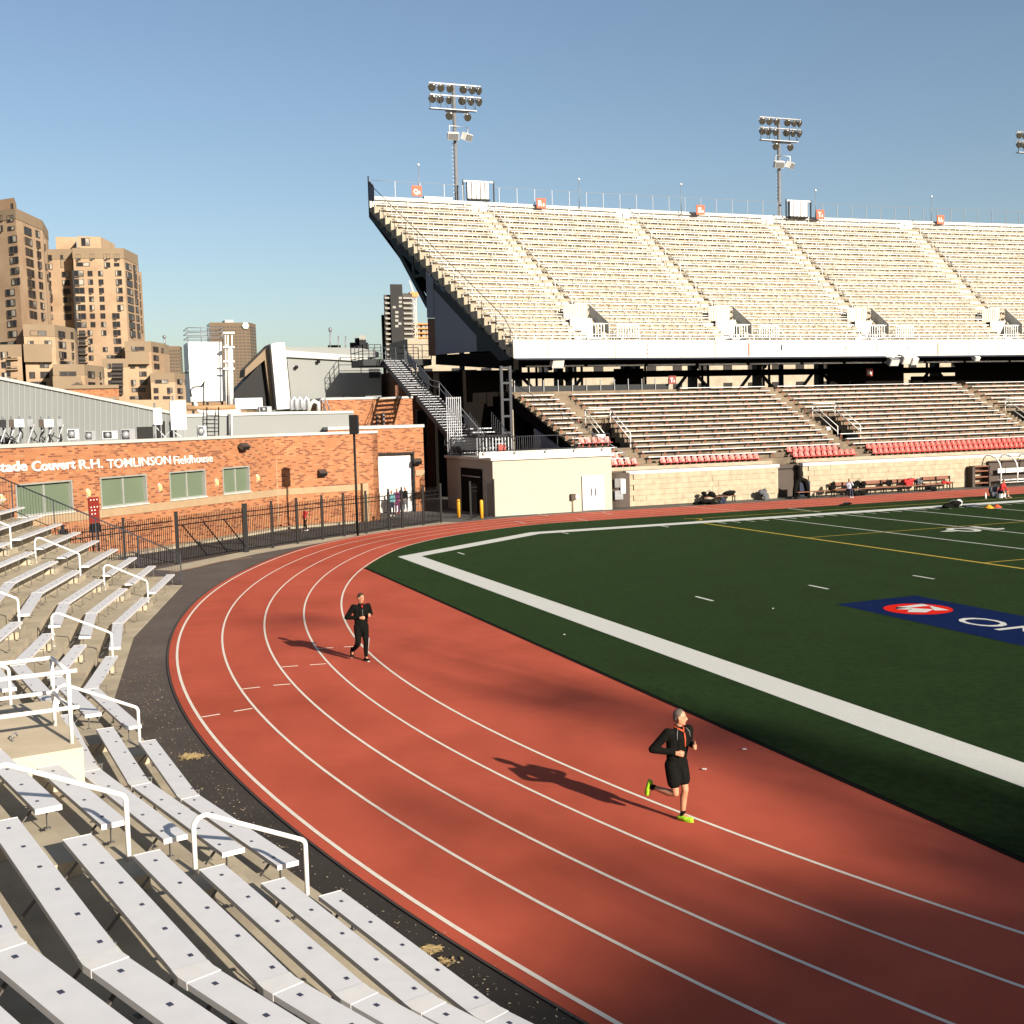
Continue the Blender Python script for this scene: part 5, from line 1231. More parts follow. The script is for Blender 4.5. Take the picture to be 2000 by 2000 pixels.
# white cabinets in frames on the rim
for px, py, lab in ((936, 372, 'row of five white cabinets in a black frame beside the left mast'), (1561, 408, 'row of five white cabinets in a black frame beside the middle mast')):
    p = at(px, py, 101.2); t = thing('cabinet_rack', (p.x, p.y, p.z - 1.0), lab, 'cabinet', 'cabinet racks on the deck rim')
    for j in range(5):
        x = p.x - .98 + j * .42; b = MB(); b.bb((x - .155, p.y - .12, p.z - .75), (x + .155, p.y + .3, p.z + .78)); q = b.build('cabinet', 'white_paint', t)
        if j < 4: b = MB(); b.bb((x - .1, p.y - .14, p.z - .52), (x + .1, p.y - .121, p.z - .49)); b.build('handle', 'black_iron', q)
    for x in (-1.5, 1.42): b = MB(); b.bb((p.x + x - .05, p.y, p.z - 1.3), (p.x + x + .05, p.y + .12, p.z + .9)); b.build('frame_post', 'dark_steel', t)
    b = MB(); b.bb((p.x - 1.45, p.y + .02, p.z + .72), (p.x + 1.4, p.y + .1, p.z + .85)); b.build('frame_rail', 'white_paint', t)
    b = MB(); b.bb((p.x - 1.1, p.y - .1, p.z - .9), (p.x + 1.0, p.y + .3, p.z - .76)); b.build('base_tray', 'black_iron', t); b = MB(); b.bb((p.x - 1.14, p.y + .1, p.z - .75), (p.x + .86, p.y + .25, p.z + .74)); b.build('back_plate', 'black_iron', t)
# lightning rods
for k, (px, p0, p1) in enumerate(((819, 322, 384), (1132, 350, 410), (1331, 360, 420), (1593, 372, 428), (1819, 384, 440))):
    a, c = at(px, p1, 101.3), at(px, p0, 101.3); t = thing('lightning_rod', (a.x, a.y, a.z), f'thin rod with a small ball, {ORDS[k]} from the left on the deck rim', 'rod', 'thin rods on the deck rim')
    b = MB(); b.tube([a, (a.x, a.y, c.z)], [.05, .02], 6); b.build('pole', 'galv', t); b = MB(); b.ball((a.x, a.y, c.z), .11, 8, 6); b.build('ball', 'white_paint', t)
# buildings glimpsed through the gap
t = thing('stone_house', (90, 166, 0), 'pale tan building in the sun glimpsed through the gap under the deck', 'building')
b = MB(); b.bb((48, 165, -.02), (180, 175, 18)); b.build('wall', 'deck_tan', t)
for j in range(26):
    for z in (9.6, 12.4): b = MB(); x = 50 + j * 4.6; b.bb((x, 164.9, z), (x + 1.6, 165.1, z + 1.3)); b.build('window', ['tower_glass'], t)
# ------------------------------------------------------------------ brick fieldhouse
def V3(x, y, z=0.0): return Vector((x, y, z))
fh = thing('brick_fieldhouse', (8, 66, 0), 'long low orange brick fieldhouse with green windows and white raised lettering', 'building')
def WP(s, z, dn=0.0): p = WA + WU * s + WN * dn; return Vector((p.x, p.y, z))
def ws(px, py): q = vp(px, py, WA, WC); return (Vector((q.x, q.y)) - WA).dot(WU), q.z
wins = [((31, 941), (142, 1003)), ((196, 930), (287, 985.5)), ((331, 922.5), (401.5, 972)), ((435, 914), (487.5, 961))]
spans = []
for a, c in wins:
    s0, _ = ws(a[0], (a[1] + c[1]) / 2); s1, _ = ws(c[0], (a[1] + c[1]) / 2); spans.append((s0, s1))
zt = ws(241, 929)[1]; zb = ws(241, 987)[1]; SL = (WC - WA).length
spans = [(spans[0][0] - 4.6, spans[0][0] - 1.9)] + spans
def wallpiece(s0, s1, z0, z1, m='brick_left'):
    b = MB(); a, c, d, e = WP(s0, 0), WP(s1, 0), WP(s1, 0, -.4), WP(s0, 0, -.4); b.prism([a, c, d, e], z0, z1); return b.build('wall', m, fh)
cur = 0.0
for s0, s1 in spans:
    wallpiece(cur, s0, -.02, ZR); wallpiece(s0, s1, -.02, zb); wallpiece(s0, s1, zt, ZR); cur = s1
wallpiece(cur, SL, -.02, ZR)
for j, (s0, s1) in enumerate(spans):
    b = MB(); rz = math.atan2(WU.y, WU.x)
    for a, c, z0, z1 in ((s0, s1, zt - .07, zt), (s0, s1, zb, zb + .08), (s0, s0 + .07, zb + .08, zt - .07), (s1 - .07, s1, zb + .08, zt - .07)):
        b.prism([WP(a, 0, .03), WP(c, 0, .03), WP(c, 0, -.25), WP(a, 0, -.25)], z0, z1)
    m = (s0 + s1) / 2 + (.05 if j else 0); b.prism([WP(m - .05, 0, -.10), WP(m + .05, 0, -.10), WP(m + .05, 0, -.25), WP(m - .05, 0, -.25)], zb + .08, zt - .07)
    w = b.build('window', 'window_frame', fh)
    for a, c in ((s0 + .07, m - .05), (m + .05, s1 - .07)):
        b = MB(); b.prism([WP(a, 0, -.16), WP(c, 0, -.16), WP(c, 0, -.19), WP(a, 0, -.19)], zb + .08, zt - .07); b.build('pane', 'window_green', w)
    b = MB(); b.prism([WP(s0 - .05, 0, .10), WP(s1 + .05, 0, .10), WP(s1 + .05, 0, .004), WP(s0 - .05, 0, .004)], zb - .06, zb); b.build('sill', 'white_wall', w)
b = MB(); b.prism([WP(0, 0, .035), WP(SL, 0, .035), WP(SL, 0, .003), WP(0, 0, .003)], zb - .47, zb - .065); b.build('stone_band', 'beige_band', fh)
b = MB(); b.prism([WC, WD, WD - WN2 * .4, WC - WN2 * .4], -.02, ZR); b.prism([WD, WD + Vector((0, 14)), WD + Vector((-.4, 14)), WD - WU2 * .4], -.02, ZR); b.build('wall', 'brick_right', fh)
b = MB(); w2 = lambda s, dn: WC + WU2 * s + WN2 * dn
b.prism([w2(0, .035), w2(5.6, .035), w2(5.6, .003), w2(0, .003)], zb - .45, zb - .07); b.build('stone_band', 'beige_band', fh)
b = MB(); b.prism([w2(5.6, .3), w2(6.0, .3), w2(6.0, .003), w2(5.6, .003)], -.02, zb - .02); b.build('pier', 'beige_band', fh)
b = MB(); b.prism([w2(.03, .02), w2(.08, .02), w2(.08, .003), w2(.03, .003)], .2, 4.0); b.build('joint', 'beige_band', fh)
b = MB(); b.prism([WP(0, 0, .08), WC + WN * .08, WC - WN * .6, WP(0, 0, -.6)], ZR, ZR + .16); b.prism([w2(-.05, .08), w2(6.9, .08), w2(6.9, -.6), w2(-.05, -.6)], ZR + .003, ZR + .163); b.build('coping', 'roof_white', fh)
b = MB(); b.prism([WP(0, 0, -.4), WP(SL, 0, -.4), WD - WU2 * .4, WD + Vector((-.4, 13)), (0, 84), (-12, 70)], ZR - .5, ZR - .35); b.build('roof', 'roof_white', fh)
x1, z1 = ws(0, 919.5); x2, z2 = ws(52, 916.8)
def wl(txt, pa, pb, sz, bold):
    s0, za = ws(*pa); s1, zc = ws(*pb); lettering(txt, sz, WP(s0, (za + zc) / 2, .03), (WU.x, WU.y, 0), (0, 0, 1), 'white_paint', fh, width=s1 - s0, height=None, extrude=.03, bold=bold)
try:
    SERIF = [f for f in ()]
except Exception: pass
s0, za = ws(-16, 922.5)
wl('Stade', (-14, 922), (52, 919.5), .62, .012); wl('Couvert', (61.6, 919), (146, 916), .62, .012); wl('R.H.', (154, 915.5), (199.5, 914), .62, .004); wl('TOMLINSON', (208, 913.5), (332.6, 907.5), .62, .002); wl('Fieldhouse', (339, 907.5), (414, 901.5), .62, -.002)
def wall_lamp(px, py, lab):
    s, z = ws(px, py); p = WP(s, z - .18, 0); t = thing('wall_lamp', p, lab, 'wall lamp', 'oval cream wall lamps'); b = MB(); c = WP(s, z, .07)
    b.ball(c, (.11, .09, .19), 10, 8); b.build('shade', 'lamp_cream', t); b = MB(); b.ball(WP(s, z, .02), (.13, .06, .22), 10, 8); b.build('back_plate', 'white_paint', t)
for px, py, lab in ((2, 975, 'oval cream lamp at the left edge of the brick wall'), (171, 963.5, 'oval cream lamp between the two largest green windows'), (311, 952.5, 'oval cream lamp between second and third green windows'), (422, 943, 'oval cream lamp left of the narrowest green window'), (502, 934, 'oval cream lamp right of the narrowest green window')): wall_lamp(px, py, lab)
def flood(p, rz, lab, w=.5):
    t = thing('wall_floodlight', p, lab, 'wall lamp', 'dark floodlights on brick walls'); b = MB(); rr = Matrix.Rotation(rz, 3, 'Z') @ Matrix.Rotation(R(35), 3, 'X')
    b.box(p, (w, .34, .26), rot=rr); b.build('case', 'brown_door', t); b = MB(); b.box(Vector(p) + rr @ Vector((0, -.18, -.02)), (w * .9, .02, .2), rot=rr); b.build('lens', 'dark_steel', t)
s, z = ws(468.5, 872); flood(WP(s, z, .3), math.atan2(WU.y, WU.x), 'dark boxy floodlight high on the brick wall above the lettering', .62)
q = vp(627, 923.5, WC, WD); flood(Vector((q.x, q.y, q.z)) + Vector((WN2.x, WN2.y, 0)) * .2, math.atan2(WU2.y, WU2.x), 'small dark floodlight on the plain brick wall')
# planting strip at the foot of the wall
b = MB(); b.prism([WP(5, 0, 1.0), WP(SL - .5, 0, .9), w2(5, .9), w2(5, .1), WP(SL, 0, .1), WP(5, 0, .1)], -.02, .10); tag(b.build('planting_kerb', 'concrete'), 'pale kerb strip at the foot of the brick fieldhouse', kind='structure')
# garage block
GY = 76.5
gx0, gx1 = at(640, 837, GY).x, at(826, 836, GY).x; gz1 = at(760, 836.5, GY).z
d0, d1 = at(738.5, 940, GY), at(811, 940, GY); dz = at(770, 884, GY).z
gb = thing('brick_garage', ((gx0 + gx1) / 2, GY, 0), 'orange brick garage block with big white roll-up door', 'building')
b = MB()
for xa, xb, za, zc in ((gx0, d0.x, -.02, gz1), (d1.x, gx1, -.02, gz1), (d0.x, d1.x, dz, gz1)): b.bb((xa, GY, za), (xb, GY + .5, zc))
b.bb((gx1 - .5, GY + .5, -.02), (gx1, GY + 14, gz1)); b.build('wall', 'brick_front', gb)
b = MB(); b.bb((gx0, GY - .08, gz1), (gx1 + .08, GY + 14, gz1 + .2)); b.build('coping', 'roof_white', gb)
gd = MB(); gd.bb((d0.x, GY + .36, 0), (d1.x, GY + .42, dz)); dr = gd.build('roll_door', 'white_paint', gb)
for j in range(9): b = MB(); z = dz * (j + .5) / 9; b.bb((d0.x + .03, GY + .345, z - .14), (d1.x - .12, GY + .36, z + .14)); b.build('door_slat', 'white_paint', dr)
b = MB(); b.bb((d1.x - .10, GY + .02, 0), (d1.x + .0, GY + .36, dz)); b.bb((d0.x, GY + .02, dz - .12), (d1.x - .1, GY + .36, dz)); b.build('door_frame', 'black_iron', gb)
for xa, xb, py in ((at(704, 925, GY).x, d0.x - .02, 923), (d1.x + .05, gx1, 922)): b = MB(); zt_ = at(720, py, GY).z; b.bb((xa, GY - .04, zt_ - .38), (xb, GY - .003, zt_)); b.build('stone_band', 'beige_band', gb)
for j in range(13): x = d0.x - .1 + (d1.x - d0.x + .2) * j / 12; b = MB(); b.bb((x - .09, GY - .02, dz + .02), (x + .09, GY - .002, dz + .42)); b.build('lintel_brick', 'brick_front', gb)
p = at(725, 904, GY - .25); flood(p, 0, 'small dark floodlight left of the white garage door'); p = at(816, 901, GY - .25); flood(p, 0, 'small dark floodlight right of the white garage door')
UY = 91.0
ux0, ux1 = at(628, 780, UY).x, at(805, 779, UY).x; uz1 = at(720, 779.5, UY).z
ub_ = thing('brick_upper_block', ((ux0 + ux1) / 2, UY, 0), 'taller orange brick block behind the garage left of the stair', 'building')
b = MB(); b.bb((ux0, UY, -.02), (ux1, UY + 5, uz1)); b.build('wall', 'brick_front', ub_)
b = MB(); b.bb((ux0 - .05, UY - .08, uz1), (ux1 + .05, UY + 5.05, uz1 + .16)); b.build('coping', 'roof_white', ub_)
b = MB(); b.bb((at(737, 830, UY).x - .08, UY - .2, gz1), (at(737, 830, UY).x + .08, UY - .05, gz1 + 1.0)); b.build('pipe', 'brown_door', ub_)
b = MB(); b.tube([(at(748, 830, UY).x, UY - .3, gz1), (at(748, 830, UY).x, UY - .3, gz1 + 1.2)], .08, 8); b.build('pipe', 'galv', ub_)
AY = 96.0
an = thing('dark_annex', (27, AY, 0), 'brick annex in deep shade under the stair and upper deck', 'building')
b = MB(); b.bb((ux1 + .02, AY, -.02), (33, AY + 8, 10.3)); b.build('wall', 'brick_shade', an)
for a, c in (((812, 800), (836, 835)), ((812, 842), (836, 872))):
    p, q = at(*a, AY), at(*c, AY); b = MB(); b.bb((p.x, AY - .06, q.z), (q.x, AY - .002, p.z)); w = b.build('window', 'galv', an); b = MB(); b.bb((p.x + .1, AY - .08, q.z + .1), (q.x - .1, AY - .061, p.z - .1)); b.build('pane', 'tower_glass', w)
for px, py, w_, h_ in ((885, 736, 1.6, .8), (912, 734, 1.6, 1.0), (905, 760, 2.5, 1.2), (940, 790, 2.4, 2.2)): p = at(px, py, AY - .4); b = MB(); b.bb((p.x - w_ / 2, AY - .7, p.z - h_ / 2), (p.x + w_ / 2, AY - .01, p.z + h_ / 2)); b.build('duct', 'grey_iron', an)
b = MB(); b.bb((29.5, 86.5, -.02), (33.4, 86.8, 9.9)); b.build('inner_wall', 'soffit', an)  # near-black walls: the shade under the deck is put into their colour
b = MB(); b.bb((28.2, 90, -.02), (33.4, 90.3, 9.9)); b.build('inner_wall', 'soffit', an)
# outdoor stair up to the deck
sb, stp = at(903, 884, 75.0), at(747, 700, 92.0)
st = thing('steel_stair', (sb.x, sb.y, 3.7), 'long open metal stair climbing beside the upper deck from the cream building', 'stair')
sv = Vector((1.75, .25, 0)); NST = 38; mid = 21
def sp(j):
    s = j / (NST + 3.0); s = s if j <= mid else (j + 3) / (NST + 3.0); q = sb.lerp(stp, (j + (0 if j <= mid else 3)) / (NST + 3.0)); q.z = sb.z + (stp.z - sb.z) * j / NST; return q
dd = (stp - sb).normalized(); dh = Vector((dd.x, dd.y, 0)).normalized()
stm = MB()
stm.add([tuple(v) for v in (sv * 0, sv, sv + dh * .40, dh * .40)] + [tuple(v + Vector((0, 0, -.05))) for v in (sv * 0, sv, sv + dh * .40, dh * .40)], [(0, 1, 2, 3), (7, 6, 5, 4), (0, 4, 5, 1), (1, 5, 6, 2), (2, 6, 7, 3), (3, 7, 4, 0)])
STEP = stm.mesh('step', 'galv_light')
for j in range(NST):
    inst('step', STEP, st, sp(j) - Vector(ORG[st.name]))
for off in (Vector((0, 0, 0)), sv):
    for j0, j1 in ((0, mid), (mid + 1, NST - 1)):
        b = MB(); b.beam(sp(j0) + off - Vector((0, 0, .15)), sp(j1) + off + dh * .3 - Vector((0, 0, .15)), .08, .36); b.build('stringer', 'grey_iron', st)
    for z, r_ in ((1.05, .03), (.62, .022)):
        b = MB(); b.tube([sp(j) + off + Vector((0, 0, z)) for j in (0, mid, mid + 1, NST - 1)], r_, 6); b.build('rail', 'galv', st)
    for j in range(0, NST, 3): b = MB(); q = sp(j) + off; b.tube([q, q + Vector((0, 0, 1.06))], .03, 6); b.build('post', 'galv', st)
b = MB(); q = sp(mid) + dh * .1; b.add([q, q + sv, q + sv + dh * 1.2, q + dh * 1.2], [(0, 1, 2, 3)]); b.build('landing', 'galv_light', st)
b = MB()
for j0, j1 in ((3, 9), (12, 18), (23, 29), (30, 35)):
    a, c = sp(j0) + sv + Vector((0, 0, .2)), sp(j1) + sv + Vector((0, 0, .2)); b.face([a, c, c + Vector((0, 0, .75)), a + Vector((0, 0, .75))])
b.build('mesh_panel', 'grey_panel', st)
tp = thing('stair_platform', (stp.x, stp.y, stp.z), 'dark raised walkway with railings at the head of the metal stair', 'platform')
b = MB(); b.prism([(stp.x - 1.6, stp.y), (stp.x + 4.2, stp.y + .3), (stp.x + 4.2, stp.y + 4), (stp.x - 1.6, stp.y + 4)], stp.z - .55, stp.z - .05); b.build('deck', 'dark_steel', tp)
for p, q in (((-1.6, 0), (-.1, 0)), ((-1.6, 0), (-1.6, 4)), ((1.9, .2), (4.2, .3)), ((-1.6, 4), (4.2, 4))):
    b = MB()
    for z in (1.1, .6, .1): b.tube([(stp.x + p[0], stp.y + p[1], stp.z + z), (stp.x + q[0], stp.y + q[1], stp.z + z)], .028, 5)
    for s in (0, .33, .66, 1): x, y = stp.x + p[0] + (q[0] - p[0]) * s, stp.y + p[1] + (q[1] - p[1]) * s; b.bb((x - .03, y - .03, stp.z - .1), (x + .03, y + .03, stp.z + 1.1))
    b.build('rail', 'grey_iron', tp)
for x in (3.9,): b = MB(); b.bb((stp.x + x - .15, stp.y + 2, 0), (stp.x + x + .15, stp.y + 2.3, stp.z - .5)); b.build('column', 'dark_steel', tp)
# gates and frame at the foot of the stair
p0, p1 = at(874, 845, 76), at(899, 775, 76)
t = thing('metal_gate', (p0.x, 76, 3.7), 'tall pale metal bar gate at the foot of the stair', 'gate')
b = MB()
for z in (3.8, 5.6, p1.z - .1): b.bb((p0.x, 75.97, z), (p1.x, 76.03, z + .06))
b.build('rail', 'galv', t)
for j in range(8): b = MB(); x = p0.x + (p1.x - p0.x) * j / 7; b.bb((x - .02, 75.98, 3.7), (x + .02, 76.02, p1.z)); b.build('bar', 'galv_light', t)
t = thing('steel_tower', (at(987, 800, 80).x, 80, 3.6), 'slim grey steel lift frame left of the lower stand', 'frame')
x0, x1 = at(980, 780, 80).x, at(997, 780, 80).x
for x in (x0, x1): b = MB(); b.bb((x - .1, 79.9, 3.6), (x + .1, 80.1, 9.9)); b.build('post', 'grey_iron', t)
for z in (5.0, 6.2, 7.4, 8.6, 9.7): b = MB(); b.bb((x0 + .1, 79.92, z), (x1 - .1, 80.08, z + .15)); b.build('crossbar', 'grey_iron', t)
b = MB(); b.prism([(x0 - 1, 79), (x1 + .2, 79), (x1 + .2, 82), (x0 - 1, 82)], 3.6, 3.7); b.build('base', 'concrete', t)
t = thing('ramp_stair', (28.5, 73, 3.7), 'short stair with grey railings on the roof terrace beside the stand', 'stair')
ra, rb = at(1006, 872, 71), at(960, 812, 77)
for j in range(9): q = ra.lerp(rb, j / 8.0); b = MB(); b.bb((q.x - 1.6, q.y, q.z - .9), (q.x, q.y + .75, q.z - .82)); b.build('step', 'galv_light', t)
for dx in (0, -1.6):
    b = MB(); b.tube([ra + Vector((dx, 0, .3)), rb + Vector((dx, 0, .3))], .03, 5); b.tube([ra + Vector((dx, 0, -.5)), rb + Vector((dx, 0, -.5))], .02, 5); b.build('rail', 'grey_iron', t)
    for j in range(12): q = ra.lerp(rb, j / 11.0) + Vector((dx, 0, 0)); b = MB(); b.bb((q.x - .012, q.y - .012, q.z - .85), (q.x + .012, q.y + .012, q.z + .3)); b.build('baluster', 'grey_iron', t)
t = thing('dark_table', (at(945, 858, 73).x, 73, 3.7), 'dark canopy table with slatted pale front on the roof terrace', 'table')
p, q = at(926, 852, 73), at(993, 852, 73); b = MB(); b.bb((p.x, 72.4, p.z - .05), (q.x, 75.2, p.z + .05)); b.build('top', 'black_iron', t)
for j in range(12): b = MB(); x = p.x + (q.x - p.x) * j / 11; b.bb((x - .03, 72.45, 3.7), (x + .03, 72.5, p.z - .05)); b.build('slat', 'galv_light', t)
b = MB(); b.bb((p.x + 1.4, 72.2, 3.75), (p.x + 1.9, 72.35, 4.4)); tag(b.build('red_panel', 'seat_red'), 'small red board on the roof terrace behind the railing', 'board')
# ------------------------------------------------------------------ roofscape behind the brick wall
PA, PB = (-6.0, 66.0), (4.0, 76.3)
gw = thing('fieldhouse_hall', (0, 74, 0), 'grey corrugated gable wall with white sloping coping above the brick front', 'building')
pts = [vp(*q, PA, PB) for q in ((-90, 722), (0, 740), (313, 803), (372, 815), (372, 868), (-90, 890))]
bk = Vector((-.718, .697, 0)); b = MB(); b.extr(pts, bk * 8); b.build('wall', 'corrugated', gw)
b = MB(); cp = [vp(*q, PA, PB) - bk * .15 for q in ((-90, 718.5), (0, 736.5), (313, 799.5), (372, 811.5), (372, 817), (313, 805), (0, 742), (-90, 724))]; b.extr(cp, bk * 1.2); b.build('coping', 'roof_white', gw)
b = MB()
for j in range(34):
    px = 5 + j * 10.6; a, c = vp(px, 742 + px * .2013, PA, PB), vp(px, 868, PA, PB); a -= bk * .02; c -= bk * .02
    b.beam((c.x, c.y, 5), (a.x, a.y, a.z), .05, .04)
o = b.build('wall_rib', 'corrugated', gw); o['kind'] = 'stuff'
RY = 78.0
gp = thing('grey_penthouse', (15, RY, 5), 'low grey flat-roofed block on the fieldhouse roof with white edge', 'building')
b = MB(); b.extr([at(*q, RY) for q in ((345, 814), (553, 808), (690, 806), (690, 856), (345, 868))], (0, 6, 0)); b.build('wall', 'corrugated', gp)
b = MB(); b.extr([at(*q, RY - .1) for q in ((345, 809), (553, 804), (690.5, 802), (690.5, 807), (553, 809.5), (345, 815))], (0, 6.2, 0)); b.build('coping', 'roof_white', gp)
for px in (448, 452.5): b = MB(); a, c = at(px, 808, RY - .25), at(px, 855, RY - .25); b.tube([a, c], .07, 6); b.build('pipe', 'white_paint' if px > 450 else 'grey_panel', gp)
t = thing('roof_ladder', at(416, 852, RY - .5), 'dark steel ladder against the grey rooftop block', 'ladder')
for px in (404, 427): b = MB(); a, c = at(px, 795, RY - .6), at(px, 851, RY - .6); b.tube([a, c], .04, 6); b.build('rail', 'black_iron', t)
for py in (812, 820, 828, 836, 843): b = MB(); a, c = at(404, py, RY - .6), at(427, py, RY - .6); b.tube([a, c], .03, 5); b.build('rung', 'black_iron', t)
def rbox(name, x0, y0, x1, y1, Y, m, lab, cat, dep=.7, extra=None, grp=None):
    a, c = at(x0, y0, Y), at(x1, y1, Y); t = thing(name, ((a.x + c.x) / 2, Y, c.z), lab, cat, grp)
    b = MB(); b.bb((a.x, Y, c.z), (c.x, Y + dep, a.z)); b.build('case', m, t); w, h = c.x - a.x, a.z - c.z
    if extra == 'ac':
        b = MB(); b.bb((a.x + w * .08, Y - .03, c.z + h * .12), (a.x + w * .62, Y - .005, a.z - h * .1)); b.build('grille', 'dark_steel', t)
        b = MB(); b.lathe((a.x + w * .35, Y - .03, (a.z + c.z) / 2), (0, -1, 0), [(0, h * .34), (.03, h * .34), (.04, h * .1)], 12); b.build('fan_guard', 'galv', t)
    if extra == 'post':
        b = MB(); b.tube([((a.x + c.x) / 2 - w * .3, Y + dep / 2, 4.9), ((a.x + c.x) / 2 - w * .3, Y + dep / 2, a.z + .3)], .05, 6); b.build('mast', 'galv', t)
        b = MB(); b.beam((a.x, Y + .3, c.z), ((a.x + c.x) / 2 + .8, Y + .5, 5.1), .05, .05); b.beam((a.x, Y + .3, c.z), (a.x - .8, Y + .5, 5.1), .05, .05); b.build('brace', 'galv_light', t)
    b = MB(); b.bb((a.x + w * .1, Y + .05, 4.9), (a.x + w * .2, Y + .15, c.z)); b.bb((c.x - w * .2, Y + .05, 4.9), (c.x - w * .1, Y + .15, c.z)); b.build('stand', 'galv', t)
    return t
AG = 'air conditioners on the fieldhouse roof'
rbox('air_conditioner', 131, 838, 155, 858, 67, 'galv_light', 'grey rooftop air conditioner nearest the antenna groups', 'air conditioner', .5, 'ac', AG)
rbox('air_conditioner', 165, 842, 188, 860, 67.5, 'galv', 'small open rooftop unit second from the antennas', 'air conditioner', .5, 'ac', AG)
rbox('air_conditioner', 199, 842, 230, 857, 68, 'galv_light', 'wide low rooftop air conditioner, third from the antennas', 'air conditioner', .6, 'ac', AG)
rbox('pipe_manifold', 235, 838, 264, 860, 68, 'galv', 'tangle of silver pipework left of the black cabinet', 'pipework', .5, 'ac')
rbox('black_cabinet', 268, 834, 300, 861, 68.5, 'black_iron', 'black equipment cabinet on the fieldhouse roof', 'cabinet', .6)
rbox('panel_antenna', 299, 797, 317, 829, 69, 'white_paint', 'smaller white antenna panel on a braced mast', 'antenna', .3, 'post', 'white antenna panels')
rbox('panel_antenna', 332, 783, 365, 839, 69.5, 'white_paint', 'large white antenna panel left of the ladder', 'antenna', .5, 'post', 'white antenna panels')
rbox('air_conditioner', 386, 832, 404, 853, 73, 'galv_light', 'small rooftop air conditioner left of the ladder', 'air conditioner', .5, 'ac', AG)
b = MB(); b.extr([at(*q, 70) for q in ((302, 862), (306, 832), (322, 822), (324, 862))], (0, .6, 0)); tag(b.build('black_screen', 'black_iron'), 'black sloping screen behind the smaller antenna panel', 'screen')
for cx, lab in ((36, 'antenna cluster with dark and white boxes at the far left of the roof'), (94, 'antenna cluster with two white boxes right of the first')):
    p = at(cx, 868, 60.5); t = thing('antenna_cluster', (p.x, p.y, 5.2), lab, 'antenna', 'antenna clusters')
    for dx, w, m in ((-.55, .30, 'dark_steel'), (-.22, .22, 'brown_door'), (.08, .42, 'white_paint'), (.5, .26, 'galv'))[(0 if cx < 50 else 1):]:
        x = p.x + dx * 1.15; b = MB(); z1 = at(cx, 819, 60.5).z; z0 = at(cx, 834, 60.5).z; b.bb((x - w / 2, 60.4, z0), (x + w / 2, 60.7, z1)); b.build('radio_box', m, t)
        b = MB(); b.tube([(x, 60.8, 5.0), (x, 60.8, z1 + .15)], .04, 6); b.build('mast', 'galv', t)
        b = MB(); b.beam((x - .3, 60.6, 5.2), (x + .15, 60.75, z0 + .1), .05, .05); b.build('brace', 'galv_light', t)
    b = MB()
    for j in range(8): a = Vector((p.x + random.uniform(-.7, .7), 60.55, random.uniform(5.3, 5.8))); b.tube([a, a + Vector((random.uniform(-.3, .3), 0, .25)), a + Vector((random.uniform(-.3, .3), .1, .5))], .025, 4)
    b.bb((p.x - .5, 60.4, 5.15), (p.x + .4, 60.7, 5.45)); b.build('cables', 'black_iron', t)
b = MB(); b.extr([at(*q, 61) for q in ((-30, 868), (-30, 848), (6, 852), (22, 862), (30, 872))], (0, 1, 0)); tag(b.build('black_tarpaulin', 'black_iron'), 'black covered heap at the left end of the roof', 'tarpaulin')
# cooling tower, pipes and tank
CY = 92.0
t = thing('cooling_tower', (at(405, 783, CY).x, CY, 7.5), 'big white box-shaped cooling tower with railing on its top', 'cooling tower')
for y0, y1, xa, xb in ((668, 724, 367, 436), (725, 783, 370, 441)):
    a, c = at(xa, y0, CY), at(xb, y1, CY); b = MB(); b.bb((a.x, CY, c.z), (c.x, CY + 3.4, a.z)); b.build('body', 'white_paint', t)
a, c = at(367, 725.5, CY), at(439, 723.5, CY); b = MB(); b.bb((a.x - .03, CY - .05, a.z), (c.x + .05, CY + 3.45, c.z)); b.build('seam', 'galv', t)
p = at(402, 688, CY - .03); b = MB(); b.lathe(p, (0, -1, 0), [(0, .2), (.02, .2)], 16); b.build('emblem', 'logo_blue', t)
b = MB(); b.beam(p + Vector((-.15, -.03, -.12)), p + Vector((.15, -.03, .14)), .01, .07); b.build('emblem_bar', 'white_paint', t)
b = MB(); a, c = at(366, 640, CY), at(434, 640, CY)
for z in (a.z, a.z - .35, a.z - .7): b.tube([(a.x, CY + .05, z), (c.x, CY + .05, z), (c.x, CY + 3.2, z), (a.x, CY + 3.2, z), (a.x, CY + .05, z)], .03, 5)
for s in (0, .38, .6, 1): x = a.x + (c.x - a.x) * s; b.tube([(x, CY + .05, a.z - 1.2), (x, CY + .05, a.z)], .03, 5)
b.build('guard_rail', 'galv', t)
for x in (.1, .5, .9): b = MB(); xx = at(370, 783, CY).x + (at(441, 783, CY).x - at(370, 783, CY).x) * x; b.bb((xx - .08, CY + .1, 5), (xx + .08, CY + .3, at(400, 783, CY).z)); b.build('leg', 'black_iron', t)
t = thing('vent_pipes', (at(450, 790, CY - 1).x, CY - 1, 6), 'bundle of upright white pipes with brackets right of the cooling tower', 'pipework')
for px, y0, r_ in ((449, 678, .17), (440, 650, .05), (445, 648, .05), (453, 648, .05)): b = MB(); b.tube([at(px, y0, CY - 1), at(px + 2, 792, CY - 1)], r_, 8); b.build('pipe', 'white_paint', t)
b = MB(); b.tube([at(438, 680, CY - 1), at(444, 676, CY - 1), at(449, 684, CY - 1)], .15, 8); b.build('elbow', 'white_paint', t)
for py in (650, 678, 706, 720): b = MB(); a, c = at(436, py, CY - 1.2), at(458, py, CY - 1.2); b.beam(a, c, .1, .12); b.build('bracket', 'white_paint', t)
t = thing('rusty_pipe', (at(410, 797, RY).x, RY, 7), 'rust streaked horizontal pipe run under the cooling tower', 'pipework')
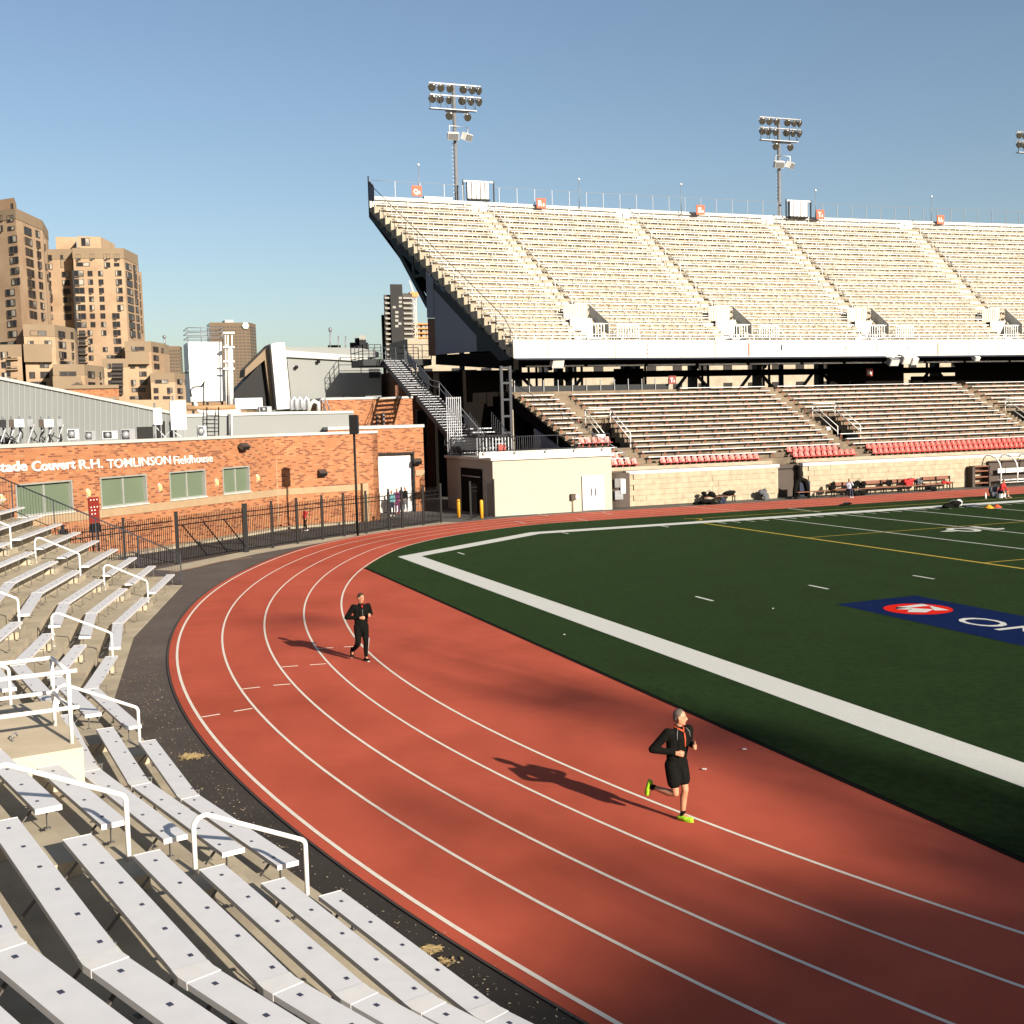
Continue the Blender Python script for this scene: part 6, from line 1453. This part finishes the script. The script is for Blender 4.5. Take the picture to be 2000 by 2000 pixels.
b = MB(); b.tube([at(365, 797, RY), at(460, 795, RY)], .17, 8); b.build('pipe', 'pipe_rust', t)
b = MB(); b.tube([at(378, 772, RY), at(382, 790, RY), at(388, 803, RY), at(400, 805, RY), at(465, 803, RY)], .12, 8); b.build('pipe', 'white_paint', t)
b = MB(); b.tube([at(374, 775, RY), at(372, 762, RY), at(378, 756, RY), at(396, 755, RY)], .05, 6); b.tube([at(398, 748, RY), at(398, 795, RY)], .05, 6); b.tube([at(393, 755, RY), at(400, 745, RY)], .05, 6); b.build('valve_pipe', 'grey_iron', t)
rbox('white_tank', 459, 778, 513, 798, 82, 'white_paint', 'long white rectangular tank on the roof before the dark gable', 'tank', 1.2)
rbox('exhaust_hood', 506, 794, 531, 805, 80, 'galv', 'small silver hood at the right end of the white tank', 'hood', .8, 'ac')
t = thing('duct_elbows', (at(585, 800, 80).x, 80, 6.3), 'group of shiny curved ducts on the roof before the grey wall', 'ductwork')
for px in (573, 584, 597): b = MB(); b.tube([at(px - 4, 801, 80), at(px - 4, 784, 80), at(px + 1, 776, 80), at(px + 5, 781, 80), at(px + 5, 798, 80)], .13, 8); b.build('duct', 'galv_light', t)
b = MB(); b.tube([at(602, 803, 80), at(606, 789, 80), at(613, 783, 80), at(622, 788, 80), at(622, 803, 80)], .16, 8); b.build('duct', 'roof_white', t)
for px in (628, 636): b = MB(); b.tube([at(px + 8, 802, 80), at(px, 777, 80), at(px - 4, 784, 80), at(px - 3, 802, 80)], .06, 6); b.build('duct', 'galv', t)
# grey hall with slanted white pier and dark gable
HY = 98.0
t = thing('grey_hall', (at(600, 790, HY).x, HY, 5), 'grey sheet-clad hall with slanted white corner pier and dark open gable', 'building')
b = MB(); b.extr([at(*q, HY) for q in ((560, 692), (722, 702), (745, 700), (745, 800), (571, 800))], (0, 8, 0)); b.build('wall', 'corrugated', t)
b = MB(); b.extr([at(*q, HY - .3) for q in ((556, 684), (718, 696), (718, 706), (557, 697))], (0, 8, 0)); b.build('parapet', 'roof_white', t)
b = MB(); b.extr([at(*q, HY + 1.5) for q in ((556, 678), (703, 679), (740, 688), (740, 698), (556, 690))], (0, 4, 0)); b.build('parapet', 'corrugated', t)
b = MB(); b.extr([at(*q, HY - 2.5) for q in ((529, 672), (541, 669), (556, 669), (569, 798), (541, 800))], (0, 3, 0)); b.build('pier', 'white_wall', t)
b = MB(); b.extr([at(*q, HY - 1.5) for q in ((478, 736), (479, 721), (529, 671), (541, 800), (530, 800), (517, 703))], (0, 3, 0)); b.build('fascia', 'tan_concrete', t)
b = MB(); b.extr([at(*q, HY - .8) for q in ((452, 772), (517, 701), (538, 800), (452, 800))], (0, 3, 0)); b.build('dark_gable', 'black_iron', t)
b = MB(); b.extr([at(*q, HY - .06) for q in ((721, 720), (742, 720), (742, 738), (721, 738))], (0, .05, 0)); b.build('louvre', 'grey_iron', t)
for px, py in ((579, 717), (622, 706)): b = MB(); b.ball(at(px, py, HY - .3), .16, 8, 6); b.build('lamp', 'black_iron', t)
for px, y0 in ((645, 644), (661, 656), (675, 656)): t = thing('roof_mast', at(px, 690, HY + 3), {645: 'slim white rooftop lamp mast', 661: 'left of two thin rooftop poles', 675: 'right of two thin rooftop poles'}[px] + ' on the grey hall', 'mast'); b = MB(); b.tube([at(px, 690, HY + 3), at(px, y0, HY + 3)], .05, 6); b.build('pole', 'galv', t); b = MB(); b.ball(at(px, y0, HY + 3), (.16, .16, .22), 8, 6) if px == 645 else b.bb(*(tuple(at(px - .6, y0 + 2, HY + 3)), tuple(at(px + .6, y0, HY + 3) + Vector((0, .1, 0))))); b.build('head', 'galv', t)
# ------------------------------------------------------------------ city behind
def winmesh(kind):
    b = MB(); b.bb((-.5, -.12, -.5), (.5, -.06, .5), 1)
    b.bb((-.5, -.2, .44), (.5, -.12, .5)); b.bb((-.5, -.2, -.5), (.5, -.12, -.44)); b.bb((-.5, -.2, -.44), (-.45, -.12, .44)); b.bb((.45, -.2, -.44), (.5, -.12, .44)); b.bb((-.03, -.2, -.44), (.03, -.12, .44))
    if kind & 1: b.bb((.03, -.14, -.44), (.45, -.121, .44), 2)
    if kind & 2: b.bb((-.45, -.14, -.44), (-.22, -.121, .44), 2)
    if kind & 4: b.bb((-.42, -.30, -.72), (.05, -.06, -.50), 0)
    return b.mesh('window', ['brown_door', 'tower_glass', 'curtain'])
WINS = [winmesh(k) for k in (0, 1, 2, 4, 5, 0, 6, 1)]
rw = random.Random(11)
def cwin(t, face, lst):
    A, B = face; u = (Vector(B[:2]) - Vector(A[:2])).normalized(); rz = math.atan2(u.y, u.x); og = Vector(ORG[t.name])
    for cx, cy, w, h in lst:
        px, py = cx / 3.864, 300 + cy / 3.864
        c = vp(px, py, A, B); l = vp(px - w / 7.728, py, A, B); r_ = vp(px + w / 7.728, py, A, B); tp = vp(px, py - h / 7.728, A, B); bt = vp(px, py + h / 7.728, A, B)
        o = inst('window', WINS[rw.randrange(8)], t, c - og, rz=rz, scale=((r_ - l).length, 1, tp.z - bt.z))
PTY = 430
def pt(px, Y): q = at(px, PTY, Y); return (q.x, q.y)
def block(t, foot, py, ref, m='tan_brick', name='wall', z0=-.02, band=None):
    z1 = at(ref[0], py, ref[1]).z; b = MB(); b.prism(foot, z0, z1); b.build(name, m, t)
    if band:
        cx = sum(p[0] for p in foot) / len(foot); cy = sum(p[1] for p in foot) / len(foot); b = MB(); b.prism([(cx + (p[0] - cx) * 1.012, cy + (p[1] - cy) * 1.012) for p in foot], z1 - band * .7, z1 + .3); b.build('parapet', 'tan_concrete', t)
    return z1
def col(x, ys, w, h, dx=5.3): return [(x + dx * i * (ys[1] - ys[0]) / 79 if len(ys) > 1 else x, y, w, h) for i, y in enumerate(ys)]
def rg(a, d, n): return [a + d * i for i in range(n)]
GRP = 'tan brick apartment towers'
ta = thing('apartment_tower', (*pt(20, 310), 0), 'tan brick apartment tower cut by the left edge of the photo', 'tower', GRP)
F1, F2 = (pt(-70, 312), pt(31, 298)), (pt(31, 298), pt(82, 314))
block(ta, [F1[0], F1[1], F2[1], pt(92, 330), pt(-60, 340)], 409, (31, 298), band=3.0)
block(ta, [pt(-70, 316), pt(30, 303), pt(34, 312), pt(-60, 330)], 386, (29, 303))
cwin(ta, F1, [(82, 490, 50, 50), (88, 563, 50, 30)] + col(100, rg(645, 80, 5), 62, 50, 6) + col(80, rg(1048, 78.5, 5), 68, 50, 5) + [(10, 490, 25, 50), (12, 565, 25, 45), (62, 1437, 120, 36), (93, 397, 20, 40)])
cwin(ta, F2, col(207, rg(587, 78.8, 9), 52, 55, 5.3) + col(281, rg(607, 77.6, 9), 28, 50, 5.3))
b = MB(); b.prism([pt(82.5, 316), pt(88, 318), pt(88, 330), pt(82.5, 330)], -.02, at(85, 466, 316).z); b.build('wing', 'tan_brick', ta)
cwin(ta, (pt(82.5, 316), pt(88, 318)), col(333, [705, 855, 935, 1010, 1085], 13, 45, 7))
PTY = 690; block(ta, [pt(-60, 284), pt(42, 282), pt(42, 300), pt(-50, 300)], 676, (20, 283), band=3.2)
FL = (pt(-60, 284), pt(42, 282))
cwin(ta, FL, [(22, 1520, 36, 48), (30, 1595, 36, 48), (35, 1675, 40, 48)])
for y in (1525, 1603, 1682):
    a, c = vp(50 / 3.864, 300 + (y - 32) / 3.864, *FL), vp(138 / 3.864, 300 + (y + 32) / 3.864, *FL); b = MB(); b.bb((a.x, a.y - .15, c.z), (c.x, a.y - .02, a.z)); b.build('balcony_recess', 'tower_glass', ta)
    b = MB(); zz = c.z + (a.z - c.z) * .35; b.bb((a.x, a.y - 1.2, zz), (c.x, a.y - 1.1, zz + .18)); b.bb((a.x, a.y - 1.2, c.z), (c.x, a.y - .16, c.z + .25)); b.build('balcony', 'tan_concrete', ta)
PTY = 650; c1 = thing('apartment_block', (*pt(90, 292), 0), 'stepped lower wing of tan apartments between the two towers', 'building', GRP)
FC1 = (pt(46, 286), pt(107, 287)); FC1b = (pt(107, 287), pt(145, 297))
block(c1, [FC1[0], FC1[1], FC1b[1], pt(150, 310), pt(46, 310)], 636, (80, 286), band=3.4)
b = MB(); z1 = at(60, 672, 285).z; b.prism([pt(44, 284.6), pt(99, 285.4), pt(99, 290), pt(44, 290)], z1 - 4, z1); b.build('terrace_band', 'tan_concrete', c1)
cwin(c1, FC1, [(287, 1355, 125, 38), (233, 1440, 45, 55), (363, 1435, 55, 50), (235, 1520, 45, 55), (328, 1515, 68, 48), (335, 1592, 70, 50), (243, 1672, 45, 50), (338, 1670, 68, 50), (290, 1738, 120, 35)])
cwin(c1, FC1b, [(462, 1365, 50, 50), (540, 1372, 18, 50), (467, 1445, 52, 50), (545, 1450, 15, 50), (472, 1520, 52, 50), (548, 1525, 14, 45), (500, 1582, 100, 28)])
PTY = 725; c2 = thing('apartment_block', (*pt(150, 282), 0), 'lowest tan apartment wing above the sloping white coping', 'building', GRP)
FC2, FC2b = (pt(104, 276), pt(165, 277)), (pt(165, 277), pt(200, 287))
block(c2, [FC2[0], FC2[1], FC2b[1], pt(203, 296), pt(104, 296)], 714, (130, 276), band=3.0)
b = MB(); z1 = at(130, 735, 275).z; b.prism([pt(102, 274.6), pt(158, 275.4), pt(158, 279), pt(102, 279)], z1 - 3, z1); b.build('terrace_band', 'tan_concrete', c2)
cwin(c2, FC2, [(512, 1663, 128, 38), (455, 1748, 45, 50), (592, 1735, 55, 30)]); cwin(c2, FC2b, [(686, 1668, 50, 50), (757, 1672, 16, 45), (690, 1745, 50, 40), (760, 1748, 14, 40)])
PTY = 490; tb = thing('apartment_tower', (*pt(185, 325), 0), 'complete tan brick apartment tower with rooftop box, second from left', 'tower', GRP)
G1, G2, G3 = (pt(87, 326), pt(140, 324)), (pt(142, 318), pt(241, 316)), (pt(241, 316), pt(268, 328))
block(tb, [G1[0], G1[1], pt(140, 345), pt(87, 345)], 489, (110, 325), band=3.2)
block(tb, [G2[0], G2[1], G3[1], pt(268, 345), pt(142, 345)], 487, (190, 317), band=3.2)
block(tb, [pt(110, 330), pt(150, 330), pt(150, 340), pt(110, 340)], 463, (130, 330), m='tan_brick'); block(tb, [pt(151, 322), pt(198, 322), pt(225, 334), pt(151, 340)], 462, (175, 322), m='tan_brick')
b = MB(); p, q = pt(138.5, 317.5), pt(142.5, 317.5); b.bb((p[0], p[1], 0), (q[0], q[1] + 2, at(140, 527, 317).z)); b.build('dark_slot', 'black_iron', tb)
cwin(tb, G1, [(372, 787, 42, 44), (376, 853, 42, 42)] + col(368, rg(915, 64, 6), 34, 40, 4) + col(497, rg(912, 64, 6), 56, 42, 4))
a, c = vp(455 / 3.864, 300 + 765 / 3.864, *G1), vp(535 / 3.864, 300 + 858 / 3.864, *G1); b = MB(); b.bb((a.x, a.y - .3, c.z), (c.x, a.y - .02, a.z)); b.build('balcony_recess', 'tan_concrete', tb); b = MB(); b.bb((a.x, a.y - .32, a.z - 1.2), (c.x, a.y - .31, a.z)); b.build('balcony_shade', 'black_iron', tb)
cwin(tb, G2, [(590, 782, 36, 46), (695, 778, 38, 42), (627, 836, 100, 28), (806, 778, 48, 42), (810, 840, 45, 38), (882, 780, 42, 45), (882, 838, 40, 25)] + col(592, rg(905, 64.5, 7), 80, 45, 4.6) + col(681, rg(905, 64.2, 7), 36, 40, 4.6) + col(680, rg(1352, 63.3, 4), 35, 40, 4) + col(760, rg(905, 64, 8), 36, 40, 4.6) + [(796, 1478, 36, 36)] + col(895, rg(903, 64.7, 5), 46, 42, 4.8) + col(876, rg(1225, 63.3, 5), 56, 42, 5) + [(860, 1535, 105, 28), (645, 668, 65, 62)])
cwin(tb, G3, col(967, rg(855, 63, 9), 40, 45, 5) + col(1014, rg(866, 63, 9), 20, 45, 5))
b = MB(); p = pt(268, 329); b.prism([pt(268.3, 329), pt(274, 331), pt(274, 345), pt(268.3, 345)], -.02, at(270, 530, 329).z); b.build('wing', 'tan_brick', tb)
cwin(tb, (pt(268.3, 329), pt(273, 331)), col(1044, rg(946, 63, 7), 10, 42, 5))
for y in (1360, 1425, 1490, 1555):
    a, c = vp(595 / 3.864, 300 + (y - 26) / 3.864, *G2), vp(662 / 3.864, 300 + (y + 28) / 3.864, *G2); b = MB(); b.bb((a.x, a.y - .25, c.z), (c.x, a.y - .02, a.z)); b.build('balcony_recess', 'tower_glass', tb)
    b = MB(); b.bb((a.x, a.y - 1.4, c.z + 1.0), (c.x, a.y - 1.3, c.z + 1.2)); b.bb((a.x, a.y - 1.4, c.z), (c.x, a.y - .26, c.z + .25)); b.build('balcony', 'brown_door', tb)
PTY = 680; c3 = thing('apartment_block', (*pt(290, 304), 0), 'stepped tan apartment wing right of the complete tower', 'building', GRP)
H1, H2 = (pt(244, 300), pt(295, 300)), (pt(295, 300), pt(319, 308))
block(c3, [H1[0], H1[1], H2[1], pt(330, 315), pt(244, 315)], 669, (270, 300), band=3.0); block(c3, [pt(198, 296), pt(248, 296), pt(248, 312), pt(198, 312)], 703, (220, 296), band=2.5)
b = MB(); z1 = at(270, 687, 299).z; b.prism([pt(244, 298.4), pt(290, 298.6), pt(290, 303), pt(244, 303)], z1 - 3, z1); b.build('terrace_band', 'tan_concrete', c3)
cwin(c3, H1, [(1040, 1472, 100, 30), (997, 1540, 36, 40), (1103, 1535, 42, 38), (1000, 1602, 36, 40), (1077, 1600, 55, 38), (1080, 1663, 55, 38), (1007, 1727, 36, 40), (1083, 1725, 55, 38), (1045, 1783, 100, 32), (1018, 1842, 90, 22)])
cwin(c3, H2, [(1172, 1478, 38, 40), (1222, 1486, 14, 38), (1175, 1542, 38, 40), (1180, 1605, 38, 40)])
HL = (pt(198, 296), pt(248, 296))
cwin(c3, HL, [(825, 1605, 30, 40), (828, 1668, 30, 40), (832, 1728, 30, 36)])
for y in (1610, 1668, 1728, 1790):
    a, c = vp(845 / 3.864, 300 + (y - 27) / 3.864, *HL), vp(930 / 3.864, 300 + (y + 27) / 3.864, *HL); b = MB(); b.bb((a.x, a.y - .2, c.z), (c.x, a.y - .02, a.z)); b.build('balcony_recess', 'tower_glass', c3)
    b = MB(); b.bb((a.x, a.y - 1.3, c.z), (c.x, a.y - .21, c.z + .25)); b.bb((a.x, a.y - 1.3, c.z + .9), (c.x, a.y - 1.2, c.z + 1.1)); b.build('balcony', 'brown_door', c3)
PTY = 740; c4 = thing('apartment_block', (*pt(330, 296), 0), 'lowest tan apartment wing at the right, beside the white cooling tower', 'building', GRP)
I1, I2 = (pt(294, 292), pt(341, 292)), (pt(341, 292), pt(367, 300))
block(c4, [I1[0], I1[1], I2[1], pt(370, 310), pt(294, 310)], 731, (320, 292), band=2.6)
cwin(c4, I1, [(1220, 1720, 100, 28), (1178, 1788, 36, 40), (1282, 1785, 42, 40), (1180, 1842, 36, 25), (1257, 1842, 55, 25)]); cwin(c4, I2, [(1352, 1722, 36, 38), (1398, 1728, 10, 36), (1355, 1790, 36, 40), (1360, 1842, 36, 25)])
PTY = 765
# brick house low in front, tan long wall
lb = thing('brick_lodge', (*pt(180, 250), 0), 'low red brick house with pale trim before the apartments', 'building')
block(lb, [pt(127, 250), pt(232, 250), pt(232, 265), pt(127, 265)], 757, (180, 250), m='brick_front'); b = MB(); z1 = at(180, 757, 250).z; b.prism([pt(126.6, 249.6), pt(232.4, 249.6), pt(232.4, 265), pt(126.6, 265)], z1 - .2, z1 + .5); b.prism([pt(127, 249.8), pt(232.2, 249.8), pt(232.2, 250.1), pt(127, 250.1)], z1 - 2.4, z1 - 1.9); b.build('trim', 'tan_concrete', lb)
for x in (150, 185, 213): b = MB(); p = pt(x, 249.8); b.bb((p[0] - .25, p[1] - .1, 2), (p[0] + .25, p[1] + .1, z1 - 2.4)); b.build('pilaster', 'tan_concrete', lb)
b = MB(); p, q, r_ = pt(137, 252), pt(167, 252), pt(152, 252); b.extr([(p[0], p[1], z1 + .5), (q[0], q[1], z1 + .5), (r_[0], r_[1], at(152, 746, 252).z)], (0, 8, 0)); b.build('roof', 'brown_door', lb)
lw = thing('tan_long_wall', (*pt(290, 240), 0), 'long plain tan brick building behind the roof machinery', 'building')
block(lw, [pt(230, 240), pt(480, 240), pt(480, 252), pt(230, 252)], 780, (330, 240), m='tan_brick')
PTY = 650
# office towers
def office(px0, px1, px2, py, Y, lab, rows, cols, m='office_tan', cap=True):
    t = thing('office_tower', (*pt((px0 + px1) / 2, Y), 0), lab, 'tower'); A, B, C_ = pt(px0, Y), pt(px1, Y), pt(px2, Y + 25)
    z1 = at((px0 + px1) / 2, py, Y).z; b = MB(); b.prism([A, B, C_, pt(px2, Y + 100), pt(px0, Y + 100)], -.02, z1); b.build('wall', m, t)
    for fi, (P, Q, nc) in enumerate(((A, B, cols), (B, C_, max(2, cols // 3)))):
        b = MB(); P, Q = Vector(P), Vector(Q); u = (Q - P); L = u.length; u.normalize(); n = Vector((u.y, -u.x)); rh = 3.9
        for r_ in range(rows):
            z = z1 - 4.5 - r_ * rh
            for c in range(nc):
                s = L * (c + .5) / nc; w = L / nc * .72; b.prism([P + u * (s - w / 2) + n * .15, P + u * (s + w / 2) + n * .15, P + u * (s + w / 2) - n * .1, P + u * (s - w / 2) - n * .1], z - 2.0, z)
        o = b.build('window_grid', 'office_glass', t); o['kind'] = 'stuff'
    return t, z1
to, z1 = office(410, 488, 500, 630, 1500, 'brown office tower with hexagonal emblem behind the cooling tower', 25, 10)
b = MB(); p, q = pt(404, 1530), pt(410, 1502); b.prism([p, q, pt(410, 1600), pt(404, 1600)], 0, z1 - .5); b.build('dark_side', 'tower_glass', to)
b = MB(); p, q = pt(440, 1530), pt(457, 1530); b.bb((p[0], p[1], z1), (q[0], q[1] + 25, z1 + 6)); b.build('plant_room', 'galv', to)
p = at(479.5, 636, 1498); b = MB(); b.lathe(p, (0, -1, 0), [(0, 4.4), (.6, 4.4)], 6); b.build('emblem', 'mint', to); b = MB(); b.lathe(p + Vector((0, -.7, 0)), (0, -1, 0), [(0, 3.3), (.2, 3.3)], 6); b.build('emblem_face', 'white_paint', to); b = MB(); b.lathe(p + Vector((0, -1.0, 0)), (0, -1, 0), [(0, 2.0), (.2, 2.0)], 6); b.build('emblem_core', 'mint', to)
office(318, 350, 354, 676, 1450, 'smaller brown office block behind the stepped apartments', 14, 6)
p = at(322, 657, 1460); t = thing('roof_mast', (p.x, p.y, at(322, 676, 1460).z), 'thin radio mast on the smaller office block', 'mast'); b = MB(); b.tube([(p.x, p.y + 8, at(322, 678, 1460).z), (p.x, p.y + 8, p.z)], [1.4, .7], 5); b.build('pole', 'galv', t); b = MB(); b.ball((p.x, p.y + 8, p.z), 2.2, 6, 5); b.build('head', 'galv', t)
PTY = 600
# dark tower with white balconies
dk = thing('dark_tower', (*pt(778, 350), 0), 'near-black apartment tower with white balcony bands left of the stand', 'tower')
z1 = at(775, 556, 350).z; z2 = at(755, 575, 350).z
b = MB(); b.prism([pt(763, 349), pt(787, 349), pt(787, 370), pt(763, 370)], 0, z1); b.build('core', 'dark_tower', dk)
b = MB(); b.prism([pt(750, 351), pt(763, 351), pt(763, 372), pt(750, 372)], 0, z2); b.prism([pt(787, 351), pt(806, 351), pt(806, 372), pt(787, 372)], 0, z2 + .5); b.prism([pt(744, 353), pt(750, 353), pt(750, 368), pt(744, 368)], 0, at(747, 615, 353).z); b.build('wall', 'tower_glass', dk)
for r_ in range(13):
    z = z2 - .8 - r_ * 1.55
    for a, c in ((751, 763), (787, 805)): b = MB(); p, q = pt(a, 350.2), pt(c, 350.2); b.bb((p[0], p[1] - .6, z - .55), (q[0], q[1] + .7, z)); b.build('balcony', 'balcony_white', dk)
for x, y in ((782, 582), (782, 590), (782, 598), (775, 610), (775, 618), (775, 626), (781, 632), (775, 637), (770, 600)): p = at(x, y, 348.8); b = MB(); b.bb((p.x - .5, p.y, p.z - .35), (p.x + .5, p.y + .1, p.z + .35)); b.build('window', 'balcony_white', dk)
PTY = 640
# construction crane and scaffolded building
cr = thing('tower_crane', (*pt(814, 380), 0), 'orange and white lattice construction crane left of the upper deck', 'crane')
a, c = at(811, 690, 380), at(811, 578, 380); zc = c.z
b = MB()
for dx in (-.9, .9):
    for dy in (0, 1.8): b.beam((a.x + dx, 380 + dy, 0), (a.x + dx, 380 + dy, zc), .22, .22)
for j in range(14): z = zc - 1.9 * j; s = 1 if j % 2 else -1; b.beam((a.x - .9 * s, 380, z), (a.x + .9 * s, 380, z - 1.9), .16, .16); b.beam((a.x - .9, 380, z), (a.x + .9, 380, z), .16, .16)
b.build('mast', 'crane_white', cr)
b = MB(); b.bb((a.x - 1.2, 379.5, zc - .3), (a.x + 1.5, 382, zc + 1.2)); b.build('cab', 'crane_orange', cr)
b = MB()
for (x0, y0), (x1, y1) in (((808, 577), (799, 548)), ((811, 577), (801, 551)), ((812, 578), (826, 545)), ((815, 579), (829, 548))): b.beam(at(x0, y0, 380), at(x1, y1, 380), .22, .22)
for s in (.2, .4, .6, .8): b.beam(at(808 - 9 * s, 577 - 29 * s, 380), at(811 - 10 * s, 577 - 26 * s, 380), .16, .16); b.beam(at(812 + 14 * s, 578 - 33 * s, 380), at(815 + 14 * s, 579 - 31 * s, 380), .16, .16)
b.build('jib', 'crane_white', cr)
sc_ = thing('unfinished_building', (*pt(823, 395), 0), 'orange concrete building under construction behind the crane', 'building')
b = MB()
for y in range(631, 700, 9): p, q = at(809, y, 395), at(840, y, 395); b.bb((p.x, 395, p.z - .45), (q.x, 410, p.z))
b.build('floor_slab', 'crane_orange', sc_); b = MB()
for x in (811, 818, 826, 834): p = at(x, 632, 396); b.bb((p.x - .3, 396, 0), (p.x + .3, 397, p.z))
b.bb((at(809, 640, 400).x, 402, 0), (at(840, 640, 400).x, 410, at(820, 640, 402).z)); b.build('column', 'balcony_white', sc_)
hb = thing('hotel_block', (*pt(700, 400), 0), 'low white and glass building on the skyline by the stair top', 'building')
block(hb, [pt(682, 400), pt(718, 400), pt(718, 420), pt(682, 420)], 669, (700, 400), m='tower_glass'); block(hb, [pt(692, 405), pt(714, 405), pt(714, 415), pt(692, 415)], 660, (700, 405), m='dark_tower'); block(hb, [pt(701, 399), pt(714, 399), pt(714, 404), pt(701, 404)], 655, (707, 399), m='balcony_white')
block(hb, [pt(639, 400), pt(664, 400), pt(664, 410), pt(639, 410)], 674, (650, 400), m='dark_tower')
# ------------------------------------------------------------------ litter on the asphalt, hill and trees behind the camera
rl = random.Random(5)
def litter(name, m, spots, lab, size=(.006, .028)):
    b = MB()
    for x, y in spots:
        L = rl.uniform(*size); w = L * rl.uniform(.12, .45); a = rl.uniform(0, 6.3); c, s = math.cos(a), math.sin(a); z = .003 + rl.uniform(0, .012); t = rl.uniform(-.02, .02)
        b.add([(x - c * L, y - s * L, z), (x + s * w, y - c * w, z + t * .3 + .004), (x + c * L, y + s * L, z + .004), (x - s * w, y + c * w, z + .002)], [(0, 1, 2, 3)])
    o = b.build(name, m); tag(o, lab, kind='stuff'); return o
outl = track_line(0)
def rnd_apron():
    while True:
        j = rl.randrange(len(outl) - 1); x, y = outl[j]
        if not (4 < y < 52): continue
        d = abs(rl.gauss(0, .6)) if rl.random() < .45 else rl.uniform(.1, 2.6); a = (59.9 - x, TY - y); n = math.hypot(*a); yy = y + rl.uniform(-1, 1)
        return (x - a[0] / n * (d + .35), yy - a[1] / n * (d + .35))
sp_ = []
for _ in range(4200):
    x, y = rnd_apron()
    if y > 30 and rl.random() < .8: continue
    if any((Vector((x, y)) - NV[k]).dot(SN[k]) > -.45 and -1 < (Vector((x, y)) - NV[k]).dot(ST[k]) < (NV[k + 1] - NV[k]).length + 1 for k in range(NS)): continue
    sp_.append((x, y))
litter('fallen_leaves', 'litter', sp_, 'dry leaf scraps scattered over the dark asphalt')
for (px, py, rx, ry, n) in ((374, 1478, .17, .10, 700), (842, 1855, .10, .05, 300), (866, 1880, .16, .06, 70)):
    p = gz(px, py); litter('straw_heap', 'dry_grass', [(p.x + rl.gauss(0, rx * .5), p.y + rl.gauss(0, ry * .8)) for _ in range(n)], {374: 'patch of dry straw on the asphalt beside the benches', 842: 'small tuft of dry straw near the track edge', 866: 'loose straw wisps near the track edge'}[px], (.015, .06))
b = MB()
for px, py in ((1376, 1505), (1342, 1434), (1102, 1241), (1510, 1190), (1454, 1466)): p = gz(px, py); b.box((p.x, p.y, .03), (.07, .04, .012), rz=rl.uniform(0, 3))
tag(b.build('paper_scraps', 'white_paint'), 'tiny white scraps lying on the track and grass', kind='stuff')
# hill with trees south of the stand: their shadows fall across the near track
SD = Vector((sun_dir.x, sun_dir.y, 0)).normalized()
def hill_z(x, y):
    d = -(y + 45) ; return max(0, min(d / 60, 1)) ** 1.2 * 30
b = MB(); xs = list(range(-120, 201, 20)); ys = list(range(-45, -166, -10)); k0 = 0
b.add([(x, y, hill_z(x, y) - .3 + noise.noise((x * .03, y * .03, 0)) * 2.0 * (y < -50)) for y in ys for x in xs], [(i * len(xs) + j, (i + 1) * len(xs) + j, (i + 1) * len(xs) + j + 1, i * len(xs) + j + 1) for i in range(len(ys) - 1) for j in range(len(xs) - 1)])
tag(b.build('hill', 'hill_grass'), 'grassy hill rising behind the near stand', kind='structure')
def crown_mesh(r, seed, n=900):
    rr = random.Random(seed); b = MB(); cl = []
    for _ in range(16): v = Vector((rr.gauss(0, 1), rr.gauss(0, 1), rr.gauss(0, .8))).normalized() * r * rr.uniform(.35, .85); cl.append((v, r * rr.uniform(.22, .42)))
    for _ in range(n):
        c, q = cl[rr.randrange(16)]; p = c + Vector((rr.gauss(0, .5), rr.gauss(0, .5), rr.gauss(0, .45))) * q
        s = r * rr.uniform(.03, .075); u = Vector((rr.gauss(0, 1), rr.gauss(0, 1), rr.gauss(0, 1))).normalized(); w = u.orthogonal().normalized()
        b.add([p - u * s, p + w * s * .6, p + u * s, p - w * s * .6], [(0, 1, 2, 3)])
    return b.mesh('crown', 'leaf')
CR = [crown_mesh(1.0, s) for s in (1, 2, 3)]
tk = MB(); tk.tube([(0, 0, -1.2), (0, .02, .3), (.03, 0, 1.0)], [.075, .055, .03], 8)
for a in (0, 1.3, 2.6, 3.9, 5.1): tk.tube([(0, 0, .25), (.35 * math.cos(a), .35 * math.sin(a), .75), (.6 * math.cos(a), .6 * math.sin(a), 1.25)], [.03, .02, .01], 6)
TK = tk.mesh('trunk', 'bark')
def tree(px, py, dist, r, rv, lab, seed, dens=1):
    p = gz(px, py); c = p + SD * dist; cz = dist * math.tan(SUN_EL); base = hill_z(c.x, c.y)
    t = thing('tree', (c.x, c.y, base - .4), lab, 'tree', 'trees on the hill behind the camera'); h = cz - base
    inst('trunk', TK, t, (0, 0, h * .5 - .2), scale=(min(h * .5, 3), min(h * .5, 3), h * .42))
    for k in range(dens): inst('crown', CR[(seed + k) % 3], t, (0, 0, h + .4), rz=seed + k * 2.1, scale=(r, r, rv))
    return t
TR = [(1990, 1890, 105, 2.4, 1.0, 4), (2150, 1800, 106, 3.4, 1.2, 4), (1880, 1980, 104, 2.6, .9, 4), (1560, 2010, 103, 2.4, .65, 4), (1740, 1930, 104, 2.0, .6, 3), (1300, 2020, 102, 1.8, .5, 3), (1400, 1440, 113, 1.5, .42, 2), (1080, 1365, 116, 1.7, .42, 1), (1600, 1535, 111, 1.3, .36, 1), (860, 1585, 108, 1.0, .30, 1), (1190, 1690, 106, 1.2, .34, 1), (1480, 1800, 105, 1.5, .36, 1), (560, 1215, 120, 1.6, .4, 1)]
for j, (px, py, d, r, rv, dn) in enumerate(TR):
    tree(px, py, d, r, rv, f'leafy tree on the hill behind the camera, {nth(j)} of the shading row', j, dn)
